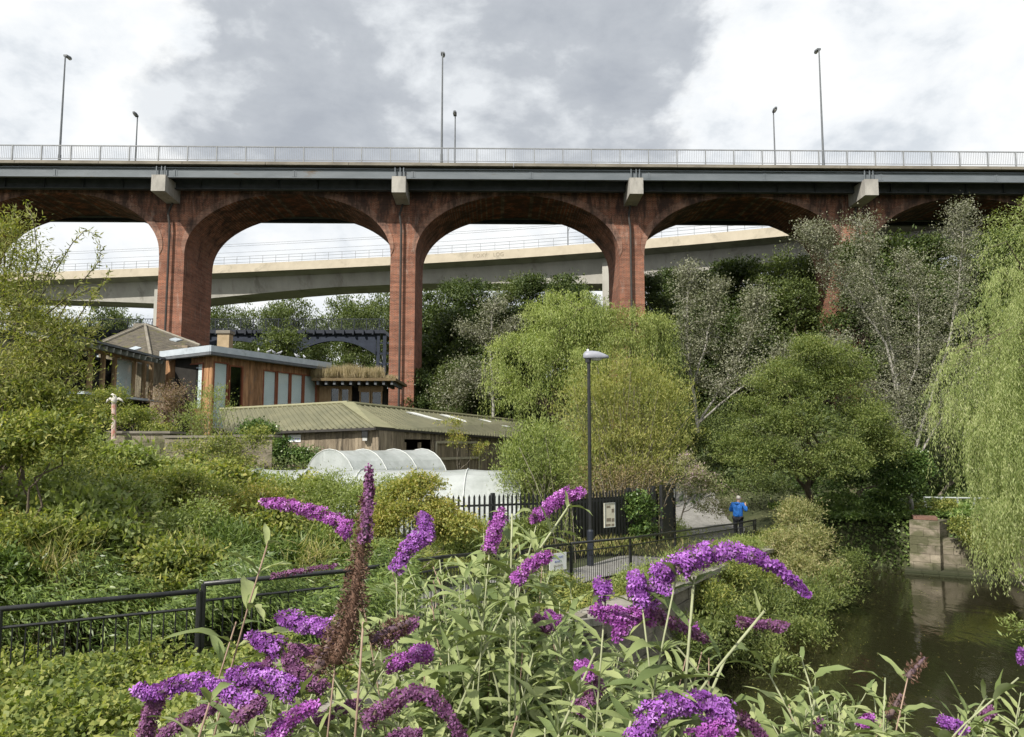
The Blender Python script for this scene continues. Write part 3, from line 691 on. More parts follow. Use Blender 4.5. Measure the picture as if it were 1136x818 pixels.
for i, h in enumerate(holesR):
    window(rW, 'window', *h, M_redframe, cls, o_, blind=(h[2]+.62 if i != 1 else None) if i < 2 else h[2]+.55, mull=0)
for i, h in enumerate(holesL): window(lW, 'window', *h, M_redframe if i == 0 else M_frame, cls, o_, blind=h[2]+.1 if i == 0 else None)
mb = MB(); rW.box(mb, .3, rW.L-.2, zbot, ztop, -3.2, -1.2); mb.build('inner_room', M_dark, cls, o_)
# roof slab with deep zinc fascia
rc = [Vector((C0.x, C0.y, 0)), Vector((C1.x, C1.y, 0)), Vector((C1.x, C1.y, 0))+lw.u*6.5, Vector((C2.x, C2.y, 0))]
def lift(v, z): return Vector((v.x, v.y, z))
mb = MB(); mb.prism([lift(v, zr-.42) for v in rc], (0, 0, .40)); mb.build('roof', M_felt, cls, o_)
rf = cls.children[-1]
mb = MB(); rw.box(mb, -.05, rw.L, zr-.30, zr+.04, .003, .07); mb.build('fascia', M_zinc, cls, o_)
mb = MB(); lw.box(mb, .0, lw.L, zr-.30, zr+.04, .003, .07); mb.build('fascia', M_zinc, cls, o_)
mb = MB(); rw.box(mb, -.03, rw.L, zr-.46, zr-.302, -.05, .055); lw.box(mb, .02, lw.L, zr-.46, zr-.302, -.05, .055); mb.build('under_fascia', M_soffit, cls, o_)
# chimney behind the classroom
ch = empty('chimney_stack', (P(250, 385, 56).x, 56, 1.0), 'squat buff brick chimney poking up behind the grey flat roof', 'chimney'); o_ = tuple(ch.location)
p = P(250, 371, 56); mb = MB(); mb.box(p.x-.42, 55.6, 1, p.x+.42, 56.4, p.z); mb.build('stack', mat_noise('buff_brick', (.30, .23, .14), (.40, .31, .20), 2, .9, .3, c3=(.18, .14, .10), s3=1), ch, o_)
mb = MB(); mb.box(p.x-.5, 55.5, p.z+.003, p.x+.5, 56.5, p.z+.22); mb.build('cap', M_edge, ch, o_)
mb = MB(); mb.box(p.x-6, 54.5, -1, p.x+3, 58, 2.0); mb.build('plinth', M_brick, ch, o_)
# pigeons on the roof edge
def bird(loc, rz, label, cols):
    o_ = bpy.data.objects.new('pigeon', None); COL.objects.link(o_); o_.location = loc; o_.rotation_euler[2] = rz; props(o_, label, 'bird', 'pigeons perched on the grey flat roof')
    mb = MB()
    mb.tube([(-.19, 0, .09), (-.13, 0, .10), (-.05, 0, .115), (.04, 0, .14), (.10, 0, .19), (.13, 0, .235), (.155, 0, .255), (.18, 0, .245), (.20, 0, .238)], [.012, .028, .062, .068, .05, .033, .03, .014, .004], 8)
    for s in (-1, 1): mb.tube([(0, .025*s, .09), (.005, .025*s, 0), (.03, .025*s, 0)], .007, 4)
    mb.build('body', cols, o_, (0, 0, 0), smooth=True)
    for s in (-1, 1):
        mb = MB(); mb.tube([(.06, .055*s, .15), (-.03, .06*s, .135), (-.15, .03*s, .10)], [.012, .03, .006], 6); mb.build('wing', M_darkbird, o_, (0, 0, 0), smooth=True)
M_bird = mat_noise('grey_feathers', (.30, .31, .34), (.45, .46, .48), 9, .7); M_darkbird = mat_noise('dark_feathers', (.10, .10, .12), (.2, .2, .22), 9, .7)
for i, (px, lab) in enumerate([(287, 'pigeon on the grey flat roof, nearest the building corner'), (298.5, 'pigeon on the flat roof, second from the corner'), (304.5, 'pigeon on the flat roof, close behind the second one'), (310, 'pigeon on the flat roof, rightmost of the tight trio'), (330, 'pigeon on the flat roof, left of the far pair'), (338, 'pigeon on the flat roof, farthest right by the roof end')]):
    u, _ = rw.pix(px, 395); bird(rw.pt(u, zr+.04, -.02), random.uniform(0, 6), lab, M_bird)
# --- low grass-roofed pavilion
G0 = P(356, 421, 50); G1 = P(440, 420, 50)
gp = empty('grass_roof_pavilion', ((G0.x+G1.x)/2, 50, -1.5), 'low timber pavilion with shaggy dry grass growing on its roof', 'building'); o_ = tuple(gp.location)
mb = MB(); mb.box(G0.x-.5, 49.6, G0.z-.12, G1.x, 55, G0.z+.05); mb.build('roof', mat_noise('turf_edge', (.11, .08, .045), (.17, .13, .07), 5, .95, .4), gp, o_)
mb = MB(); x = G0.x-.2
while x < G1.x-.1: mb.box(x, 49.72, G0.z-.36, x+.15, 54, G0.z-.123); x += .52
mb.build('rafters', M_soffit, gp, o_)
pw = Wall((G0.x-.6, 51), (P(425, 430, 51).x, 51))
hs = [H(pw, 366.5, 430, 377, 447), H(pw, 378, 431, 388, 447), H(pw, 399, 434, 411, 450), H(pw, 412, 434, 424, 450)]
mb = MB(); pw.boards(mb, 0, pw.L, -1.5, G0.z-.36, hs+[H(pw, 390, 424, 396, 450)], .2, 4); mb.build('cladding', M_frame, gp, o_)
for h in hs: window(pw, 'window', *h, M_frame, gp, o_)
mb = MB(); pw.box(mb, .3, pw.L-.05, -1.5, G0.z-.4, -2.5, -.8); mb.build('inner_room', M_dark, gp, o_)
rng = np.random.default_rng(5); ch_ = []
for k in range(26):
    cx = rng.uniform(G0.x-.4, G1.x-.1) if k > 15 else G0.x+.1+(k/15)*(G1.x-G0.x)*.72; cy = rng.uniform(49.8, 52.5); hgt = rng.uniform(.7, 1.05) if cx < G0.x+(G1.x-G0.x)*.78 else rng.uniform(.25, .5)
    n = 220; a = rng.normal(size=(n, 3))*np.array([.16, .16, 0]); d = np.stack([rng.normal(0, .16, n), rng.normal(0, .16, n), np.ones(n)], 1)
    ch_.append(leaf_quads(np.array([cx, cy, G0.z+.04])+a, d, hgt*rng.uniform(.7, 1.1, n), .03, rng))
build_leaves('roof_grass', ch_, leaf_mat('dry_grass', [(.30, .24, .14), (.40, .33, .21), (.24, .20, .11)], .3, gain=False), gp, o_)
# --- older slate building at left, with the projecting timber verandah
S_ = empty('slate_roof_house', (P(170, 400, 47).x, 47, -1.5), 'old low house with mossy slate hipped roof and dark timber windows', 'building'); o_ = tuple(S_.location)
apex = P(161, 361.5, 52); apex2 = P(150, 362, 55)
c1 = P(222, 384, 50); c2 = P(168, 399, 45.5); c3 = P(108, 384, 48.5); c4 = P(112, 378, 60); c5 = P(215, 378, 60)
def roof_plane(mb, a, b, c, d=None, rows=22, th=.022):
    """slated plane: eaves a-b, ridge d-c (or a point c)"""
    a, b, c = Vector(a), Vector(b), Vector(c); d = Vector(d) if d is not None else c
    for r in range(rows):
        t0, t1 = r/rows, (r+1)/rows+.02
        L0, R0 = a.lerp(d, t0), b.lerp(c, t0); L1, R1 = a.lerp(d, min(1, t1)), b.lerp(c, min(1, t1))
        n = (R0-L0).cross(L1-L0)
        if n.length < 1e-6: continue
        n.normalize(); n = n if n.z > 0 else -n
        mb.add([L0+n*th, R0+n*th, R1+n*.01, L1+n*.01, L0, R0], [(0, 1, 2, 3), (0, 4, 5, 1)])
mb = MB(); roof_plane(mb, c2, c1, apex); roof_plane(mb, c3, c2, apex, ); roof_plane(mb, c1, c5, apex2, apex); roof_plane(mb, c4, c3, apex, apex2)
rf = mb.build('roof', M_slate, S_, o_, fix=False)
mb = MB(); mb.tube([c2+Vector((0, 0, .05)), apex+Vector((0, 0, .08))], .10, 6); mb.tube([c1+Vector((0, 0, .05)), apex+Vector((0, 0, .08))], .09, 6); mb.tube([c3+Vector((0, 0, .05)), apex+Vector((0, 0, .08))], .09, 6); mb.build('hip_tiles', M_edge, rf, o_)
mb = MB(); mb.box(apex.x-.75, apex.y-.1, apex.z-.12, apex.x+.2, apex.y+1.5, apex.z+.14); mb.build('ridge_cap', M_edge, rf, o_)
for px, py, D in ((195, 378, 49.6), (150, 388, 48)):
    p = P(px, py, D); n = ((c1-c2).cross(apex-c2)).normalized() if px > 160 else ((c2-c3).cross(apex-c3)).normalized(); n = n if n.z > 0 else -n
    a, b, c = (c2, c1, apex) if px > 160 else (c3, c2, apex)
    # drop the skylight exactly on its slope
    t = (Vector(a)-Vector((0, 0, 0))).dot(n)/p.dot(n); q = p*t; u = (b-a).normalized(); v = n.cross(u)
    mb = MB(); mb.obox(q-u*.3-v*.25, u*.6, v*.5, n*.10); mb.build('skylight', M_zinc, rf, o_)
mb = MB(); mb.box(P(110, 400, 49).x, 48.9, -1.5, P(222, 400, 51).x, 58, c1.z-.1); mb.build('wall', M_oldwood, S_, o_)
# verandah: long lean-to roof edge with rafter ends, glazed wall, deck board
E0 = P(72, 371.5, 35); E1 = P(184, 399.5, 44.5)
ve = empty('glazed_verandah', ((E0.x+E1.x)/2, 40, -1.5), 'dark glazed timber verandah with rafter ends under a long eave', 'building'); o_ = tuple(ve.location)
vw = Wall((E0.x, E0.y), (E1.x, E1.y)); 
A_ = Vector((E0.x, E0.y, E0.z)); B_ = Vector((E1.x, E1.y, E1.z))
zsl = (B_.z-A_.z)
mb = MB(); mb.prism([A_, B_, B_+Vector((-4.2, .3, .85)), A_+Vector((-4.2, .3, .85))], (0, 0, .12)); mb.build('roof', M_slate, ve, o_)
mb = MB(); rr = random.Random(2)
for k in range(15):
    t = (k+.5)/15; p = A_.lerp(B_, t)+Vector((0, 0, -.16)); mb.beam(p+vw.n*-.02, p+vw.n*-2.2+Vector((0, 0, .4)), .12, .22)
mb.build('rafter_ends', mat_noise('pale_rafters', (.16, .17, .16), (.26, .27, .25), 3, .8), ve, o_)
mb = MB(); mb.beam(A_+Vector((0, 0, .04)), B_+Vector((0, 0, .04)), .09, .09); mb.build('gutter', M_soffit, ve, o_)
vi = Wall((E0.x-1.3, E0.y), (E1.x-1.3, E1.y))
zb_ = P(150, 441, 42).z; zt_ = min(A_.z, B_.z)-.25
mb = MB(); us = []
def U(px, py=420): return vi.pix(px, py)[0]
cols_ = [U(100), U(114), U(127), U(148), U(160), U(168)]
for u in cols_: vi.box(mb, u-.10, u+.10, zb_, zt_+.3, -.12, .06)
vi.box(mb, cols_[0]-4, cols_[-1]+.1, zt_+.1, zt_+.35, -.1, .05); vi.box(mb, cols_[0]-4, cols_[-1]+.1, zb_, zb_+.15, -.1, .05); mb.build('frame', M_frame, ve, o_)
for i in range(5):
    a, b = sorted((cols_[i]+.1, cols_[i+1]-.1)); mb = MB(); vi.box(mb, a, b, zb_+.15, zt_+.1, -.05, -.04); pn = mb.build('pane', M_glass, ve, o_)
    if i in (2,):
        mb = MB(); vi.box(mb, a, b-.0, zb_+.15, zt_+.0, -.10, -.07); mb.build('blind', M_blind, ve, o_)
mb = MB(); vi.box(mb, cols_[0]-4, cols_[-1], zb_, zt_+.1, -2.5, -1.0); mb.build('inner_room', M_dark, ve, o_)
mb = MB(); vi.box(mb, U(72), U(163), zb_-.12, zb_-.0, -.1, 1.0); mb.build('deck_edge', M_zinc, ve, o_)
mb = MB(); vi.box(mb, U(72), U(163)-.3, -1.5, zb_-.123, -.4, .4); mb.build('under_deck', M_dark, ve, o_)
# --- long barn: hipped seamed roof, weathered board walls
B0 = P(416, 474.5, 36.0)   # near eave corner
L0 = P(250, 481, 37.5)     # left eave end
R0 = P(575, 486.5, 50)     # right eave end
T0 = P(384, 448, 40.0); TL = P(244, 455.5, 41.5); TR = P(582, 468.5, 55)
barn = empty('long_barn', (B0.x, B0.y, -2.3), 'long weathered barn with moss green seamed roof and white rooflights', 'building'); o_ = tuple(barn.location)
M_broof = mat_noise('moss_green_roof', (.12, .12, .075), (.165, .16, .10), 1.2, .7, .15, c3=(.09, .095, .05), s3=.5, t3=.58)
M_hip = mat_noise('hip_flashing', (.19, .19, .11), (.24, .23, .14), 1.5, .7)
def seamed(mb, a, b, c, d, n, r=.035, w=.05):
    nn = (b-a).cross(d-a).normalized(); nn = nn if nn.z > 0 else -nn
    mb.add([a, b, c, d, a-nn*.08, b-nn*.08, c-nn*.08, d-nn*.08], [(0, 1, 2, 3), (4, 7, 6, 5), (0, 4, 5, 1), (1, 5, 6, 2), (2, 6, 7, 3), (3, 7, 4, 0)])
    for k in range(n+1):
        t = k/n; mb.beam(a.lerp(b, t)+nn*.03, d.lerp(c, t)+nn*.03, w, .06, up=nn)
mb = MB(); seamed(mb, L0, B0, T0, TL, 26, w=.06); mb.build('roof', M_broof, barn, o_)
rfa = barn.children[-1]
hipP = B0.lerp(R0, .105); mb = MB(); seamed(mb, hipP, R0, TR, T0, 42, w=.03); mb.build('roof', M_broof, barn, o_); rfb = barn.children[-1]
mb = MB(); mb.add([B0+Vector((0, 0, .05)), hipP+Vector((0, 0, .05)), T0+Vector((.35, .1, .09)), T0+Vector((-.3, -.1, .09))], [(0, 1, 2, 3)]); mb.add([B0, hipP, T0+Vector((.35, .1, 0)), T0+Vector((-.3, -.1, 0))], [(0, 1, 2, 3)])
mb.build('hip_flashing', M_hip, barn, o_, fix=False)
mb = MB(); mb.tube([TL+Vector((0, 0, .06)), T0+Vector((0, 0, .07)), TR+Vector((0, 0, .07))], .09, 6); mb.build('ridge_cap', M_hip, barn, o_)
nr = (R0-hipP).cross(T0-hipP).normalized(); nr = nr if nr.z > 0 else -nr
def on_roof(s, t): return hipP.lerp(R0, s).lerp(T0.lerp(TR, s), t)
M_lite = mat_noise('rooflight_plastic', (.70, .72, .70), (.80, .81, .79), 2, .35)
for (xa, ya, xb, yb) in ((455, 459, 488, 468), (492, 462, 520, 471), (535, 467, 562, 475)):
    # find s,t of both ends on the roof plane
    def hit(px, py):
        best = None
        for i in range(81):
            for j in range(41):
                w = on_roof(i/80, j/40); r = P(px, py, w.y); e_ = (w-r).length
                if best is None or e_ < best[0]: best = (e_, w)
        return best[1]
    p, q = hit(xa, ya), hit(xb, yb); d = (R0-hipP).normalized()*.9
    mb = MB(); mb.obox(p-d*.5+nr*.05, d, q-p, nr*.06); mb.build('rooflight', M_lite, rfb, o_)
bwR = Wall((B0.x+.15, B0.y+.25), (R0.x-.3, R0.y+.25)); bwL = Wall((B0.x+.15, B0.y+.25), (L0.x, L0.y+.3))
hb = [H(bwR, 449, 484, 480, 515)]
mb = MB(); zl = min(B0.z, R0.z)-.1
doorh = (hb[0][0], hb[0][1], -2.3, zl-.05)
bwR.boards(mb, .02, bwR.L, -2.4, B0.z-.03, [doorh], .17, 7, z1b=R0.z-.03); mb.build('board_wall', M_oldwood, barn, o_)
mb = MB(); bwL.boards(mb, .0, bwL.L, -2.4, B0.z-.03, [], .17, 8, z1b=L0.z-.03); mb.build('board_wall', M_oldwood, barn, o_)
mb = MB(); bwR.box(mb, .4, bwR.L-.3, -2.4, zl, -3.6, -2.2); mb.build('inner_room', M_dark, barn, o_)
mb = MB()
for k in (0, .52, 1):
    uu = doorh[0]+(doorh[1]-doorh[0])*k; bwR.box(mb, uu-.07, uu+.07, -2.4, zl-.2, -.08, .05)
bwR.box(mb, doorh[0], doorh[1], -.45, -.33, -.5, -.42); mb.build('door_frame', M_oldwood, barn, o_)
sd = H(bwR, 481, 483, 530, 515); mb = MB(); bwR.boards(mb, sd[0], sd[1], -1.7, zl-.12, [], .16, 12, depth=-.06)
mb2 = MB()
zz0, zz1 = -1.7, zl-.12
for zc_ in (zz0+.05, (zz0+zz1)/2, zz1-.12): bwR.box(mb2, sd[0], sd[1], zc_, zc_+.12, .10, .15)
for uu in (sd[0], sd[1]-.12): bwR.box(mb2, uu, uu+.12, zz0, zz1, .10, .16)
sdo = mb.build('sliding_door', M_oldwood, barn, o_); mb2.build('brace', mat_noise('pale_battens', (.36, .32, .24), (.44, .40, .31), 3, .9), sdo, o_)
mb = MB()
mb.beam(L0+Vector((0, -.03, -.05)), B0+Vector((0, -.03, -.05)), .08, .11); mb.beam(B0+Vector((0, -.03, -.05)), R0+Vector((0, -.03, -.05)), .08, .11); mb.build('gutter', M_pipe, barn, o_)
# wall lamp and notice on the barn
u, z = bwL.pix(406, 486); wlp = empty('wall_lantern', bwL.pt(u, z, .05), 'small square lantern fixed to the barn corner boards', 'wall lamp'); q = Vector(wlp.location)
mb = MB(); mb.box(q.x-.13, q.y-.25, z+.02, q.x+.13, q.y-.02, z+.32); mb.box(q.x-.17, q.y-.29, z+.323, q.x+.17, q.y-.02, z+.37); mb.build('housing', M_black, wlp, tuple(q))
mb = MB(); mb.box(q.x-.1, q.y-.22, z-.13, q.x+.1, q.y-.05, z+.017); mb.build('lens', mat_glass_lens, wlp, tuple(q))
u0, z0 = bwL.pix(320, 482.5); u1, z1 = bwL.pix(334, 490.5)
sg = empty('barn_notice', bwL.pt((u0+u1)/2, (z0+z1)/2, .05), 'small white notice with blue mark on the barn side wall', 'sign'); q = tuple(sg.location)
mb = MB(); bwL.box(mb, min(u0, u1), max(u0, u1), z1, z0, .03, .05); mb.build('board', M_white, sg, q)
M_bluep = mat_noise('blue_print', (.08, .12, .38), (.12, .16, .45), 5, .6); M_greenp = mat_noise('green_print', (.10, .28, .16), (.12, .32, .2), 5, .6)
sgn = text_on('farm', 'lettering', bwL.pt((u0+u1)/2-.08, (z0+z1)/2-.03, .054), (-bwL.u), .24, M_bluep, sg)
mb = MB(); bwL.box(mb, max(u0, u1)-.16, max(u0, u1)-.05, z1+.06, z0-.06, .051, .054); mb.build('emblem', M_greenp, sg, q)
# ------------------------------------------------------------------ polytunnels
def tunnel_mat():
    m, nt, b = new_mat('polythene_film'); n = noise(nt, 1.1, 6, .7, objcoord(nt, (1, 1, .6)), .6)
    r = ramp(nt, [(.3, (.34, .37, .35)), (.6, (.52, .55, .54))]); nt.links.new(n.outputs['Fac'], r.inputs[0]); nt.links.new(r.outputs[0], b.inputs['Base Color'])
    b.inputs['Roughness'].default_value = .35
    t = N(nt, 'ShaderNodeBsdfTranslucent'); t.inputs[0].default_value = (.8, .84, .84, 1); mx = N(nt, 'ShaderNodeMixShader'); mx.inputs[0].default_value = .35
    bp = N(nt, 'ShaderNodeBump'); bp.inputs['Strength'].default_value = .5; bp.inputs['Distance'].default_value = .08; n2 = noise(nt, 2.5, 4, .6, objcoord(nt)); nt.links.new(n2.outputs['Fac'], bp.inputs['Height']); nt.links.new(bp.outputs[0], b.inputs['Normal'])
    nt.links.new(b.outputs[0], mx.inputs[1]); nt.links.new(t.outputs[0], mx.inputs[2]); nt.links.new(mx.outputs[0], nt.nodes['Material Output'].inputs[0]); return m
M_poly = tunnel_mat(); M_hoop = mat_noise('pale_hoop', (.40, .42, .41), (.5, .52, .51), 3, .6)
def polytunnel(name, a, b, w, h, z0, label):
    a, b = Vector(a), Vector(b); e = empty(name, (a.x, a.y, z0), label, 'polytunnel'); o_ = tuple(e.location)
    u = (b-a); L = u.length; u.normalize(); n_ = Vector((-u.y, u.x, 0)); nh = max(3, int(L/1.6)); K = 14
    V = []; Fc = []
    for i in range(nh*3+1):
        s = i/(nh*3); sag = .045*abs(math.sin(PI*s*nh))
        for k in range(K+1):
            g = PI*k/K; V.append(a+u*(L*s)+n_*(-w/2*math.cos(g))*(1-sag*.6)+Vector((0, 0, z0+(h-sag)*math.sin(g)**.8)))
    for i in range(nh*3):
        for k in range(K): q = i*(K+1)+k; Fc.append((q, q+1, q+K+2, q+K+1))
    Fc.append(tuple(range(K+1))); Fc.append(tuple((nh*3)*(K+1)+k for k in range(K+1))[::-1])
    mb = MB(); mb.add(V, Fc); mb.build('film', M_poly, e, o_, smooth=False)
    for i in range(nh+1):
        mb = MB(); mb.tube([a+u*(L*i/nh)+n_*(-(w/2+.02)*math.cos(PI*k/K))+Vector((0, 0, z0+(h+.02)*math.sin(PI*k/K)**.8)) for k in range(K+1)], .022, 5)
        mb.build('hoop', M_hoop, e, o_)
tA = P(368, 497, 30.5); tB = P(474, 507, 34.5)
polytunnel('polytunnel', (P(366, 497, 30.0).x, 30.0, 0), (P(468, 507, 34).x, 34, 0), 3.3, 2.25, tA.z-2.32, 'tall white polytunnel with rounded end beside the barn')
zz = P(400, 521, 26).z
polytunnel('polytunnel', (P(105, 519, 26).x, 26.6, 0), (P(578, 519, 26).x, 26.2, 0), 4.0, 1.9, zz-1.9, 'long low white polytunnel running behind the black palisade fence')
# ------------------------------------------------------------------ sandstone planter walls
def stone_box(x0, y0, x1, y1, D, name, label, dep=1.5):
    p0, p1 = P(x0, y0, D), P(x1, y1, D); e = empty(name, (p0.x, D, p1.z), label, 'wall'); o_ = tuple(e.location)
    mb = MB(); block_face(mb, (p0.x, D, 0), (p1.x, D+.4, 0), p1.z-.4, p0.z, dep, ch=.45, bl=1.6, seed=int(x0)); mb.build('stonework', M_abut, e, o_)
    mb = MB(); mb.obox((p0.x-.06, D-.06, p0.z+.003), (p1.x-p0.x+.1, .4, 0), (0, dep, 0), (0, 0, .09)); mb.build('capping', M_edge, e, o_)
stone_box(118, 481, 182, 505, 30.5, 'planter_wall', 'square sandstone planter wall below the verandah')
stone_box(183, 486, 258, 517, 29.8, 'planter_wall', 'long sandstone planter wall half hidden by weeds', 1.2)
stone_box(259, 485, 298, 517, 30.0, 'planter_wall', 'rounded end block of the sandstone planter, by the barn', 1.2)
# white carved bird on a painted post
p = P(126.5, 480, 30.2); q = P(126.5, 446, 30.2)
st = empty('bird_sculpture', p, 'white carved bird with spread wings on a painted post', 'sculpture'); o_ = tuple(p)
mb = MB(); mb.tube([p-Vector((0, 0, .3)), q-Vector((0, 0, .1))], .09, 8); mb.build('post', mat_noise('flaking_paint', (.55, .5, .45), (.35, .12, .08), 5, .8, stretch=(1, 1, .7)), st, o_)
mb = MB(); mb.tube([q+Vector((-.02, 0, -.12)), q+Vector((.0, 0, .02)), q+Vector((.02, 0, .16)), q+Vector((.0, -.01, .25)), q+Vector((-.07, -.02, .29)), q+Vector((-.13, -.02, .27))], [.05, .11, .09, .045, .045, .008], 10)
for s in (-1, 1): mb.tube([q+Vector((.04*s, 0, .06)), q+Vector((.16*s, .03, .12)), q+Vector((.27*s, .05, .06)), q+Vector((.33*s, .06, -.03))], [.03, .06, .045, .01], 8)
mb.build('bird', mat_noise('chalky_white', (.4, .38, .34), (.56, .54, .5), 8, .8), st, o_, smooth=True)
# ------------------------------------------------------------------ black palisade fence
def palisade(name, pts, label, height=2.05, pitch=.15, post_every=2.75):
    """pts: list of (x,y,ztop)"""
    p0 = pts[0]; e = empty(name, (p0[0], p0[1], hz(p0[0], p0[1])), label, 'fence'); o_ = tuple(e.location)
    pale = MB(); rail = MB(); acc = 0
    for i in range(len(pts)-1):
        a, b = Vector(pts[i]), Vector(pts[i+1]); d = b-a; L = d.length; n = int(L/pitch); u = Vector((d.x, d.y, 0)).normalized(); w = Vector((-u.y, u.x, 0))
        for k in range(n):
            c = a+d*(k/n); t = c.z+random.uniform(-.01, .01)
            poly = [c-u*.032+Vector((0, 0, -height)), c+u*.032+Vector((0, 0, -height)), c+u*.032+Vector((0, 0, -.08)), c+Vector((0, 0, 0)), c-u*.032+Vector((0, 0, -.08))]
            pale.prism(poly, w*.012)
        for hh in (.32, 1.65): rail.beam(a+w*.035+Vector((0, 0, -hh)), b+w*.035+Vector((0, 0, -hh)), .04, .06)
        m_ = max(1, round(L/post_every))
        for k in range(m_+(i == len(pts)-2)):
            c = a+d*(k/m_); mb = MB(); mb.obox(c+w*.06-u*.05+Vector((0, 0, -height-.4)), u*.1, w*.1, Vector((0, 0, height+.42))); mb.build('post', M_black, e, o_)
    pale.build('pales', M_black, e, o_); rail.build('rail', M_black, e, o_); return e
def top(px, py, D): p = P(px, py, D); return (p.x, p.y, p.z)
f1 = palisade('palisade_fence', [top(150, 556, 19.5), top(290, 552, 20.5), top(430, 551, 21.5), top(549, 548, 22.8), top(640, 546, 24.5)], 'long black palisade fence in front of the white polytunnels')
f2 = palisade('palisade_fence', [top(640, 546, 24.5), top(700, 542, 26.2), top(728, 540, 27.2)], 'black ivy-choked palisade panel behind the riverside lamp post')
# solid dark gate leaf at the end
ga = P(733, 538, 27.4); gb = P(748, 537, 28.6); gt = empty('metal_gate', (ga.x, ga.y, hz(ga.x, ga.y)), 'tall black metal gate leaf at the end of palisade fence', 'gate'); o_ = tuple(gt.location)
gz = hz(ga.x, ga.y)-.1
mb = MB(); gw = Wall((ga.x, ga.y), (gb.x, gb.y)); gw.box(mb, .1, gw.L-.06, gz+.15, ga.z-.1, -.03, 0); mb.build('panel', M_black, gt, o_)
mb = MB(); gw.box(mb, 0, .1, gz, ga.z, -.06, .04); gw.box(mb, gw.L-.1, gw.L, gz, ga.z+.04, -.06, .04); gw.box(mb, .1, gw.L-.1, ga.z-.1, ga.z-.02, -.05, .03); gw.box(mb, .1, gw.L-.1, gz+.9, gz+.98, -.05, .03); mb.build('gate_frame', M_black, gt, o_)
mb = MB(); gw.box(mb, gw.L-.16, gw.L-.12, ga.z-.5, ga.z-.2, .031, .045); mb.build('latch_plate', M_white, gt, o_)
# plain near-black panel behind the pales at the fence's dark, overgrown right end
a = Vector(top(640, 552, 24.9)); b = Vector(top(730, 545, 27.6))
mb = MB(); mb.obox(a+Vector((0, .0, -2.2)), Vector((b.x-a.x, b.y-a.y, 0)), (0, .03, 0), (0, 0, 2.15)); props(mb.build('dark_backing', mat_noise('backing_black', (.012, .014, .012), (.03, .032, .025), 1, .9, .3)), 'plain dark panel behind the right end of the palisade fence', 'screen')
# parish style notice board on the fence
na = P(669, 558, 24.9); nb_ = P(681, 584, 25.2); nbd = empty('notice_board', (na.x, na.y, nb_.z), 'narrow cream notice board hung on the black fence', 'notice board'); o_ = tuple(nbd.location)
nw = Wall((na.x, 24.75), (nb_.x, 25.05)); z0, z1 = nb_.z, na.z
mb = MB(); nw.box(mb, 0, nw.L, z0, z1, 0, .03); mb.build('board', mat_noise('cream_board', (.48, .46, .36), (.60, .57, .46), 4, .7), nbd, o_)
mb = MB(); 
for (a, b, c, d) in ((0, nw.L, 0, .02), (0, nw.L, .98, 1.0), (0, .02, 0.02, .98), (nw.L-.02, nw.L, .02, .98)): nw.box(mb, a, b, z0+(z1-z0)*c, z0+(z1-z0)*d, .031, .045)
mb.build('frame', M_galv, nbd, o_)
mb = MB(); rr = random.Random(4); H_ = z1-z0
M_ink = mat_noise('brown_print', (.16, .13, .10), (.22, .19, .14), 6, .8)
for (u0, u1, f0, f1) in ((.2, .55, .80, .88), (.2, .6, .24, .38), (.68, .9, .6, .75), (.68, .92, .22, .36), (.1, .55, .05, .14), (.65, .9, .05, .14)): nw.box(mb, nw.L*u0, nw.L*u1, z0+H_*f0, z0+H_*f1, .031, .034)
mb.build('printed_panels', M_ink, nbd, o_)
# ------------------------------------------------------------------ path lamp
lp = P(655, 600, 23.0); lz = hz(lp.x, 23.0); lt = P(655, 398, 23.0).z
lamp = empty('path_lamp', (lp.x, 23.0, lz), 'black lamp post with grey hooded head beside the riverside path', 'lamp post'); o_ = (lp.x, 23.0, 0)
o_ = (0, 0, 0)
h = lt-lz
mb = MB(); mb.tube([(0, 0, 0), (0, 0, h)], [.058, .048], 10); mb.build('post', M_black, lamp, o_)
mb = MB(); mb.tube([(0, 0, -.1), (0, 0, 1.05), (0, 0, 1.1)], [.095, .095, .06], 12); mb.box(-.06, -.118, .4, .06, -.10, .8); mb.build('base_sleeve', mat_noise('dark_base_paint', (.014, .017, .024), (.02, .025, .035), 3, .5), lamp, o_)
M_head = mat_noise('lamp_grey', (.22, .23, .27), (.29, .30, .34), 4, .45)
mb = MB(); V = []; Fc = []
secs = [(-.16, .02, .10, .10, .06), (-.10, .0, .15, .20, .11), (.08, .0, .16, .22, .13), (.28, .0, .15, .20, .13), (.45, .01, .12, .12, .10), (.58, .02, .04, .05, .04)]
K = 10
for (x, zo, zh, zt2, yw) in secs:
    for k in range(K):
        g = 2*PI*k/K; V.append((x, yw*math.cos(g)*1.0, h+.02+max(0, math.sin(g))*zt2+min(0, math.sin(g))*.03+zo))
for i in range(len(secs)-1):
    for k in range(K): Fc.append((i*K+k, i*K+(k+1) % K, (i+1)*K+(k+1) % K, (i+1)*K+k))
Fc += [tuple(range(K)), tuple((len(secs)-1)*K+k for k in range(K))[::-1]]
mb.add(V, Fc); mb.build('hood', M_head, lamp, o_, smooth=True)
mb = MB(); mb.ball((.22, 0, h+.01), .19, 12, 8, (1, .5, .42)); mb.build('lens', mat_glass_lens, lamp, o_, smooth=True)
mb = MB(); mb.tube([(-.02, 0, h+.2), (-.02, 0, h+.28)], .035, 8); mb.build('photocell', M_white, lamp, o_)
mb = MB(); mb.tube([(-.02, 0, h-.12), (-.02, 0, h+.06)], .085, 10); mb.build('collar', M_black, lamp, o_)
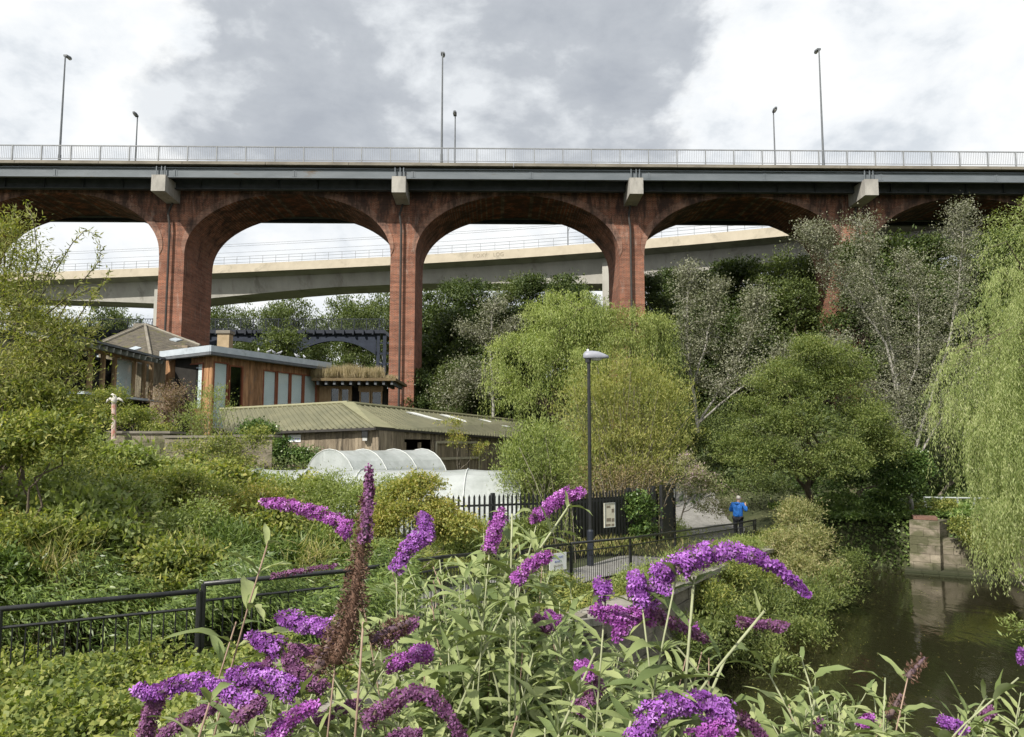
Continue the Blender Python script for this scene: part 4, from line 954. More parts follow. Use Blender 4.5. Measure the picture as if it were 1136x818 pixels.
# ------------------------------------------------------------------ black hand railings
def railing(name, pts, label, tube_top=.03, flat=False, gap=.19, hgt=1.05, pitch=.115, post=None, infill=True):
    p0 = pts[0]; e = empty(name, (p0[0], p0[1], p0[2]-hgt), label, 'railing'); o_ = tuple(e.location)
    P_ = [Vector(p) for p in pts]; top_, mid = MB(), MB()
    top_.tube(P_, tube_top, 8); mid.tube([p-Vector((0, 0, gap)) for p in P_], .018, 6); mid.tube([p-Vector((0, 0, hgt-.1)) for p in P_], .018, 6)
    bal = MB()
    for a, b in zip(P_[:-1], P_[1:]):
        n = int((b-a).length/pitch)
        for k in range(1, n):
            c = a.lerp(b, k/n); bal.tube([c-Vector((0, 0, hgt-.1)), c-Vector((0, 0, gap))], .0085, 5, cap=False)
    top_.build('handrail', M_black, e, o_, smooth=True); mid.build('rail', M_black, e, o_); bal.build('balusters', M_black, e, o_)
    for p in P_: mb = MB(); mb.tube([p-Vector((0, 0, hgt+.5)), p+Vector((0, 0, .0))], .032, 8); mb.build('post', M_black, e, o_)
    return e
def pt(px, py, D): p = P(px, py, D); return (p.x, p.y, p.z)
railing('hand_railing', [pt(-160, 690, 7.6), pt(0, 676, 8.4), pt(221, 656, 9.3)], 'near black railing section at left, its handrail a step lower')
railing('hand_railing', [pt(226, 648, 9.35), pt(385, 633.5, 10.7), pt(490, 618, 13.2), pt(580, 609.5, 16.6), pt(633, 603.5, 18.2)], 'black railing running behind the purple buddleia towards the path', post=1)
railing('hand_railing', [pt(634, 603, 18.2), pt(699, 597, 21.2), pt(749, 590, 25.2), pt(816, 581, 30.8), pt(836, 577.5, 31.4)], 'black railing between the riverside path and the stone wall')
railing('hand_railing', [pt(836, 577.5, 31.4), pt(838, 576.5, 34.5)], 'short black railing return at the path end beside the person')
# small white notice tied to the railing
a = P(609, 614, 17.3); b = P(628, 631, 17.6); sn = empty('railing_notice', (a.x, 17.3, b.z), 'small white notice with blue print tied to the black railing', 'sign'); o_ = tuple(sn.location)
sw = Wall((a.x, 17.15), (b.x, 17.55)); z0, z1 = b.z, a.z
mb = MB(); sw.box(mb, 0, sw.L, z0, z1, 0, .008); mb.build('plate', M_white, sn, o_)
for i, (t_, mt) in enumerate((('DOGS MUST', M_bluep), ('BE KEPT', M_bluep), ('ON LEADS', M_ink))):
    text_on(t_, 'lettering', sw.pt(sw.L/2, z1-(z1-z0)*(.25+.24*i), .010), sw.u, .062, mt, sn, ext=.0015)
mb = MB(); sw.box(mb, -.1, sw.L+.05, z0-.08, z0-.05, -.01, .012); mb.build('fixing_strap', M_galv, sn, o_)
# ------------------------------------------------------------------ person in blue jacket
def skinned(name, verts, edges, radii, mat, parent, org, sub=2, root=0):
    me = bpy.data.meshes.new(name); me.from_pydata([tuple(Vector(v)) for v in verts], edges, []); o = bpy.data.objects.new(name, me); COL.objects.link(o)
    md = o.modifiers.new('skin', 'SKIN'); md.use_smooth_shade = True
    for i, r in enumerate(radii):
        rr_ = r if isinstance(r, tuple) else (r, r); me.skin_vertices[0].data[i].radius = rr_; me.skin_vertices[0].data[i].use_root = (i == root)
    o.modifiers.new('sub', 'SUBSURF').levels = sub
    bpy.context.view_layer.update(); dg = bpy.context.evaluated_depsgraph_get(); m2 = bpy.data.meshes.new_from_object(o.evaluated_get(dg)); bpy.data.objects.remove(o)
    m2.materials.clear(); m2.materials.append(mat)
    for p_ in m2.polygons: p_.use_smooth = True
    o2 = bpy.data.objects.new(name, m2); COL.objects.link(o2); o2.parent = parent; return o2
pp = P(819.5, 603, 32.6); pz = hz(pp.x, 32.6)+.06
foot = P(819.5, 551.5, 32.6).z-1.74
pers = empty('person', (pp.x, 32.6, foot), 'person seen from behind in bright blue hooded jacket and dark trousers', 'person', rz=math.radians(-30)); o_ = (0, 0, 0); pers.scale = (1.12, 1.1, 1.03)
M_skin = mat_noise('skin', (.42, .25, .18), (.50, .31, .23), 6, .6); M_jkt = mat_noise('blue_jacket', (.02, .14, .52), (.035, .19, .62), 4, .6, .4, bscale=9); M_trs = mat_noise('dark_trousers', (.012, .013, .018), (.02, .022, .03), 5, .85, .3)
M_hair = mat_noise('grey_hair', (.32, .30, .27), (.45, .43, .38), 20, .8); M_shoe = mat_noise('dark_shoe', (.03, .028, .026), (.05, .045, .04), 5, .6)
# body faces away (+y); local x right
B = []; E = []; R_ = []
def nd(x, y, z, r, par=None):
    B.append((x, y, z)); R_.append(r)
    if par is not None: E.append((par, len(B)-1))
    return len(B)-1
pel = nd(0, 0, .95, (.15, .11)); wa = nd(0, .0, 1.12, (.13, .10), pel); che = nd(0, .02, 1.32, (.16, .115), wa); nk = nd(.01, .05, 1.46, (.06, .06), che); ne2 = nd(.015, .07, 1.53, (.055, .055), nk); hd = nd(.02, .09, 1.62, (.078, .095), ne2); ht = nd(.02, .09, 1.69, (.06, .075), hd)
hands = []
for s in (-1, 1):
    sh = nd(.17*s, .03, 1.40, .058, che); el = nd(.27*s, .06, 1.14, .042, sh)
    wr = nd(.16*s if s < 0 else .22, .30, 1.14 if s < 0 else 1.34, .028, el); pm = nd(wr and (.11*s if s < 0 else .17), .37, 1.17 if s < 0 else 1.42, (.036, .018), wr)
    for k in range(4):
        f1_ = nd(B[pm][0]+(.02-.012*k)*s, .42, B[pm][2]+.035-.018*k, .010, pm); nd(B[f1_][0]-.025*s, .445, B[f1_][2]+.008, .008, f1_)
    th = nd(B[wr][0]-.03*s, .36, B[wr][2]+.06, .011, wr); nd(B[th][0]-.01*s, .39, B[th][2]+.03, .009, th)
for s in (-1, 1):
    hp = nd(.09*s, 0, .88, .085, pel); kn = nd(.10*s, .03 if s < 0 else -.01, .49, .058, hp); an = nd(.11*s, 0, .09, .038, kn); nd(.12*s, .12, .035, .035, an)
skinned('body', B, E, R_, M_skin, pers, o_, 2)
B = []; E = []; R_ = []
pel = nd(0, 0, .88, (.20, .145)); wa = nd(0, 0, 1.02, (.195, .145), pel); w2 = nd(0, .0, 1.18, (.19, .14), wa); che = nd(0, .02, 1.33, (.20, .14), w2); cl = nd(.005, .035, 1.45, (.10, .085), che)
for s in (-1, 1):
    sh = nd(.185*s, .03, 1.41, .082, che); el = nd(.29*s, .05, 1.14, .068, sh); nd(.18*s if s < 0 else .235, .28, 1.14 if s < 0 else 1.31, .045, el)
skinned('jacket', B, E, R_, M_jkt, pers, o_, 2)
B = [(0, -.03, 1.44), (0, -.085, 1.46), (0, -.11, 1.40)]; skinned('hood', B, [(0, 1), (1, 2)], [(.11, .07), (.12, .06), (.07, .035)], M_jkt, pers, o_, 2)
B = []; E = []; R_ = []
pel = nd(0, 0, .93, (.165, .125))
for s in (-1, 1):
    hp = nd(.095*s, 0, .84, .105, pel); kn = nd(.105*s, .03 if s < 0 else -.01, .49, .078, hp); nd(.11*s, 0, .08, .062, kn)
skinned('trousers', B, E, R_, M_trs, pers, o_, 2)
for s in (-1, 1): skinned('shoe', [(.11*s, -.05, .05), (.115*s, .06, .045), (.125*s, .17, .035)], [(0, 1), (1, 2)], [(.045, .045), (.048, .04), (.04, .03)], M_shoe, pers, o_, 2)
mb = MB(); mb.ball((.02, .07, 1.655), .10, 12, 8, (.88, .98, .92)); mb.build('hair', M_hair, pers, o_, smooth=True)
for s in (-1, 1): mb = MB(); mb.ball((.02+.088*s, .09, 1.62), .028, 8, 6, (.4, .8, 1.1)); mb.build('ear', M_skin, pers, o_, smooth=True)
mb = MB(); mb.tube([(.02, .175, 1.62), (.02, .20, 1.60), (.02, .175, 1.585)], [.012, .018, .012], 6); mb.build('nose', M_skin, pers, o_)
# ------------------------------------------------------------------ vegetation helpers
M_barkpale = mat_noise('pale_bark', (.22, .21, .18), (.36, .345, .31), 3, .85, .3, (1, 1, .5), c3=(.16, .15, .13), s3=2, t3=.6)
M_bark = mat_noise('brown_bark', (.07, .055, .04), (.13, .105, .075), 4, .9, .5, (1, 1, .4))
M_twig = mat_noise('grey_twig', (.15, .13, .10), (.24, .21, .17), 4, .9)
L_willow = leaf_mat('willow_leaf', [(.055, .085, .018), (.11, .145, .03), (.165, .20, .05), (.20, .225, .07)], .38, pscale=.5, warm=(1.03, 1, 1))
L_willow2 = leaf_mat('willow_leaf_near', [(.07, .10, .022), (.125, .155, .04), (.175, .20, .065), (.23, .235, .11)], .4, pscale=.6, warm=(1, 1, 1.05))
L_bamboo = leaf_mat('osier_leaf', [(.058, .082, .017), (.11, .138, .030), (.165, .185, .048), (.18, .18, .055)], .4, pscale=.8)
L_light = leaf_mat('light_green_leaf', [(.06, .095, .022), (.11, .155, .04), (.165, .205, .06)], .4, pscale=.9)
L_poplar = leaf_mat('silver_poplar_leaf', [(.042, .050, .025), (.068, .078, .042), (.09, .097, .06), (.135, .138, .105), (.075, .09, .058)], .2, warm=(1.04, 1, .96), patch=.15, pscale=.8)
L_sallow = leaf_mat('sallow_leaf', [(.025, .045, .010), (.055, .085, .018), (.09, .125, .028), (.13, .155, .045)], .35, pscale=.5)
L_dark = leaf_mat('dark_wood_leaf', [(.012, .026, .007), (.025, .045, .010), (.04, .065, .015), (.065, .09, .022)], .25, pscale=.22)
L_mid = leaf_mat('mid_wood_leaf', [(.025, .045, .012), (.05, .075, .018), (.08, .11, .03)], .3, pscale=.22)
L_hedge = leaf_mat('hedge_leaf', [(.03, .055, .010), (.07, .10, .018), (.13, .16, .032), (.20, .20, .045)], .4, pscale=1.1)
L_yellow = leaf_mat('yellowing_leaf', [(.07, .10, .02), (.12, .15, .03), (.17, .18, .035), (.20, .16, .04)], .4, pscale=1.2)
L_dry = leaf_mat('dry_brown_leaf', [(.10, .085, .045), (.16, .13, .07), (.13, .13, .05), (.22, .17, .11)], .25, pscale=1.0)
L_cover = leaf_mat('hop_leaf', [(.03, .055, .010), (.07, .105, .018), (.12, .155, .028), (.18, .20, .05)], .4, pscale=1.5)
L_ivy = leaf_mat('ivy_leaf', [(.012, .035, .008), (.03, .065, .012), (.055, .10, .02), (.09, .14, .035)], .2, rough=.35, pscale=1.2)
L_bankivy = leaf_mat('bank_ivy_leaf', [(.03, .065, .014), (.06, .11, .022), (.09, .15, .035), (.13, .19, .05)], .25, rough=.35, pscale=1.2)
L_lance = leaf_mat('lance_leaf', [(.025, .055, .010), (.06, .10, .018), (.10, .15, .03)], .3, rough=.4, pscale=.8)
L_grass = leaf_mat('grass_blade', [(.05, .08, .015), (.11, .14, .03), (.18, .18, .06), (.24, .20, .10)], .35, pscale=.9)
def scatter_lumps(lumps, ncl, rng, shell=.55, low=-.7):
    L = np.array(lumps, float); w = (L[:, 3]*L[:, 4]+L[:, 4]*L[:, 5]+L[:, 3]*L[:, 5]); w /= w.sum()
    i = rng.choice(len(L), ncl, p=w); d = rdir(ncl, rng)
    d[:, 2] = np.where(d[:, 2] < low, -d[:, 2], d[:, 2]); r = shell+(1-shell)*rng.random(ncl)**.7
    r *= 1+rng.normal(0, .12, ncl)
    c = L[i, :3]+d*r[:, None]*L[i, 3:6]; out = norm(d/L[i, 3:6])
    return c, out, r, i
def crown(lumps, ncl, per, cr, L, W, rng, shell=.5, droop=.2, up=.25, outw=.6, low=-.7, spray=.0):
    c, out, r, _ = scatter_lumps(lumps, ncl, rng, shell, low)
    n = ncl*per; cc = np.repeat(c, per, 0); oo = np.repeat(out, per, 0)
    # each clump is a little flattened spray of leaves leaning outwards
    g = rng.normal(size=(n, 3))*cr*np.array([1, 1, .62])*np.repeat(.35+rng.random(ncl)*.85, per)[:, None]
    pos = cc+g
    d = oo*outw+rdir(n, rng)*.75+np.array([0, 0, up-droop]); nr = np.array([0, 0, 1.0])*.8+rdir(n, rng)*.7+oo*.3
    return leaf_quads(pos, d, L*(.7+.6*rng.random(n)), W*(.7+.6*rng.random(n)), rng, norm(nr), fold=.12), c
def broken(lumps, rng, k=6):
    out = []
    for (x, y, z, rx, ry, rz) in lumps:
        out.append((x, y, z, rx*.74, ry*.74, rz*.74))
        for j in range(k):
            d = rdir(1, rng)[0]; d[2] = abs(d[2])*1.0-.25; f = rng.uniform(.26, .48); q = rng.uniform(.68, .92)
            out.append((x+d[0]*rx*q, y+d[1]*ry*q, z+d[2]*rz*q, rx*f, ry*f, rz*f*.85))
    return out
def strands(starts, lens, step, L, W, rng, sway=.25, outs=None, hang=1.0):
    ch = []; P0 = []; D0 = []
    for i in range(len(starts)):
        n = max(3, int(lens[i]/step)); t = np.arange(n)*step; o = outs[i] if outs is not None else np.zeros(3)
        ph = rng.random()*6; a = rng.normal(0, sway, 2)*.25
        h = np.minimum(t/.9, 1)**1.4
        x = starts[i][0]+o[0]*np.minimum(t, .8)*.7+a[0]*t+.03*np.sin(t*2+ph); y = starts[i][1]+o[1]*np.minimum(t, .8)*.7+a[1]*t+.03*np.cos(t*2.3+ph)
        z = starts[i][2]+o[2]*.35*np.minimum(t, .5)-t*h*hang
        P0.append(np.stack([x, y, z], 1)); 
    P0 = np.concatenate(P0); n = len(P0)
    d = rdir(n, rng)*np.array([.6, .6, .2])+np.array([0, 0, -1.0])
    return leaf_quads(P0+rng.normal(0, .02, (n, 3)), d, L*(.7+.6*rng.random(n)), W*(.8+.4*rng.random(n)), rng, fold=.1)
def limb_path(a, b, rng, n=6, bow=.12, wob=.05):
    a, b = np.array(a, float), np.array(b, float); L = np.linalg.norm(b-a); t = np.linspace(0, 1, n)[:, None]
    p = a+(b-a)*t; p[:, 2] += np.sin(t[:, 0]*PI)*L*bow; w = rng.normal(size=(n, 3))*wob*L*np.sin(t*PI); return p+w
def skeleton(base, fork, targets, rng, r0, bark, parent, org, twigs=None, ntw=40, trunk_name='trunk', limb_r=.35, bow=.05):
    mb = MB(); tp = limb_path(base, fork, rng, 5, 0, .03); mb.tube(tp, list(np.linspace(r0, r0*.6, 5)), 8); mb.build(trunk_name, bark, parent, org, smooth=True)
    ends = []; mb = MB()
    for t in targets:
        lp_ = limb_path(tp[-1] if rng.random() < .7 else tp[-2], t, rng, 7, bow, .06); mb.tube(lp_, list(np.linspace(r0*limb_r*1.3, r0*.10, 7)), 6); ends.append(lp_)
    if twigs is not None and len(twigs):
        idx = rng.choice(len(twigs), min(ntw, len(twigs)), replace=False); allp = np.concatenate([e[2:] for e in ends])
        for k in idx:
            q = twigs[k]; j = np.argmin(((allp-q)**2).sum(1)); s = allp[j]; mb.tube(limb_path(s, q, rng, 4, .05, .06), [r0*.10, r0*.07, r0*.045, r0*.02], 4, cap=False)
    mb.build('branches', bark, parent, org, smooth=True)
def LP(px, py, D, rx, ry, rz):
    """lump given by where the photo shows its middle, radii in metres"""
    p = P(px, py, D); return (p.x, p.y, p.z, rx, ry, rz)
def plant(name, label, cat, bx, by, lumps, mat, seed, ncl=400, per=30, cr=.35, L=.12, W=.05, bark=M_bark, r0=.12, fork=None, ntw=40, group=None, crown_name='crown', shell=.5, trunkname='trunk', nolimb=False, zoff=0, **kw):
    rng = np.random.default_rng(seed); z = hz(bx, by)+zoff; e = empty(name, (bx, by, z), label, cat, group); o_ = (bx, by, z)
    q, c = crown(broken(lumps, rng), ncl, per, cr, L, W, rng, shell=shell, **kw)
    build_leaves(crown_name, [q], mat, e, o_)
    if not nolimb:
        Lm = np.array(lumps, float); top_ = Lm[:, :3]
        f = fork if fork is not None else (bx+(top_[:, 0].mean()-bx)*.4, by+(top_[:, 1].mean()-by)*.4, z+(Lm[:, 2].mean()-z)*.45)
        skeleton((bx, by, z-.2), f, top_, rng, r0, bark, e, o_, c, ntw, trunkname)
    return e
# ------------------------------------------------------------------ far wood on the hillside, each tree a copy of one of a few kinds
def proto_tree(name, seed, mat, H, lumps, ncl, per, cr, L, W, bark=M_bark, r0=.25):
    rng = np.random.default_rng(seed); e = bpy.data.objects.new(name, None); COL.objects.link(e)
    q, c = crown(lumps, ncl, per, cr, L, W, rng, shell=.45); build_leaves('crown', [q], mat, e, (0, 0, 0))
    skeleton((0, 0, -.5), (0, 0, H*.35), np.array(lumps)[:, :3], rng, r0, bark, e, (0, 0, 0), c, 30); return e
def rl(rng, n, R, H, base=.35, rs=(.35, .55)):
    out = []
    for k in range(n):
        a = rng.random()*2*PI; h = base+(1-base)*rng.random(); rad = R*(1-.55*((h-base)/(1-base))**1.5)*rng.random()**.5*.75; r = R*rng.uniform(*rs)
        out.append((math.cos(a)*rad, math.sin(a)*rad, min(H*h, H-r*.6), r, r, r*.85))
    out.append((0, 0, H*.62, R*.6, R*.6, H*.28)); return out
_r = np.random.default_rng(11)
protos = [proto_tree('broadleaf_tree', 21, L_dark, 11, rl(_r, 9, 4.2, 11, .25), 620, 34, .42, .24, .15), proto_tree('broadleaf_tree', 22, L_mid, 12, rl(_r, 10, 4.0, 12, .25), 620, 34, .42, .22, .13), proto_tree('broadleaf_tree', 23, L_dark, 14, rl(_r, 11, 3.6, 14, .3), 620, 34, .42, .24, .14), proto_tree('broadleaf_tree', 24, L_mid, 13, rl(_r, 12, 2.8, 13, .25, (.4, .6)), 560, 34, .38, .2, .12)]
used_ = [False]*4
def copy_tree(k, x, y, s, rz, label, group, sz=1.0):
    if not used_[k]: e = protos[k]; used_[k] = True
    else:
        e = protos[k].copy(); COL.objects.link(e)
        for c in protos[k].children: d = c.copy(); COL.objects.link(d); d.parent = e
    e.location = (x, y, hz(x, y)-.3); e.rotation_euler[2] = rz; e.scale = (s, s, s*sz); return props(e, label, 'tree', group)
rr = random.Random(9)
GL = 'trees crowding the hillside behind the viaducts'
LBL = ['dark green broadleaf tree merging into the wood behind the viaducts', 'mid green broadleaf tree in the wood behind the viaducts', 'tall dark tree in the wood behind the viaducts', 'slender mid green tree in the wood behind the viaducts']
def row(pts):
    for (px, D, topy, k) in pts:
        x = P(px, 400, D).x; g = hz(x, D); zt = P(px, topy, D).z; Hk = (11.3, 12.3, 14.3, 13.3)[k]; s = max(.45, (zt-g)/Hk); copy_tree(k, x, D, s if s < 1.6 else 1.6, rr.uniform(0, 6), LBL[k], GL, sz=1 if s < 1.6 else s/1.6)
# left: lighter trees beyond the iron bridge
row([(40, 150, 338, 1), (75, 135, 340, 3), (112, 140, 333, 1), (138, 150, 338, 3), (20, 125, 345, 0), (250, 140, 336, 1), (275, 150, 330, 3), (305, 128, 322, 3), (330, 135, 330, 1), (352, 150, 338, 3), (375, 140, 327, 1), (398, 132, 322, 3), (420, 145, 326, 1), (440, 138, 320, 3), (-60, 130, 330, 1)])
row([(312, 96, 348, 3)])
# wood behind the middle and right arches
row([(482, 80, 322, 0), (505, 84, 310, 2), (535, 78, 312, 0), (560, 86, 307, 1), (590, 80, 305, 2), (622, 84, 306, 0), (648, 76, 315, 0), (500, 70, 345, 0), (530, 66, 352, 0), (565, 69, 340, 2), (600, 70, 335, 0), (470, 72, 372, 0), (640, 70, 322, 0),
     (690, 74, 318, 2), (722, 70, 302, 2), (748, 76, 296, 0), (775, 68, 300, 2), (800, 72, 290, 0), (828, 70, 286, 2), (856, 72, 282, 1), (884, 67, 284, 1), (910, 70, 280, 2), (862, 62, 305, 1), (892, 60, 310, 1), (832, 62, 322, 0), (795, 61, 325, 0),
     (940, 66, 300, 2), (975, 64, 300, 0), (1010, 66, 296, 2), (1050, 62, 300, 0), (1090, 64, 290, 2), (1130, 60, 300, 0), (1170, 64, 280, 2), (760, 60, 350, 0), (725, 60, 345, 2), (1210, 58, 290, 0)])
row([(960, 58, 262, 2), (1000, 57, 258, 0), (1035, 58, 262, 2), (1075, 57, 265, 0), (1112, 58, 255, 2), (1150, 57, 250, 0)])
row([(465, 60, 408, 0), (498, 56, 400, 1), (735, 54, 380, 0), (520, 59, 395, 2)])
# ------------------------------------------------------------------ the two weeping willows behind the lamp
def willow(name, label, bx, by, lumps, mat, seed, nst, lr, step, L, W, ncl, per, r0=.22, bark=M_bark, cr=.4, stw=.25, zfilt=None):
    rng = np.random.default_rng(seed); z = hz(bx, by); e = empty(name, (bx, by, z), label, 'tree'); o_ = (bx, by, z)
    bl = broken(lumps, rng, 8); hc, ho, _, _ = scatter_lumps(bl, max(20, nst//14), rng, .85, -.05); ii = rng.integers(0, len(hc), nst)
    c = hc[ii]+rng.normal(0, .17, (nst, 3))*np.array([1, 1, .5]); out = ho[ii]
    st = strands(c, rng.uniform(*lr, nst), step, L, W, rng, outs=out, sway=stw)
    q, cc = crown(bl, ncl, per, cr*.75, L*1.1, W*1.1, rng, shell=.5, droop=1.1, up=.1, outw=.5)
    build_leaves('crown', [st, q], mat, e, o_)
    Lm = np.array(lumps); skeleton((bx, by, z-.3), (bx, by, z+(Lm[:, 2].max()-z)*.45), Lm[:, :3], rng, r0, bark, e, o_, c, 60, bow=.12)
    return e
willow('weeping_willow', 'broad yellow-green weeping willow left of the lamp post head', P(612, 500, 41).x, 41,
       [LP(640, 345, 41, 2.3, 2.0, 1.6), LP(612, 352, 40.5, 1.5, 1.5, 1.3), LP(575, 392, 40, 1.3, 1.5, 1.5), LP(565, 425, 39.6, 1.1, 1.2, 1.6), LP(615, 400, 39.5, 2.0, 1.8, 2.2), LP(655, 380, 41, 1.8, 1.8, 2.2), LP(575, 450, 39.2, 1.2, 1.2, 1.4), LP(632, 440, 39.3, 2.2, 1.6, 1.6)], L_willow, 31, 900, (.8, 2.6), .075, .13, .035, 800, 26)
willow('weeping_willow', 'rounder weeping willow standing right of the lamp, under the third pier', P(715, 500, 40.5).x, 40.5,
       [LP(705, 362, 40.5, 1.7, 1.6, 1.3), LP(728, 375, 40, 1.2, 1.5, 1.4), LP(695, 400, 39.6, 1.8, 1.6, 1.9), LP(736, 415, 39.6, 1.2, 1.3, 1.8), LP(700, 440, 39.3, 2.2, 1.5, 1.5), LP(680, 370, 41, 1.2, 1.2, 1.2)], leaf_mat('willow_leaf_cool', [(.045, .075, .014), (.085, .12, .024), (.125, .165, .04), (.16, .19, .055)], .35, pscale=.5), 32, 800, (.8, 2.2), .075, .13, .036, 700, 26)
# fine upright osier clump and its lighter neighbour, in front of the willows
def osier(name, label, bx, by, lumps, mat, seed, nst, step, L, W, ncl=300, per=20, stem=M_twig, rad=.55, lean=.10, r=.012, cat='shrub', both=True):
    rng = np.random.default_rng(seed); z = hz(bx, by); e = empty(name, (bx, by, z), label, cat); o_ = (bx, by, z)
    c, out, rr_, _ = scatter_lumps(lumps, nst, rng, .3, -.9); mb = MB(); PP = []; DD = []
    for i in range(nst):
        a = np.array([bx+rng.normal(0, rad), by+rng.normal(0, rad), z]); b = c[i]; a[0] += (b[0]-bx)*.25; a[2] = z-.1
        k = max(6, int(np.linalg.norm(b-a)/step)); t = np.linspace(0, 1, k)[:, None]; m_ = a*(1-t)+b*t; m_[:, :2] = (a+(b-a)*(t**1.5))[:, :2]
        if i % 3 == 0: mb.tube(m_[::max(1, k//4)], r, 3, cap=False)
        lo = int(k*.22); PP.append(m_[lo:]); DD.append(np.repeat(norm((b-a)[None]), k-lo, 0))
    PP = np.concatenate(PP); DD = np.concatenate(DD); n = len(PP); d = DD*.9+rdir(n, rng)*.75+np.array([0, 0, .0])
    q1 = leaf_quads(PP+rng.normal(0, .05, (n, 3)), d, L*(.7+.6*rng.random(n)), W*(.8+.4*rng.random(n)), rng, fold=.1)
    ch = [q1]
    if both: q2, _ = crown(lumps, ncl, per, .25, L, W, rng, shell=.5, up=.6, droop=0, outw=.35); ch.append(q2)
    build_leaves('foliage', ch, mat, e, o_); mb.build('stems', stem, e, o_); return e
osier('osier_clump', 'tall golden osier clump with fine upright stems right behind the lamp post', P(690, 560, 29).x, 29, [LP(655, 470, 29, 1.5, 1.2, 1.9), LP(710, 455, 29.3, 1.7, 1.2, 1.9), LP(748, 470, 29, 1.0, 1.0, 1.7), LP(690, 430, 29.3, 1.8, 1.1, 1.2), LP(690, 510, 28.6, 2.4, 1.2, 1.2)], L_bamboo, 41, 620, .08, .13, .028, 900, 22)
osier('willow_shrub', 'pale green feathery willow shrub by the white polytunnel end', P(600, 560, 25).x, 24.9, [LP(600, 502, 25, 1.15, .8, 1.05), LP(576, 520, 24.8, .7, .6, .8), LP(622, 520, 25, .8, .8, .9)], L_light, 42, 260, .07, .13, .028, 420, 22)
osier('brown_stem_thicket', 'thicket of thin brown stems sprouting behind the dark fence panel', P(672, 560, 28).x, 27.9, [LP(660, 532, 28, 1.6, .4, .5), LP(715, 530, 28, 1.3, .4, .5)], L_dry, 43, 260, .12, .10, .02, 120, 16, cat='shrub', rad=.8)
# grey barked thin tree left of the willow
def airy_tree(name, label, bx, by, limbs, mat, seed, bark=M_barkpale, L=.09, W=.07, cl=9, per=26, cr=.22, r0=.12, tw=4, extra=None, nex=0, cat='tree'):
    """open crown: visible pale limbs given as pixel polylines, leaf tufts along their outer halves"""
    rng = np.random.default_rng(seed); z = hz(bx, by); e = empty(name, (bx, by, z), label, cat); o_ = (bx, by, z); tr = MB(); br = MB(); cs = []
    for i, (pl, D, ra, rb) in enumerate(limbs):
        pts = np.array([P(x, y, D+dd) for (x, y, dd) in pl]); k = np.linspace(0, len(pts)-1, len(pts)*4); pts = np.stack([np.interp(k, np.arange(len(pts)), pts[:, c]) for c in range(3)], 1)
        pts += rng.normal(0, .02, pts.shape); rad = np.linspace(ra, rb, len(pts)); (tr if i == 0 else br).tube(pts, list(rad), 7)
        for j in range(len(pts)//4, len(pts)):
            for m_ in range(tw):
                dr = rdir(1, rng)[0]; dr[2] = abs(dr[2])*.7+.1; ln = rng.uniform(.4, 1.3)*(1.25-.5*j/len(pts)); q = pts[j]+dr*ln; br.tube(limb_path(pts[j], q, rng, 4, .06, .06), [rb*.9, rb*.6, rb*.4, .004], 4, cap=False)
                for c_ in range(cl): cs.append(pts[j]+dr*ln*rng.uniform(.35, 1.1)+rng.normal(0, .14, 3))
    cs = np.array(cs); n = len(cs)*per; pos = np.repeat(cs, per, 0)+rng.normal(size=(n, 3))*cr*np.array([1, 1, .8]); 
    ch = [leaf_quads(pos, rdir(n, rng)+np.array([0, 0, -.15]), L*(.6+.7*rng.random(n)), W*(.6+.7*rng.random(n)), rng, fold=.08)]
    if extra: q2, _ = crown(extra, nex, per, cr*1.4, L, W, rng, shell=.4); ch.append(q2)
    build_leaves('crown', ch, mat, e, o_); tr.build('trunk', bark, e, o_, smooth=True); br.build('branches', bark, e, o_, smooth=True); return e
airy_tree('grey_birch', 'thin pale-trunked tree with sparse grey leaves, right of the middle pier', P(546, 480, 52).x, 52,
          [([(548, 500, 0), (547, 440, 0), (544, 390, 0), (546, 350, 0), (550, 338, 0)], 52, .11, .03), ([(547, 440, 0), (530, 425, .3), (515, 418, .3)], 52, .04, .02), ([(545, 400, 0), (560, 375, 0), (575, 360, 0)], 52, .04, .02), ([(545, 390, 0), (530, 372, 0), (512, 368, 0)], 52, .04, .02)],
          L_poplar, 51, cl=4, per=16, cr=.3, L=.13, W=.09, tw=3, extra=[LP(520, 425, 52.5, 1.8, 1.2, 2.0), LP(500, 440, 53, 1.4, 1, 1.6)], nex=170)
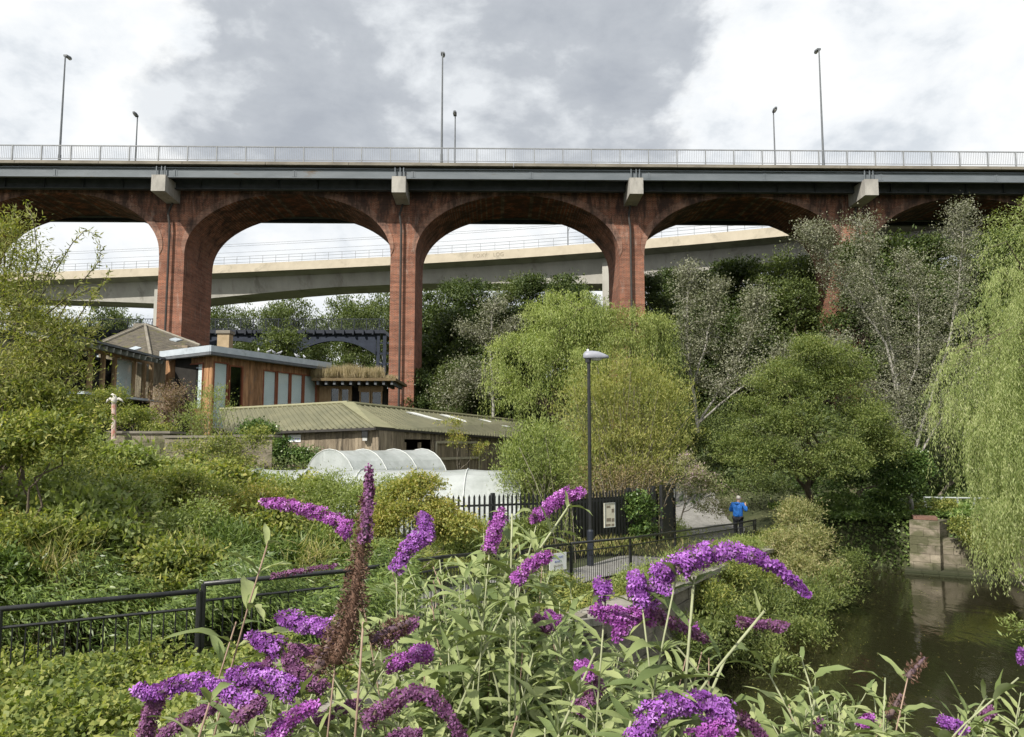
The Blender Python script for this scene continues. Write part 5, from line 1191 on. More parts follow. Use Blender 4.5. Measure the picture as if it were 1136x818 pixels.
# silver poplars
airy_tree('silver_poplar', 'silver-leaved poplar with pale slim trunk, left of the rounded sallow', P(768, 470, 42).x, 42,
          [([(775, 480, 0), (768, 430, 0), (762, 380, 0), (763, 330, 0), (765, 300, 0)], 42, .10, .03), ([(768, 430, 0), (782, 385, 0), (790, 345, 0), (800, 318, 0)], 42, .06, .02), ([(775, 470, 0), (800, 430, .5), (830, 380, .5), (838, 350, .5), (842, 330, .5)], 42, .07, .02), ([(775, 470, 0), (815, 435, -.3), (860, 405, -.3), (885, 390, -.3)], 42, .06, .02)],
          L_poplar, 52, cl=4, per=20, cr=.24, L=.10, W=.085, tw=5, extra=[LP(800, 400, 42.8, 1.8, 1.4, 1.9), LP(850, 395, 42.8, 1.9, 1.4, 1.6), LP(775, 420, 42.5, 1.3, 1.2, 1.8)], nex=150)
airy_tree('silver_poplar', 'large silver-leaved poplar with forking white limbs before the right pier', P(1008, 560, 37).x, 37,
          [([(1012, 570, 0), (1005, 500, 0), (1000, 460, 0), (996, 435, 0), (990, 395, 0), (975, 330, 0), (962, 285, 0), (955, 250, .0)], 37, .11, .02),
           ([(1000, 460, 0), (985, 385, -.2), (955, 340, -.3), (930, 305, -.4), (908, 272, -.5), (897, 258, -.5)], 37, .07, .018),
           ([(1003, 500, 0), (970, 450, -.4), (940, 410, -.4), (925, 380, -.4)], 37, .05, .015),
           ([(1008, 520, 0), (1030, 450, .3), (1050, 390, .4), (1062, 330, .5), (1068, 270, .5), (1068, 235, .5)], 37, .08, .02),
           ([(1000, 455, 0), (1020, 400, .5), (1018, 340, .6), (1005, 290, .6)], 37, .05, .015),
           ([(1008, 520, 0), (990, 480, -.5), (965, 470, -.6), (935, 450, -.6)], 37, .05, .015),
           ([(1008, 530, 0), (1040, 470, 0), (1080, 420, 0), (1100, 380, 0)], 37, .06, .015)],
          L_poplar, 53, cl=5, per=20, cr=.21, L=.08, W=.06, tw=6, extra=[LP(1010, 330, 37.8, 2.8, 1.2, 1.5), LP(1050, 300, 37.8, 2.4, 1.2, 1.3), LP(1060, 380, 37.8, 2.7, 1.2, 1.8), LP(1030, 450, 37.8, 2.6, 1.2, 1.2)], nex=190, r0=.12)
# rounded sallow, dark ivy shrubs, far bank ivy
plant('sallow_tree', 'large rounded olive green sallow overhanging the bend of the river', 'tree', P(900, 580, 38.6).x, 38.6, [LP(905, 400, 35, 1.7, 1.6, 1.1), LP(870, 425, 35, 1.8, 1.6, 1.3), LP(925, 430, 34.5, 1.6, 1.4, 1.3), LP(840, 465, 34.5, 1.7, 1.4, 1.3), LP(890, 470, 33.8, 2.0, 1.4, 1.4), LP(950, 470, 34, 1.5, 1.3, 1.3), LP(975, 500, 34, 1.2, 1.2, 1.2), LP(815, 500, 34.5, 1.2, 1.2, 1.2), LP(860, 515, 33.4, 1.7, 1.3, 1.1), LP(920, 515, 33.4, 1.8, 1.3, 1.2)], L_sallow, 61, 1500, 56, .27, .11, .04, r0=.2, ntw=90)
plant('evergreen_shrub', 'dark glossy evergreen mass hanging low under the sallow', 'shrub', P(965, 560, 36.5).x, 38.3, [LP(960, 525, 39.5, 1.8, 1.0, 1.0), LP(915, 535, 39.5, 1.6, 1.0, .9), LP(1000, 520, 39.5, 1.4, 1.0, 1.3)], L_ivy, 62, 500, 36, .25, .10, .07, ntw=20)
plant('bare_twig_thicket', 'tangle of dark bare twigs between poplar and weeping willow', 'shrub', P(1050, 540, 38).x, 39.5, [LP(1050, 500, 39, 1.9, 1.2, 1.6), LP(1090, 520, 39, 1.8, 1.2, 1.4), LP(1120, 500, 39, 1.8, 1.2, 1.6)], L_dark, 63, 360, 24, .3, .10, .06, ntw=160, bark=M_twig)
def cover(name, label, cat, fn, n, L, W, mat, seed, kind='stuff', upn=.8, dirv=(0, 0, .2), spread=.9, x=None):
    rng = np.random.default_rng(seed); pos = fn(rng, n); n = len(pos); d = rdir(n, rng)*spread+np.array(dirv); nr = np.array([0, -.35, 1])*upn+rdir(n, rng)*.6
    o = build_leaves(name, [leaf_quads(pos, d, L*(.5+.9*rng.random(n)), W*(.5+.9*rng.random(n)), rng, norm(nr), fold=.15)], mat); return props(o, label, cat, kind=kind)
def lumpy(X, Y, s=1.0):
    return .5*np.sin(X*1.9*s+1.3*np.sin(Y*1.1*s))+.35*np.sin(Y*2.7*s+X*.8)+.25*np.sin(X*4.3*s-Y*3.1*s)
def area_fn(poly_x, ya, yb, hh, depth=.25, amp=.2, s=1.0, bias=1.0):
    """scatter over the ground between y=ya..yb with x from poly_x(y)->(x0,x1); foliage top hh above ground, lumpy"""
    def f(rng, n):
        Y = ya+(yb-ya)*rng.random(n)**bias; x0, x1 = poly_x(Y); X = x0+(x1-x0)*rng.random(n)
        Z = height(X, Y)+hh+amp*lumpy(X, Y, s)-np.abs(rng.normal(0, depth, n)); return np.stack([X, Y, Z], 1)
    return f
def ivy_bank(rng, n):
    t = rng.random(n); X = np.interp(t, [0, .5, 1], [P(915, 600, 37.5).x, P(965, 600, 37.3).x, P(1012, 600, 36.6).x]); v = rng.random(n)
    Y = 37.4-t*.9+v*1.6; Z = WATER_Z+.05+v*3.0+.25*lumpy(X*1.5, Z_ := v*3)-np.abs(rng.normal(0, .12, n)); return np.stack([X, Y, Z], 1)
cover('ivy_bank', 'glossy ivy cascading down the far bank left of the stone abutment', 'ivy', ivy_bank, 16000, .12, .10, L_bankivy, 71)
def ivy_bank2(rng, n):
    t = rng.random(n); X = P(1030, 600, 35).x+t*6.2; v = rng.random(n); Y = 36.2-t*2.3+v*1.2-.9*(1-v); Z = -4.9+.9*np.sin(t*9)*.3+v*2.2+.2*lumpy(X, X*0)-np.abs(rng.normal(0, .15, n)); k = (v > .35) | (t > .35); return np.stack([X, Y, Z], 1)[k]
cover('abutment_creeper', 'yellow-green creeper spilling over the stone abutment top', 'ivy', ivy_bank2, 12000, .10, .07, L_hedge, 72)
# near weeping willow on the right
def near_willow():
    rng = np.random.default_rng(81); bx, by = 17.6, 21.0; z = -3.0; e = empty('weeping_willow', (bx, by, z), 'near weeping willow trailing long strands at the right edge', 'tree'); o_ = (bx, by, z)
    curt = [(1118, 205, 1245, 640, 21, 260), (1090, 260, 1240, 560, 20, 220), (1062, 320, 1150, 420, 20, 150), (1032, 400, 1100, 500, 19.6, 130), (1050, 380, 1135, 560, 19.4, 200), (1095, 430, 1150, 615, 19, 170), (1110, 300, 1210, 520, 19.5, 260), (1088, 470, 1180, 640, 18.6, 300), (1075, 430, 1130, 560, 19, 120), (1098, 545, 1175, 665, 18, 150)]
    S0 = []; Ls = []
    for (x0, y0, x1, y1, D, k) in curt:
        cl_ = rng.random((max(6, k//9), 2))
        for i in range(k):
            cu_ = cl_[rng.integers(len(cl_))]; u = float(np.clip(cu_[0]+rng.normal(0, .035), 0, 1)); px = x0+(x1-x0)*u; py = y0-30*math.sin(u*PI*.5)+float(np.clip(cu_[1]+rng.normal(0, .05), 0, 1))*(y1-y0)*.55; dd = D+rng.normal(0, .7); a = P(px, py, dd); yy = y0+(y1-y0)*(.62+.38*rng.random())
            ln = max(.5, (a.z-P(px, yy, dd).z)); S0.append(tuple(a)); Ls.append(min(ln, 3.6))
    for i in range(75): a = P(rng.uniform(1092, 1136), rng.uniform(560, 590), 18.8+rng.normal(0, .3)); S0.append(tuple(a)); Ls.append(rng.uniform(.6, 1.5))
    o = np.stack([-rng.random(len(S0))*.8, -rng.random(len(S0))*.3, np.zeros(len(S0))], 1)
    st = strands(np.array(S0), np.array(Ls), .045, .085, .017, rng, outs=o, sway=.35)
    q, _ = crown([LP(1125, 270, 21, .9, 1, 1.1), LP(1160, 300, 21, 1.5, 1.3, 2.0), LP(1150, 420, 21, 1.3, 1, 2.0)], 300, 36, .2, .085, .018, rng, droop=1.2)
    build_leaves('crown', [st, q], L_willow2, e, o_)
    mb = MB(); mb.tube([(bx, by, z-1), (bx-.2, by, 0), (bx-.3, by, 3)], [.3, .24, .18], 9); mb.build('trunk', M_bark, e, o_, smooth=True)
    mb = MB()
    for i in range(60):
        k = rng.integers(len(S0)-90); t = S0[k]
        if t[2] < 1.2: continue
        t = S0[k]; mb.tube(limb_path((bx-.3, by, 2+rng.random()*1.5), t, rng, 6, .12, .05), [.05, .04, .03, .02, .012, .006], 5, cap=False)
    mb.build('branches', M_bark, e, o_, smooth=True)
near_willow()
plant('pale_twiggy_shrub', 'pale whitish shrub half seen behind the near weeping willow', 'shrub', P(1085, 500, 41).x, 41, [LP(1080, 484, 41, .7, .5, .9), LP(1098, 490, 41, .5, .4, .6)], leaf_mat('whitish_tuft', [(.5, .48, .45), (.62, .60, .58), (.35, .36, .28)], .2), 82, 60, 30, .12, .06, .05, ntw=20, bark=M_twig)  # whitish tufts standing in for a pale patch behind the strands
plant('bank_buddleia', 'small lilac-flowered shrub at right edge beside the river', 'shrub', 9.9, 9.4, [LP(1136, 650, 9.2, .25, .3, .35), LP(1150, 700, 9, .35, .3, .3), LP(1200, 620, 9.3, .5, .3, .5), LP(1300, 680, 9.3, .9, .6, .8)], L_light, 83, 60, 26, .10, .07, .018, ntw=40, bark=M_twig, zoff=0)
# ------------------------------------------------------------------ riverside shrubs right of the railing
plant('reedy_willow_shrub', 'pale willowy bush spreading right of the person over the river', 'shrub', P(880, 640, 29).x-1.0, 28.5, [LP(884, 578, 30.5, .9, 1, .85), LP(872, 612, 28.5, .9, 1.0, .8), LP(898, 610, 28.0, 1.0, 1.1, 1.0), LP(868, 645, 26.5, 1.2, 1.2, .9), LP(915, 650, 26.5, .7, 1.0, .8)], leaf_mat('greygreen_lance', [(.05, .07, .022), (.10, .125, .04), (.16, .17, .07), (.22, .20, .11)], .35, pscale=.9), 91, 900, 34, .22, .13, .028, ntw=90, bark=M_twig, r0=.08)
plant('overhanging_shrub', 'deep green shrub leaning off the wall down to the dark water', 'shrub', P(830, 690, 21).x-.6, 21, [LP(845, 690, 21.5, 1.1, 1.2, .9), LP(885, 680, 22.5, .8, 1.0, .8), LP(800, 700, 19.5, .9, 1, .8), LP(770, 720, 17.6, .6, .8, .7), LP(905, 665, 23.5, .6, 1, .6), LP(925, 650, 26, .7, .9, .6), LP(940, 628, 29.5, .7, .9, .6), LP(895, 705, 21.5, .6, .8, .5), LP(840, 730, 19.8, .8, .9, .6), LP(830, 660, 22.5, 1.0, 1, .7)], L_sallow, 92, 900, 34, .2, .11, .03, ntw=60, r0=.07)
plant('yellowish_wall_shrub', 'yellow-green feathery bush growing along the outside of the railing', 'shrub', P(790, 670, 22).x, 21.5, [LP(800, 640, 22.5, 1.0, 1, .6), LP(770, 665, 20, .9, .9, .5), LP(835, 640, 25, .9, 1, .5)], L_hedge, 93, 520, 34, .18, .09, .03, ntw=40, r0=.05, bark=M_twig)
plant('low_fern_bush', 'low yellow-green bush at the foot of railing near the small notice', 'shrub', P(665, 650, 17.5).x, 17.2, [LP(650, 665, 17, .6, .6, .4), LP(690, 670, 17, .5, .6, .35), LP(610, 660, 16.5, .6, .6, .45)], L_hedge, 94, 300, 34, .12, .07, .025, ntw=30, r0=.03)
plant('wild_buddleia', 'straggly grey-leaved buddleia with fading lilac tips beside the path', 'shrub', P(782, 590, 31).x-.7, 34, [LP(775, 540, 34, .9, .8, .9), LP(792, 565, 34, .8, .7, .7), LP(760, 520, 34.5, .7, .7, .7)], leaf_mat('dusty_leaf', [(.06, .08, .03), (.11, .13, .06), (.18, .20, .11), (.25, .14, .30)], .3, pscale=1), 95, 200, 28, .2, .12, .035, ntw=60, r0=.05, bark=M_twig)
plant('pathside_bush', 'dense mid green bushes closing the view at the path end', 'shrub', P(750, 500, 46).x, 48, [LP(730, 500, 48, 2.2, 1.5, 1.7), LP(770, 480, 48, 2.4, 1.5, 2.2), LP(810, 500, 47, 2.0, 1.5, 1.9), LP(765, 520, 46, 1.6, 1.2, 1.2), LP(800, 540, 44, 1.9, 1.2, 1.0), LP(835, 540, 40, 1.8, 1.2, 1.1)], L_mid, 96, 900, 34, .34, .14, .06, ntw=40)
plant('grassy_verge_bush', 'light feathery bush at the fence end beside the path', 'shrub', P(752, 595, 30).x, 29.3, [LP(752, 590, 29.5, .35, .5, .6), LP(748, 605, 29, .4, .5, .45)], L_light, 97, 90, 30, .12, .10, .02, ntw=15, r0=.02)
plant('fence_ivy', 'ivy clump climbing the dark fence right of the notice board', 'ivy', P(708, 590, 26).x, 26.1, [LP(708, 570, 26.0, .55, .15, .8), LP(715, 590, 26.1, .5, .15, .5)], L_ivy, 98, 110, 30, .14, .09, .07, ntw=12, r0=.03)
# ------------------------------------------------------------------ left side: willowy tree, elder and mixed thicket
rngL = np.random.default_rng(101)
def sprays(px_list, D, seed, name, label, bx, by, mat, lumps, ncl, per, L=.09, W=.02, bark=M_bark, cat='tree'):
    rng = np.random.default_rng(seed); z = hz(bx, by); e = empty(name, (bx, by, z), label, cat); o_ = (bx, by, z); br = MB(); PP = []; DD = []
    for pl in px_list:
        pts = np.array([P(x, y, D+rng.normal(0, .25)) for x, y in pl]); k = np.linspace(0, len(pts)-1, 28); pts = np.stack([np.interp(k, np.arange(len(pts)), pts[:, c]) for c in range(3)], 1); br.tube(pts, list(np.linspace(.014, .003, 28)), 4)
        for m_ in range(4):
            PP.append(pts[4:]+rng.normal(0, .03, (24, 3))); t = np.gradient(pts, axis=0)[4:]; DD.append(norm(t)*.6+rdir(24, rng)*.7+np.array([0, 0, -.15]))
    PP = np.concatenate(PP); DD = np.concatenate(DD); n = len(PP)
    ch = [leaf_quads(PP, DD, L*1.1*(.7+.6*rng.random(n)), W*1.1*(.8+.4*rng.random(n)), rng, fold=.1)]
    q, c = crown(lumps, ncl, per, .2, L, W, rng, shell=.3, droop=.4, up=.2); ch.append(q); build_leaves('crown', ch, mat, e, o_)
    Lm = np.array(lumps); skeleton((bx, by, z-.2), (bx, by, z+1.4), Lm[:, :3], rng, .11, bark, e, o_, c, 70); k = br.build('sprays', bark, e, o_); return e
L_leftw = leaf_mat('crack_willow_leaf', [(.045, .065, .014), (.085, .11, .022), (.135, .155, .04), (.20, .20, .075)], .38, pscale=.8)
sprays([[(40, 340), (62, 300), (80, 270), (95, 255), (108, 262)], [(60, 360), (85, 320), (110, 290), (112, 272)], [(30, 330), (42, 290), (38, 250), (30, 225)], [(10, 300), (20, 260), (15, 232)], [(70, 380), (95, 340), (112, 318), (122, 300)], [(50, 350), (75, 330), (100, 322), (110, 330)], [(20, 340), (50, 310), (60, 290), (70, 285)], [(80, 400), (100, 370), (115, 360)]], 12.5, 102, 'crack_willow', 'tall olive crack willow filling the upper left edge of the photo', P(-20, 560, 13).x, 13, L_leftw,
       [LP(5, 270, 12.8, .50, .6, .50), LP(-10, 330, 12.8, .9, .7, .8), LP(22, 350, 12.5, .65, .6, .60), LP(45, 390, 12.4, .65, .6, .6), LP(10, 430, 12.3, 1.0, .8, .75), LP(70, 430, 12.4, .55, .5, .5), LP(-60, 400, 13, 1.2, .9, 1.6), LP(72, 375, 12.6, .35, .4, .35), LP(30, 300, 12.6, .3, .3, .3)], 640, 40)
plant('elder_bush', 'spreading yellow-green elder below the willow at left edge', 'shrub', P(30, 600, 11).x-.5, 11.5, [LP(20, 480, 11.6, .8, .6, .45), LP(60, 495, 11.5, .5, .5, .35), LP(-20, 510, 11.5, .8, .6, .5), LP(85, 470, 12.2, .4, .4, .35), LP(40, 450, 12.2, .6, .5, .4), LP(25, 590, 10.8, .35, .4, .22), LP(60, 600, 11, .5, .4, .3)], L_hedge, 103, 420, 40, .13, .085, .034, ntw=50, r0=.06)
plant('bramble_thicket', 'tall mixed bramble thicket in front of the planter walls', 'shrub', P(120, 640, 16).x, 16.5, [LP(100, 520, 16.5, .9, .7, .55), LP(140, 545, 16.2, 1.1, .7, .6), LP(190, 550, 16.4, 1.0, .7, .5), LP(80, 560, 15.5, .9, .7, .6), LP(240, 560, 16.5, .7, .7, .45), LP(160, 590, 15.8, 1.1, .7, .55), LP(55, 530, 15.5, .7, .7, .5)], L_hedge, 104, 900, 36, .17, .075, .03, ntw=120, r0=.05, bark=M_twig)
plant('dry_stalk_clump', 'brown clump of dead stalks in the middle of left thicket', 'shrub', P(150, 640, 14).x, 14.3, [LP(150, 600, 14.3, .8, .5, .5), LP(120, 590, 14.3, .5, .5, .5), LP(185, 605, 14.3, .5, .4, .45)], L_dry, 105, 170, 24, .16, .06, .018, ntw=150, r0=.03, bark=M_twig)
plant('yellowing_shrub', 'yellowing shrub with orange tinged leaves left of the arching purple spike', 'shrub', P(270, 620, 15).x, 15.5, [LP(255, 575, 15.5, .5, .5, .45), LP(290, 560, 15.6, .5, .5, .4), LP(320, 580, 15.4, .5, .4, .35), LP(262, 600, 15.3, .35, .4, .3)], L_yellow, 106, 300, 34, .14, .06, .03, ntw=40, r0=.03, bark=M_twig)
plant('yellow_dogwood', 'bright yellow-green shrub in front of the white tunnel, right of dead flower spike', 'shrub', P(450, 620, 14).x, 14.5, [LP(450, 560, 14.5, .65, .5, .45), LP(480, 575, 14.5, .5, .5, .4), LP(425, 580, 14.6, .4, .5, .4), LP(505, 590, 14.4, .45, .4, .35), LP(465, 540, 14.7, .35, .4, .3)], L_yellow, 107, 700, 36, .12, .055, .028, ntw=40, r0=.03, bark=M_twig)
plant('feathery_shrub', 'thin feathery pale green shrub screening the tall polytunnel', 'shrub', P(375, 620, 16).x, 16.5, [LP(372, 548, 16.5, .6, .5, .5), LP(345, 560, 16.5, .5, .5, .5), LP(400, 565, 16, .7, .4, .5), LP(355, 575, 16, .7, .4, .5), LP(430, 545, 16.3, .5, .4, .4), LP(400, 555, 16.6, .5, .5, .45), LP(320, 570, 16.6, .5, .5, .4)], L_light, 108, 560, 32, .16, .07, .02, ntw=80, r0=.03, bark=M_twig)
osier('garden_shrub', 'silvery green upright shrub against the classroom corner', P(232, 470, 36).x, 37, [LP(232, 455, 37, 1.1, .8, 1.2), LP(215, 470, 37, .8, .8, .9)], L_light, 109, 110, .10, .12, .03, 160, 20)
plant('garden_shrub', 'reddish brown twiggy shrub between verandah and classroom', 'shrub', P(190, 480, 37).x, 38, [LP(190, 462, 38, 1.2, .8, .9), LP(180, 440, 39, .8, .8, .7), LP(200, 440, 38, .7, .7, .8)], leaf_mat('purplish_leaf', [(.07, .05, .035), (.12, .085, .06), (.10, .11, .045)], .3), 110, 170, 26, .26, .09, .04, ntw=160, bark=M_twig)
plant('garden_shrub', 'mixed green shrubs growing above the square planter below the verandah', 'shrub', P(150, 480, 34).x, 35, [LP(150, 465, 35, 1.1, .8, .7), LP(110, 465, 35, .9, .8, .8), LP(170, 480, 34.5, .8, .8, .5), LP(125, 440, 35.5, .8, .8, .6)], L_hedge, 111, 320, 32, .24, .10, .05, ntw=50)
plant('garden_shrub', 'leafy climber clump against the barn left wall', 'shrub', P(310, 500, 34).x, 34.6, [LP(305, 505, 34.6, .8, .5, .8), LP(330, 508, 34.6, .8, .5, .6), LP(285, 480, 34.8, .7, .5, .7)], L_ivy, 112, 380, 32, .2, .11, .07, ntw=30)
plant('garden_shrub', 'weedy scrub drooping over the long planter wall', 'shrub', P(250, 510, 29).x, 29.2, [LP(215, 500, 29.0, .8, .4, .5), LP(250, 495, 29, .8, .4, .5), LP(285, 490, 29, .6, .4, .6), LP(265, 515, 28.8, .9, .4, .4)], L_hedge, 113, 260, 28, .2, .09, .04, ntw=60, bark=M_twig)
plant('climbing_vine', 'reddish climber trailing up the barn sliding door', 'shrub', P(505, 500, 36).x, 37.5, [LP(508, 490, 37.4, .45, .3, .8), LP(500, 470, 37.2, .6, .3, .25), LP(535, 500, 38, .4, .3, .6)], L_yellow, 114, 80, 20, .16, .09, .05, ntw=40, bark=M_twig, r0=.03)
osier('willow_shrub', 'lower light green willow sprig shrub in front of the barn right end', P(575, 560, 25).x, 25.0, [LP(572, 540, 25, .6, .5, .55), LP(590, 550, 25, .5, .5, .5)], L_light, 115, 70, .08, .11, .024, 90, 20)
# ------------------------------------------------------------------ continuous low cover (uncountable)
cover('hop_cover', 'bright green hop and bindweed leaves smothering the near slope', 'ground cover', area_fn(lambda Y: (-.70*Y-1, np.minimum(-.05*Y-.5, -.3)), 3.2, 9.2, .48, .15, .15, 2.2, .8), 70000, .062, .05, L_cover, 121, dirv=(0, -.25, .1))
cover('lance_leaf_cover', 'deep green arching lance leaves sloping behind the near railing', 'ground cover', area_fn(lambda Y: (-.72*Y-1, -.12*Y+0*Y), 9.8, 14.5, .95, .3, .42, 1.5), 70000, .12, .022, L_lance, 122, dirv=(.6, -.2, -.25), spread=.55)
cover('hedge_bank_cover', 'mixed yellowing hedge leaves banked along the slope at left', 'ground cover', area_fn(lambda Y: (-.75*Y, -.40*Y), 10.5, 15.5, 1.15, .32, .40, 1.4), 34000, .09, .035, L_hedge, 123)
cover('undergrowth', 'tangled green undergrowth between fence and railing', 'ground cover', area_fn(lambda Y: (-.3*Y, np.minimum(.02*Y-.9, (Y-18)*.577+.2-1.6)), 12, 21, .6, .25, .2, .9), 42000, .09, .03, L_hedge, 124)
cover('bank_undergrowth', 'low green plants rooting along the river wall top', 'ground cover', area_fn(lambda Y: (bank_x(Y)-1.5, bank_x(Y)-.3), 14, 34, .35, .2, .12, 1.2), 14000, .10, .035, L_hedge, 125)
cover('farm_undergrowth', 'weeds and rough growth around the farm buildings', 'ground cover', area_fn(lambda Y: (-.68*Y, -.30*Y), 22, 34, .35, .2, .15, .8), 26000, .12, .05, L_hedge, 126)
cover('farm_undergrowth', 'rough weeds growing round the barn and behind the polytunnels', 'ground cover', area_fn(lambda Y: (-.35*Y, .13*Y), 30, 56, .3, .2, .2, .6), 26000, .16, .06, L_mid, 127)
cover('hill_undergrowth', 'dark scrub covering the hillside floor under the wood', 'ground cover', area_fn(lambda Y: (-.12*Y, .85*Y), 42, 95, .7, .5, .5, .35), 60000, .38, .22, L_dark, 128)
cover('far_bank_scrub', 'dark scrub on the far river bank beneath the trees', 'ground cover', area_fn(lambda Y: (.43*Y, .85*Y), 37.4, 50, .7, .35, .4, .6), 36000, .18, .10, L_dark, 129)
cover('far_left_scrub', 'dull green scrub on low ground beyond the iron bridge', 'ground cover', area_fn(lambda Y: (-.8*Y, -.1*Y), 60, 125, .9, .5, .5, .3), 26000, .5, .3, L_mid, 130)
cover('fence_foot_weeds', 'weeds and grass sprouting along the foot of the palisade fence', 'ground cover', (lambda rng, n: (lambda t: np.stack([-8.4+t*14+rng.normal(0, .5, n), 18.4+t*8.6+rng.normal(0, .25, n), height(-8.4+t*14, 18.4+t*8.6)+.05+rng.random(n)*.5], 1))(rng.random(n))), 12000, .18, .018, L_grass, 131, dirv=(0, 0, .9), spread=.5)
plant('fence_hedge', 'loose green and yellow hedge in front of the palisade fence', 'hedge', P(330, 600, 17.5).x, 17.8, [LP(215, 565, 17.5, 1.0, .5, .6), LP(270, 572, 17.5, 1.0, .5, .5), LP(330, 590, 17.8, .9, .5, .4), LP(385, 592, 18, .9, .5, .4), LP(160, 570, 17.5, 1.0, .5, .55), LP(110, 560, 17.5, 1.0, .6, .6), LP(60, 560, 17, 1.0, .6, .7), LP(240, 555, 18, .9, .4, .4)], L_hedge, 141, 1100, 36, .16, .08, .032, ntw=120, r0=.03, bark=M_twig)
plant('tunnel_shrub', 'leafy scrub screening the left end of the low polytunnel', 'shrub', P(120, 560, 22).x, 23, [LP(60, 540, 23, 1.3, .6, .7), LP(120, 535, 23, 1.2, .6, .7), LP(170, 538, 23, 1.0, .5, .6), LP(20, 530, 23, 1.3, .6, .9), LP(215, 545, 22.5, 1.0, .5, .55), LP(262, 548, 22.5, .9, .5, .5), LP(305, 545, 22.5, .9, .5, .55)], L_light, 142, 700, 34, .2, .09, .035, ntw=60, bark=M_twig, r0=.03)

def slope_fn(x0, x1, y0, y1, hh, zmin=-5.35):
    def f(rng, n):
        X = x0+(x1-x0)*rng.random(n); Y = y0+(y1-y0)*rng.random(n); Z = height(X, Y)+hh*(.4+.6*rng.random(n))+.12*lumpy(X, Y, 1.5); k = Z > zmin
        return np.stack([X, Y, Z], 1)[k]
    return f
cover('ivy_bank', 'dense ivy blanket on the far bank slope around the stone abutment', 'ivy', slope_fn(13, 23.5, 32, 40.5, .35), 60000, .13, .11, L_bankivy, 151, dirv=(0, -.5, -.2))
cover('bank_scrub', 'rough scrub on the right bank below the near weeping willow', 'ground cover', slope_fn(6, 30, 2, 34, .35), 40000, .13, .04, L_hedge, 152)
plant('leaning_weeds', 'tall leaning green weeds behind the near railing, left half', 'shrub', P(60, 640, 12).x, 12.2, [LP(20, 635, 12, .8, .6, .35), LP(90, 628, 12.3, .8, .6, .35), LP(160, 622, 12.6, .8, .6, .35), LP(50, 612, 12.8, .7, .5, .3)], L_grass, 153, 260, 40, .16, .22, .020, ntw=60, r0=.02, bark=M_twig, up=.1, droop=.4, outw=.9)
plant('leaning_weeds', 'deep green leafy weeds behind the railing, right of its step', 'shrub', P(270, 640, 12.5).x, 12.8, [LP(240, 618, 12.8, .7, .6, .45), LP(300, 620, 13, .7, .6, .4), LP(350, 615, 13.3, .6, .5, .35)], L_lance, 154, 260, 40, .16, .15, .028, ntw=40, r0=.02, bark=M_twig, up=.3, droop=.5)
# dry hollow stalks standing through the thicket
rng = np.random.default_rng(160)
for lab, (xa_, xb_), Dd in (('pale dry stalks standing through the thicket at far left', (70, 180), 13.6), ('pale dry stalks in front of the fence hedge', (190, 330), 14.2)):
    mb = MB(); p_ = P((xa_+xb_)/2, 600, Dd); e = empty('dry_stalks', (p_.x, Dd, hz(p_.x, Dd)), lab, 'dry stalks'); o_ = tuple(e.location); ch = []
    for i in range(34):
        a = P(rng.uniform(xa_, xb_), 640, Dd+rng.normal(0, .5)); hgt = rng.uniform(.9, 1.7); b_ = (a.x+rng.normal(0, .3), a.y+rng.normal(0, .2), hz(a.x, a.y)+hgt+.3); lp_ = limb_path((a.x, a.y, hz(a.x, a.y)), b_, rng, 6, .03, .04); mb.tube(lp_, [.007, .006, .005, .004, .003, .002], 4, cap=False)
        for j in range(3):
            k = rng.integers(2, 6); q_ = lp_[k]+rng.normal(0, .18, 3); mb.tube([lp_[k], q_], [.003, .001], 3, cap=False)
        n = 26; pos = lp_[rng.integers(3, 6, n)]+rng.normal(0, .07, (n, 3)); ch.append(leaf_quads(pos, rdir(n, rng), .04, .014, rng))
    mb.build('stalks', M_twig, e, o_); build_leaves('seedheads', ch, L_dry, e, o_)

# mixed individual shrubs giving the left thicket its uneven look
MIX = [('nettle_clump', 'dark nettle clump low at far left below the elder', 25, 640, 10.6, L_lance, .5, .5, .10, .03, 0), ('rose_bush', 'arching wild rose bush in the left thicket under the planter walls', 150, 560, 14.8, L_light, .75, .6, .07, .035, 0),
 ('hawthorn_bush', 'young hawthorn bush at left edge above the thicket', 15, 560, 13.5, L_sallow, .8, .75, .06, .035, 0), ('rose_bush', 'pale green feathery rose bush left of the yellowing shrub', 215, 590, 13.8, L_light, .6, .55, .07, .025, 0),
 ('willowherb_clump', 'tall willowherb clump just left of the arching purple spike', 255, 620, 12.6, L_lance, .5, .6, .13, .022, 1), ('willowherb_clump', 'tall willowherb clump behind the middle of near railing', 130, 628, 12.2, L_light, .55, .5, .12, .02, 1),
 ('hawthorn_bush', 'bright leafy bush at left between elder and dry stalks', 80, 600, 12.8, L_yellow, .55, .5, .06, .03, 0), ('bramble_bush', 'yellow-green bramble bush behind the railing step', 215, 640, 11.2, L_hedge, .45, .35, .08, .045, 0),
 ('rose_bush', 'leafy bush between the dead brown spike and arching purple spike', 350, 610, 13.6, L_light, .6, .45, .08, .03, 0), ('bramble_bush', 'low bramble bush right behind the dead brown spike', 440, 630, 13, L_hedge, .6, .4, .08, .04, 0),
 ('willowherb_clump', 'tall green weeds in front of the palisade, mid picture', 520, 610, 16.5, L_light, .6, .6, .12, .022, 1), ('hawthorn_bush', 'small dark bush at the foot of palisade fence', 585, 590, 20.5, L_sallow, .6, .5, .07, .035, 0)]
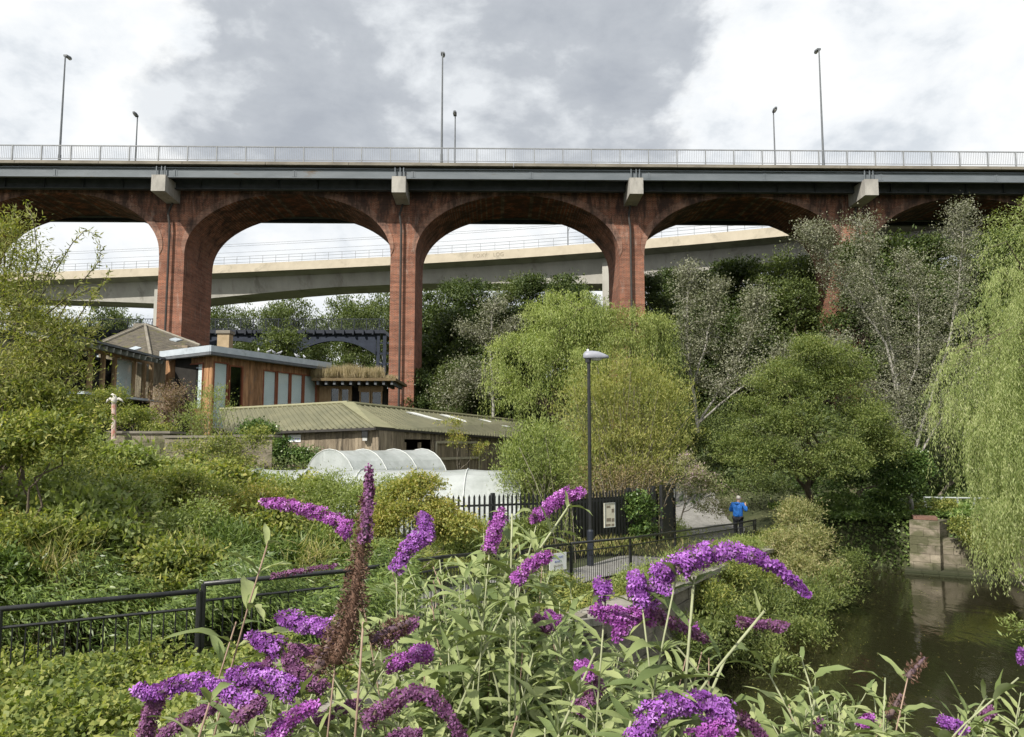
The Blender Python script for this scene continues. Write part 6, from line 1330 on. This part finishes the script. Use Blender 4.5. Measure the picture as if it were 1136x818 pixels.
for i, (nm, lab, px, py, D, mt, rx, rz, L_, W_, up_) in enumerate(MIX):
    c_ = P(px, py, D); rg = np.random.default_rng(300+i)
    lm = [(c_.x+rg.normal(0, rx*.5), D+rg.normal(0, .2), c_.z+rg.normal(0, .12), rx*rg.uniform(.5, .8), rx*.5, rz*rg.uniform(.6, .9)) for _ in range(4)]
    plant(nm, lab, 'shrub', c_.x, D+.1, lm, mt, 310+i, int(230*rx/.55), 34, .15, L_, W_, ntw=50, bark=M_twig, r0=.02, up=.9 if up_ else .2, droop=.2, outw=.3 if up_ else .6)
def floats(rng, n):
    Y = rng.uniform(10, 35, n); X = bank_x(Y)+rng.uniform(.2, 9, n)*rng.random(n)**.6; return np.stack([X, Y, np.full(n, WATER_Z+.006)], 1)
rng = np.random.default_rng(170); pos_ = floats(rng, 700); dd_ = rdir(700, rng)*np.array([1, 1, 0]); 
props(build_leaves('floating_leaves', [leaf_quads(pos_, dd_, .05*(.5+rng.random(700)), .025, rng, np.tile([0, 0, 1.0], (700, 1)))], L_yellow), 'small fallen leaves floating on the dark river', 'leaves', kind='stuff')

plant('creeper_mound', 'creeper mound draped over the stone abutment side wall', 'creeper', P(1080, 590, 33).x, 36.5, [LP(1066, 585, 33.2, .45, .4, .4), LP(1088, 600, 32.6, .7, .45, .6), LP(1112, 606, 32.0, .7, .4, .7), LP(1050, 565, 35.4, .6, .5, .4)], L_hedge, 180, 420, 40, .14, .09, .06, ntw=20, r0=.03)
plant('ivy_mound', 'dark ivy mound at the foot of the big silver poplar', 'ivy', P(1000, 560, 35).x, 36.6, [LP(1000, 540, 35.2, 1.0, .6, .8), LP(975, 560, 36, 1.0, .6, .7), LP(1020, 520, 35, .7, .5, .8)], L_ivy, 181, 420, 40, .17, .10, .08, ntw=20, r0=.03)

MIX2 = [('elder_bush', 'big-leaved elder sprawling at far left, above the near railing', 40, 575, 12.2, 'E', .8, .6, .15, .06), ('elder_bush', 'light big-leaved elder in the left thicket below the planters', 150, 530, 16.8, 'E', .85, .6, .15, .06),
 ('hazel_bush', 'round-leaved bright hazel rising in front of low polytunnel left end', 235, 540, 18.8, 'H', .8, .65, .10, .08), ('hazel_bush', 'round-leaved hazel between yellowing shrub and feathery shrub', 318, 560, 17.2, 'H', .6, .5, .09, .07),
 ('reed_tuft', 'tuft of long pale grass arching behind railing, far left', 60, 632, 10.6, 'G', .35, .35, .45, .016), ('reed_tuft', 'tuft of long pale grass arching behind the railing step', 190, 628, 11.4, 'G', .35, .35, .45, .016), ('reed_tuft', 'grass tuft below the dead brown spike, beyond the railing', 330, 622, 12.4, 'G', .35, .35, .45, .016),
 ('elder_bush', 'dark big-leaved elder clump just beyond railing at left', 120, 608, 11.8, 'D', .6, .45, .14, .06), ('hazel_bush', 'bright leafy bush under the yellowing shrub, left of dead spike', 285, 600, 13.4, 'H', .5, .4, .09, .06)]
LM = {'E': L_light, 'H': L_hedge, 'G': L_grass, 'D': L_sallow}
for i, (nm, lab, px, py, D, mk, rx, rz, L_, W_) in enumerate(MIX2):
    c_ = P(px, py, D); rg = np.random.default_rng(400+i)
    lm = [(c_.x+rg.normal(0, rx*.6), D+rg.normal(0, .2), c_.z+rg.normal(0, .16), rx*rg.uniform(.35, .7), rx*.4, rz*rg.uniform(.4, .8)) for _ in range(5)]
    if mk == 'G': osier(nm, lab, c_.x, D, lm, L_grass, 410+i, 50, .16, .28, .012, 24, 10, both=True, rad=.15, r=.004, cat='grass tuft')
    else: plant(nm, lab, 'shrub', c_.x, D+.1, lm, LM[mk], 410+i, int(150*rx/.55), 26, .19, L_, W_, ntw=60, bark=M_twig, r0=.025, up=.2, droop=.35, outw=.7)

plant('coping_bush', 'light green bush tumbling over the stone coping beside the railing', 'shrub', bank_x(19)-.9, 19, [(bank_x(y)-.45, y, hz(bank_x(y)-1.2, y)+.3, .5, .8, .42) for y in (17.2, 18.6, 20, 21.6, 23.2, 25, 27)], L_light, 190, 560, 36, .15, .08, .024, ntw=60, r0=.02, bark=M_twig)

MIX3 = [('elder_bush', 'tall elder rising at far left in front of the square planter', 70, 500, 18.5, 'E', 1.0, .7, .14, .055), ('hazel_bush', 'leafy hazel standing before the long sandstone planter', 200, 520, 20, 'H', .8, .55, .10, .07),
 ('hawthorn_bush', 'olive hawthorn in the left thicket below the yellow-green elder', 110, 555, 14.2, 'D', .8, .6, .07, .04), ('elder_bush', 'pale elder crown in front of the low polytunnel, above the arching spike', 345, 545, 19, 'E', .6, .4, .12, .045),
 ('hawthorn_bush', 'fine-leaved bush straight behind the railing step, mid height', 225, 600, 13, 'E', .7, .5, .06, .028), ('dogwood_bush', 'yellow-tinted dogwood low at far left behind railing', 20, 610, 11.6, 'Y', .5, .4, .08, .04)]
LM['Y'] = L_yellow
for i, (nm, lab, px, py, D, mk, rx, rz, L_, W_) in enumerate(MIX3):
    c_ = P(px, py, D); rg = np.random.default_rng(500+i)
    lm = [(c_.x+rg.normal(0, rx*.6), D+rg.normal(0, .2), c_.z+rg.normal(0, .2), rx*rg.uniform(.35, .6), rx*.4, rz*rg.uniform(.4, .8)) for _ in range(6)]
    plant(nm, lab, 'shrub', c_.x, D+.1, lm, LM[mk], 510+i, int(200*rx/.55), 28, .18, L_, W_, ntw=60, bark=M_twig, r0=.025, up=.2, droop=.35, outw=.7)
# ------------------------------------------------------------------ the foreground buddleias
L_bud = leaf_mat('buddleia_leaf', [(.045, .075, .022), (.08, .12, .038), (.125, .17, .06), (.18, .225, .095)], .32, back=(.17, .20, .11), rough=.6, patch=.2, pscale=3)
M_stem = mat_noise('pale_green_stem', (.22, .24, .13), (.34, .36, .22), 14, .7)
M_stemp = mat_noise('pinkish_brown_stem', (.22, .145, .11), (.33, .24, .18), 14, .7)
def petal_mat(name, cols, tr=.25):
    return leaf_mat(name, cols, tr, rough=.6, patch=.45, pscale=22, gain=False)
M_pet = petal_mat('violet_petals', [(.12, .04, .15), (.20, .05, .30), (.32, .10, .46), (.44, .18, .60), (.60, .36, .74)])
M_petm = petal_mat('magenta_petals', [(.14, .04, .13), (.22, .045, .26), (.36, .09, .42), (.48, .17, .56), (.62, .34, .70)])
M_petf = petal_mat('fading_petals', [(.10, .035, .09), (.17, .06, .15), (.27, .11, .27), (.15, .09, .07)])
M_dead = leaf_mat('dead_seedheads', [(.06, .032, .022), (.11, .06, .04), (.17, .10, .07), (.10, .07, .05)], .05, patch=.25, pscale=14, gain=False)
M_core = mat_noise('spike_core', (.10, .06, .10), (.14, .10, .08), 20, .9)
def px_line(pts, D, dd=0.0, n=30, seed=0):
    k = np.arange(len(pts)); t = np.linspace(0, len(pts)-1, n)
    A = np.array([P(x, y, D+dd*(i/max(1, len(pts)-1))) for i, (x, y) in enumerate(pts)])
    B = np.stack([np.interp(t, k, A[:, c]) for c in range(3)], 1)
    for _ in range(3):
        B[1:-1] = .25*B[:-2]+.5*B[1:-1]+.25*B[2:]
    return B
def spike(line, r0, r1, mat, kind, parent, org, seed, dens=1.0, fl=.0095):
    """a flower spike along the line (base->tip): whorled clusters of small four petalled florets"""
    rng = np.random.default_rng(seed); seg = np.r_[0, np.cumsum(np.linalg.norm(np.diff(line, axis=0), axis=1))]; Ltot = seg[-1]
    rm = (r0+r1)/2; n = int(dens*Ltot*2*PI*rm/(fl*fl*.42))+60; n = min(n, 3600)
    s = rng.random(n)**(1.0 if kind != 'cone' else .8)*Ltot; s = Ltot-s if kind == 'cone' else s
    c = np.stack([np.interp(s, seg, line[:, k]) for k in range(3)], 1)
    T = np.gradient(line, axis=0); T = norm(T); t = norm(np.stack([np.interp(s, seg, T[:, k]) for k in range(3)], 1))
    ref = np.array([0.3, .1, 1.0]); a = norm(np.cross(t, ref)); b = np.cross(t, a); g = rng.random(n)*2*PI
    out = a*np.cos(g)[:, None]+b*np.sin(g)[:, None]; f = s/Ltot
    prof = (r0+(r1-r0)*f)*np.minimum(1, (1-f)*7+.45)
    whorl = 1+.17*np.sin(s/.017*2*PI*.5+2.1*np.sin(g+seed))+.14*np.sin(g*3+s*55+seed)+.10*np.sin(s*83+seed*1.7)+.08*rng.normal(size=n)
    rad = prof*whorl*(1-.38*rng.random(n)**2.2)
    pos = c+out*rad[:, None]+t*rng.normal(0, .002, n)[:, None]; nr = norm(out+t*.25+rdir(n, rng)*.45)
    if kind in ('dead', 'cone'):
        d = norm(out*.8+rdir(n, rng)*.8); V, Q = leaf_quads(pos, d, .0075*(.6+.8*rng.random(n)), .0030, rng)
        V2, Q2 = leaf_quads(pos-out*(rad*.5)[:, None], norm(out+rdir(n, rng)*.3), rad*.6, .0018, rng); parts_ = [(V, Q), (V2, Q2)]
    else:
        sz = fl*(.75+.5*rng.random(n))*.62
        e1 = norm(np.cross(nr, rdir(n, rng))); e2 = np.cross(nr, e1); cen = pos
        VV = [cen-nr*.0012]; QQ = []
        dirs = [(e1), (e2), (-e1), (-e2)]
        for k in range(4):
            dk = dirs[k]; dn = dirs[(k+1) % 4]
            VV += [cen+dk*sz[:, None]*.95+nr*.0008+dn*sz[:, None]*.38, cen+dk*sz[:, None]*.95+nr*.0008-dn*sz[:, None]*.38]
        V = np.stack(VV, 1).reshape(-1, 3); base = np.arange(n)*9
        Q = np.concatenate([np.stack([base, base+2+2*k, base+1+2*k], 1) for k in range(4)])
        # triangles -> as quads list of 3-gons
        m3 = (V, Q)
    o = None
    if kind in ('dead', 'cone'): o = build_leaves('flower_spike', parts_, mat, parent, org)
    else: o = link_mesh('flower_spike', m3[0], None, mat, parent, org, quads=m3[1])
    mb = MB(); k = max(4, len(line)//2); idx = np.linspace(0, len(line)-1, k).astype(int)
    mb.tube([line[i] for i in idx], [max(.0015, (r0+(r1-r0)*i/len(line))*.50) for i in idx], 7); mb.build('spike_core', M_core if kind not in ('cone',) else M_dead, o, org, smooth=True)
    return o
def blades(name, leaves, mat, parent, org, seed):
    """leaves: list of (base, dir, up, length, width, droop). Long folded lance leaves with a curved midrib, toothed a little"""
    rng = np.random.default_rng(seed); n = len(leaves); K = 9
    B = np.array([l[0] for l in leaves]); D = norm(np.array([l[1] for l in leaves])); U = norm(np.array([l[2] for l in leaves])); L = np.array([l[3] for l in leaves]); W = np.array([l[4] for l in leaves]); dr = np.array([l[5] for l in leaves])
    S_ = norm(np.cross(D, U)); U = np.cross(S_, D); V = np.zeros((n, K, 3, 3)); pos = B.copy(); d = D.copy(); ph = rng.random(n)*6; tw = rng.normal(0, .5, n)
    wprof = np.array([.10, .50, .86, 1.0, .96, .80, .56, .28, .02])
    for k in range(K):
        up = norm(np.cross(S_, d)); ww = W*wprof[k]*.5*(1+.10*np.sin(ph+k*2.4)); fold = .35+.15*np.sin(ph*2); ang = tw*k/K
        ss = S_*np.cos(ang)[:, None]+up*np.sin(ang)[:, None]; uu = -S_*np.sin(ang)[:, None]+up*np.cos(ang)[:, None]
        wav = .26*np.sin(ph+k*1.7)
        V[:, k, 1] = pos; V[:, k, 0] = pos+ss*ww[:, None]+uu*(ww*(fold+wav))[:, None]; V[:, k, 2] = pos-ss*ww[:, None]+uu*(ww*(fold-wav))[:, None]
        pos = pos+d*(L/(K-1))[:, None]; d = norm(d+np.array([0, 0, -1.0])*(dr/(K-1)*1.0)[:, None]+up*.0)
        S_ = norm(np.cross(d, up))
    V = V.reshape(-1, 3); base = (np.arange(n)*K*3)[:, None]; q = []
    for k in range(K-1):
        for c in range(2): q.append(np.array([k*3+c, (k+1)*3+c, (k+1)*3+c+1, k*3+c+1]))
    Q = (base[:, :, None]+np.array(q)[None]).reshape(-1, 4)
    return link_mesh(name, V, None, mat, parent, org, quads=Q, smooth=True)
def bez(a, b, c, d, n=22):
    t = np.linspace(0, 1, n)[:, None]; return (1-t)**3*a+3*(1-t)**2*t*b+3*(1-t)*t*t*c+t**3*d
class Bush:
    def __init__(s, x, y, label, seed):
        s.rng = np.random.default_rng(seed); s.z = hz(x, y); s.o = (x, y, s.z); s.e = empty('buddleia_bush', s.o, label, 'flowering shrub', 'buddleias in the foreground'); s.leaves = []; s.st = MB(); s.sp = MB(); s.k = 0
    def stem(s, tip, dirv, r=.0035, pink=False, leafy=.62, step=.055, LL=.115, dens=1, seedo=0, bend=.5, tipleaves=True, lw=.185):
        """a stem from the root to tip arriving along dirv, opposite leaf pairs on the last `leafy` metres"""
        rng = s.rng; root = np.array([s.o[0]+rng.normal(0, .22), s.o[1]+rng.normal(0, .12), s.z]); tip = np.array(tip, float); dv = np.array(dirv, float); dv /= np.linalg.norm(dv); L = np.linalg.norm(tip-root)
        c1 = root+np.array([(tip[0]-root[0])*.15, (tip[1]-root[1])*.15, L*.45]); c2 = tip-dv*L*bend*.45
        pl = bez(root, c1, c2, tip, 40); (s.sp if pink else s.st).tube(pl, list(np.linspace(r*2.0, r*.45, 40)), 6)
        seg = np.r_[0, np.cumsum(np.linalg.norm(np.diff(pl, axis=0), axis=1))]; Lt = seg[-1]; q = Lt-.01; j = 0; side = rng.random()*PI
        while q > Lt-leafy:
            p = np.array([np.interp(q, seg, pl[:, k]) for k in range(3)]); t = np.array([np.interp(min(q+.01, Lt), seg, pl[:, k]) for k in range(3)])-np.array([np.interp(q-.01, seg, pl[:, k]) for k in range(3)]); t /= np.linalg.norm(t)
            a = np.cross(t, [.2, .9, .3]); a /= np.linalg.norm(a); b = np.cross(t, a); side += PI/2+rng.normal(0, .2)
            young = min(1, .45+(Lt-q)/.22) if tipleaves else min(1, .75+(Lt-q)/.4)
            for sg in (0, PI):
                if rng.random() < .08 or rng.random() > dens: continue
                g = side+sg; out = a*math.cos(g)+b*math.sin(g); d = out*1.0+t*(1.15-.7*young)+np.array([0, 0, .12]); ln = LL*young*rng.uniform(.75, 1.2)
                s.leaves.append((p, d, t+np.array([0, 0, .6]), ln, ln*lw*rng.uniform(.8, 1.15), rng.uniform(.5, 1.5)))
                if young > .7 and rng.random() < .45:      # small axillary pair
                    for w in range(2): s.leaves.append((p, d+t*.9+rng.normal(0, .3, 3), t, ln*.38, ln*.38*.2, .6))
            q -= step*rng.uniform(.85, 1.25)*(0.55+.5*young)
        return pl
    def flower(s, pts, D, rpx0, rpx1, mat, kind='fresh', dd=0.0, dens=1.0, stem_dir=None, pink=False, leafy=.45, stem=True):
        ln = px_line(pts, D, dd, seed=s.k); s.k += 1; q_ = .74 if kind != 'dead' else .8; r0 = rpx0*D/F*q_; r1 = rpx1*D/F*q_
        spike(ln, r0, r1, mat, kind, s.e, s.o, 1000+s.k*7+int(D*100), dens, fl=.0088)
        if stem:
            d0 = ln[1]-ln[0]; d0 = d0/np.linalg.norm(d0); dv = d0*.7+np.array([0, 0, .8]) if stem_dir is None else stem_dir
            s.stem(ln[0], dv, .0028, pink, leafy, dens=.85, tipleaves=False, LL=.10)
    def done(s):
        blades('leaves', s.leaves, L_bud, s.e, s.o, 5)
        if s.st.v: s.st.build('stems', M_stem, s.e, s.o, smooth=True, fix=False)
        if s.sp.v: s.sp.build('woody_stems', M_stemp, s.e, s.o, smooth=True, fix=False)
def fill(b, poly_top, n, D0, D1, xr, seed, ybot=840, LL=(.095, .13), lean=.25, dens=1):
    rng = np.random.default_rng(seed); xs = [p[0] for p in poly_top]; ys = [p[1] for p in poly_top]
    for i in range(n):
        px = rng.uniform(*xr); yt = np.interp(px, xs, ys); u = rng.random()**1.15; py = yt+(ybot-yt)*u; D = D1-(D1-D0)*(u*.75+.25*rng.random())
        tip = P(px, py, D); dv = np.array([rng.normal(0, lean)+.25*np.sign(px-xr[0]-(xr[1]-xr[0])/2)*abs(px-(xr[0]+xr[1])/2)/(xr[1]-xr[0]), rng.normal(-.12, lean), 1.0])
        b.stem(tip, dv, rng.uniform(.0022, .0034), rng.random() < .15, rng.uniform(.28, .6), LL=rng.uniform(*LL), dens=dens)
# left bush ---------------------------------------------------------------
b = Bush(-.55, 1.75, 'buddleia bush at lower left with a tall brown dead spike and arching violet flowers', 201)
b.flower([(385, 585), (365, 574), (330, 562), (290, 557)], 1.65, 10, 7, M_petm, dd=.05, stem_dir=(-.25, 0, 1), pink=True, leafy=.1)
b.flower([(380, 592), (386, 586)], 1.62, 9, 8, M_petm, stem=False)
b.flower([(372, 735), (385, 700), (393, 660), (399, 620), (405, 575), (409, 538)], 1.25, 21, 6, M_dead, 'cone', dens=1.8, stem_dir=(.1, 0, 1), pink=True, leafy=.05)
b.flower([(405, 600), (408, 560), (410, 518)], 1.23, 10, 4, M_petf, dens=.7, stem=False)
b.flower([(412, 712), (430, 700), (455, 690)], 1.28, 14, 9, M_dead, 'dead', stem=False, dens=1.4)
b.flower([(352, 745), (368, 715), (380, 690)], 1.27, 18, 12, M_dead, 'dead', stem=False, dens=1.4)
b.flower([(368, 697), (345, 695), (325, 690), (310, 682)], 1.35, 14, 10, M_pet)
b.flower([(312, 722), (298, 716), (284, 708), (275, 706)], 1.42, 15, 9, M_pet)
b.flower([(352, 725), (335, 722), (322, 718)], 1.42, 9, 6, M_petf)
b.flower([(290, 785), (265, 775), (240, 762), (212, 755), (190, 762), (172, 770)], 1.2, 13, 11, M_pet, stem_dir=(-.4, 0, 1))
b.flower([(172, 770), (158, 766), (150, 766)], 1.2, 10, 7, M_pet, stem=False)
b.flower([(160, 835), (163, 805), (172, 778), (180, 768)], 1.22, 13, 10, M_petf, stem=False)
b.flower([(175, 828), (192, 806), (215, 795), (240, 783)], 1.16, 11, 7, M_petf, leafy=.1)
b.flower([(330, 768), (305, 757), (275, 748), (252, 752)], 1.28, 17, 12, M_pet)
b.flower([(270, 765), (285, 745), (300, 735)], 1.3, 14, 9, M_petf, stem=False)
b.flower([(300, 825), (318, 800), (335, 790), (352, 782)], 1.18, 13, 8, M_petm)
b.flower([(262, 800), (275, 790), (292, 778)], 1.15, 11, 7, M_petf)
b.flower([(360, 765), (340, 752), (322, 738), (318, 728)], 1.33, 13, 9, M_petf)
tl = [(140, 800), (200, 790), (240, 745), (300, 720), (340, 735), (400, 700)]
fill(b, tl, 46, 1.15, 1.9, (175, 400), 211)
for tip, D in (((298, 600), 1.4), ((262, 690), 1.45), ((235, 772), 1.05)):
    b.stem(P(*tip, D), (.30, 0, 1), .0030, True, .20 if tip[1] < 700 else .3, step=.07, LL=.13)
b.stem(P(403, 690, 1.15), (.05, 0, 1), .0034, True, .02)
b.done()
# middle bush -------------------------------------------------------------
b = Bush(.25, 1.9, 'largest buddleia bush filling lower middle, crowned by the big arching purple panicle', 202)
b.flower([(752, 632), (768, 617), (790, 612), (815, 612), (840, 618), (862, 630), (880, 645), (896, 660)], 1.12, 17, 4, M_pet, stem_dir=(.25, 0, 1), leafy=.35, dens=1.15)
b.flower([(752, 634), (742, 628), (733, 640)], 1.13, 16, 14, M_pet, stem=False)
b.flower([(712, 668), (708, 652), (704, 636)], 1.15, 12, 13, M_pet)
b.flower([(735, 655), (734, 640), (735, 628)], 1.14, 13, 14, M_pet, stem=False)
b.flower([(672, 662), (667, 655), (667, 645)], 1.22, 12, 11, M_pet, stem_dir=(.1, 0, 1))
b.flower([(722, 683), (705, 684), (685, 682), (665, 680), (655, 676)], 1.2, 13, 9, M_petm)
b.flower([(690, 690), (688, 700), (684, 708)], 1.2, 11, 7, M_petm, stem=False)
b.flower([(722, 680), (745, 690), (770, 702), (785, 712)], 1.2, 9, 4, M_petf, stem=False, dens=.7)
b.flower([(724, 672), (722, 662), (716, 655)], 1.18, 11, 9, M_pet, stem=False)
b.flower([(632, 545), (615, 556), (602, 566), (590, 578)], 1.75, 8, 7, M_petm, stem=False)
b.flower([(598, 572), (615, 558), (632, 550), (648, 546)], 1.75, 9, 7, M_petm, stem_dir=(.3, 0, 1))
b.flower([(543, 612), (546, 596), (552, 582), (557, 566)], 1.6, 11, 8, M_petm, stem_dir=(.1, 0, 1))
b.flower([(572, 645), (583, 630), (598, 621), (612, 617)], 1.55, 10, 7, M_petm, stem_dir=(0, 0, 1))
b.flower([(440, 632), (448, 612), (462, 600), (478, 594)], 1.6, 11, 11, M_pet, stem_dir=(0, 0, 1))
b.flower([(476, 600), (474, 585), (466, 570)], 1.62, 8, 9, M_pet, stem=False)
b.flower([(430, 738), (445, 736), (462, 726), (478, 722)], 1.38, 9, 13, M_petm)
b.flower([(425, 712), (440, 702), (462, 690)], 1.42, 10, 8, M_petf)
b.flower([(405, 800), (430, 782), (460, 766), (485, 776), (500, 798), (516, 825)], 1.15, 13, 6, M_petf, stem_dir=(.2, 0, 1))
b.flower([(425, 830), (445, 818), (465, 815)], 1.15, 12, 9, M_petf)
b.flower([(706, 822), (722, 795), (742, 782), (770, 778), (795, 784), (812, 800)], 1.08, 17, 14, M_pet, stem_dir=(-.2, 0, 1), dens=1.1)
b.flower([(770, 822), (788, 812), (812, 808)], 1.07, 14, 12, M_petm, stem=False)
b.flower([(640, 790), (656, 775), (665, 762), (648, 745)], 1.45, 11, 8, M_petf)
b.flower([(655, 752), (648, 742), (642, 735)], 1.4, 9, 8, M_petm)
b.flower([(610, 700), (600, 690), (594, 684)], 1.7, 8, 6, M_petf)
b.flower([(820, 690), (845, 693), (872, 695)], 1.45, 5, 7, M_petf, stem=False)
b.flower([(818, 795), (835, 805), (850, 822)], 1.2, 8, 5, M_petf, stem=False)
b.flower([(766, 700), (768, 692)], 1.5, 7, 7, M_petm, stem=False)
b.flower([(350, 800), (375, 790), (400, 780)], 1.4, 9, 7, M_petf)
b.flower([(620, 690), (612, 684), (606, 680)], 1.9, 7, 6, M_petm, stem=False)
b.flower([(300, 640), (330, 634), (372, 628)], 1.7, 3, 2, M_petf, stem=False, dens=.5)
tm = [(380, 690), (420, 655), (450, 640), (500, 640), (540, 650), (560, 640), (600, 670), (640, 710), (690, 735), (740, 745), (800, 730), (830, 790)]
tm = [(x, y-14) for x, y in tm]
fill(b, tm, 135, 1.15, 2.5, (385, 800), 221, LL=(.11, .145))
fill(b, tm, 70, 2.0, 3.0, (385, 700), 222, LL=(.11, .15))
fill(b, [(470, 610), (500, 600), (540, 590), (575, 590), (610, 610), (640, 660)], 42, 1.5, 2.3, (470, 640), 223, ybot=740, LL=(.11, .15))
for tip, D, dv in (((568, 570), 1.6, (.02, 0, 1)), ((660, 725), 1.25, (.5, 0, 1)), ((848, 678), 1.12, (.75, 0, .8)), ((805, 730), 1.15, (.5, 0, 1)), ((700, 800), 1.1, (.3, 0, 1)), ((770, 640), 1.13, (.1, 0, 1)), ((632, 560), 1.6, (.6, 0, .8)), ((520, 640), 1.7, (-.3, 0, 1))):
    b.stem(P(*tip, D), dv, .0042, False, .42, LL=.12, step=.065)
b.done()
# right bush --------------------------------------------------------------
b = Bush(1.15, 1.8, 'buddleia bush at lower right, mostly leafy shoots over the dark water', 203)
b.flower([(1007, 752), (1015, 742), (1026, 729)], 1.5, 9, 3, M_dead, 'dead', stem_dir=(.3, 0, 1), pink=True, dens=1.3)
b.flower([(1070, 810), (1055, 803), (1043, 799)], 1.5, 7, 7, M_pet)
b.flower([(1100, 788), (1096, 792), (1092, 796)], 1.6, 8, 6, M_petf)
b.flower([(955, 806), (960, 800), (968, 796)], 1.6, 8, 6, M_petm)
b.flower([(905, 808), (912, 800)], 1.6, 7, 5, M_petf)
b.flower([(985, 798), (995, 780), (1000, 770)], 1.55, 8, 5, M_dead, 'dead', dens=.8)
b.flower([(1135, 720), (1132, 735)], 1.9, 5, 5, M_pet, stem=False)
tr = [(835, 810), (850, 775), (870, 745), (895, 735), (930, 770), (960, 760), (1000, 775), (1040, 790), (1090, 780), (1136, 765)]
fill(b, tr, 60, 1.25, 2.0, (845, 1150), 231, ybot=850, LL=(.085, .12))
for tip, D, dv in (((853, 748), 1.3, (-.5, 0, .9)), ((888, 728), 1.35, (-.3, 0, 1)), ((905, 770), 1.3, (.2, 0, 1)), ((982, 752), 1.45, (.1, 0, 1)), ((1130, 752), 1.3, (.7, 0, .5)), ((1095, 772), 1.4, (.5, 0, .6))):
    b.stem(P(*tip, D), dv, .0030, False, .4, LL=.11, step=.055)
b.done()
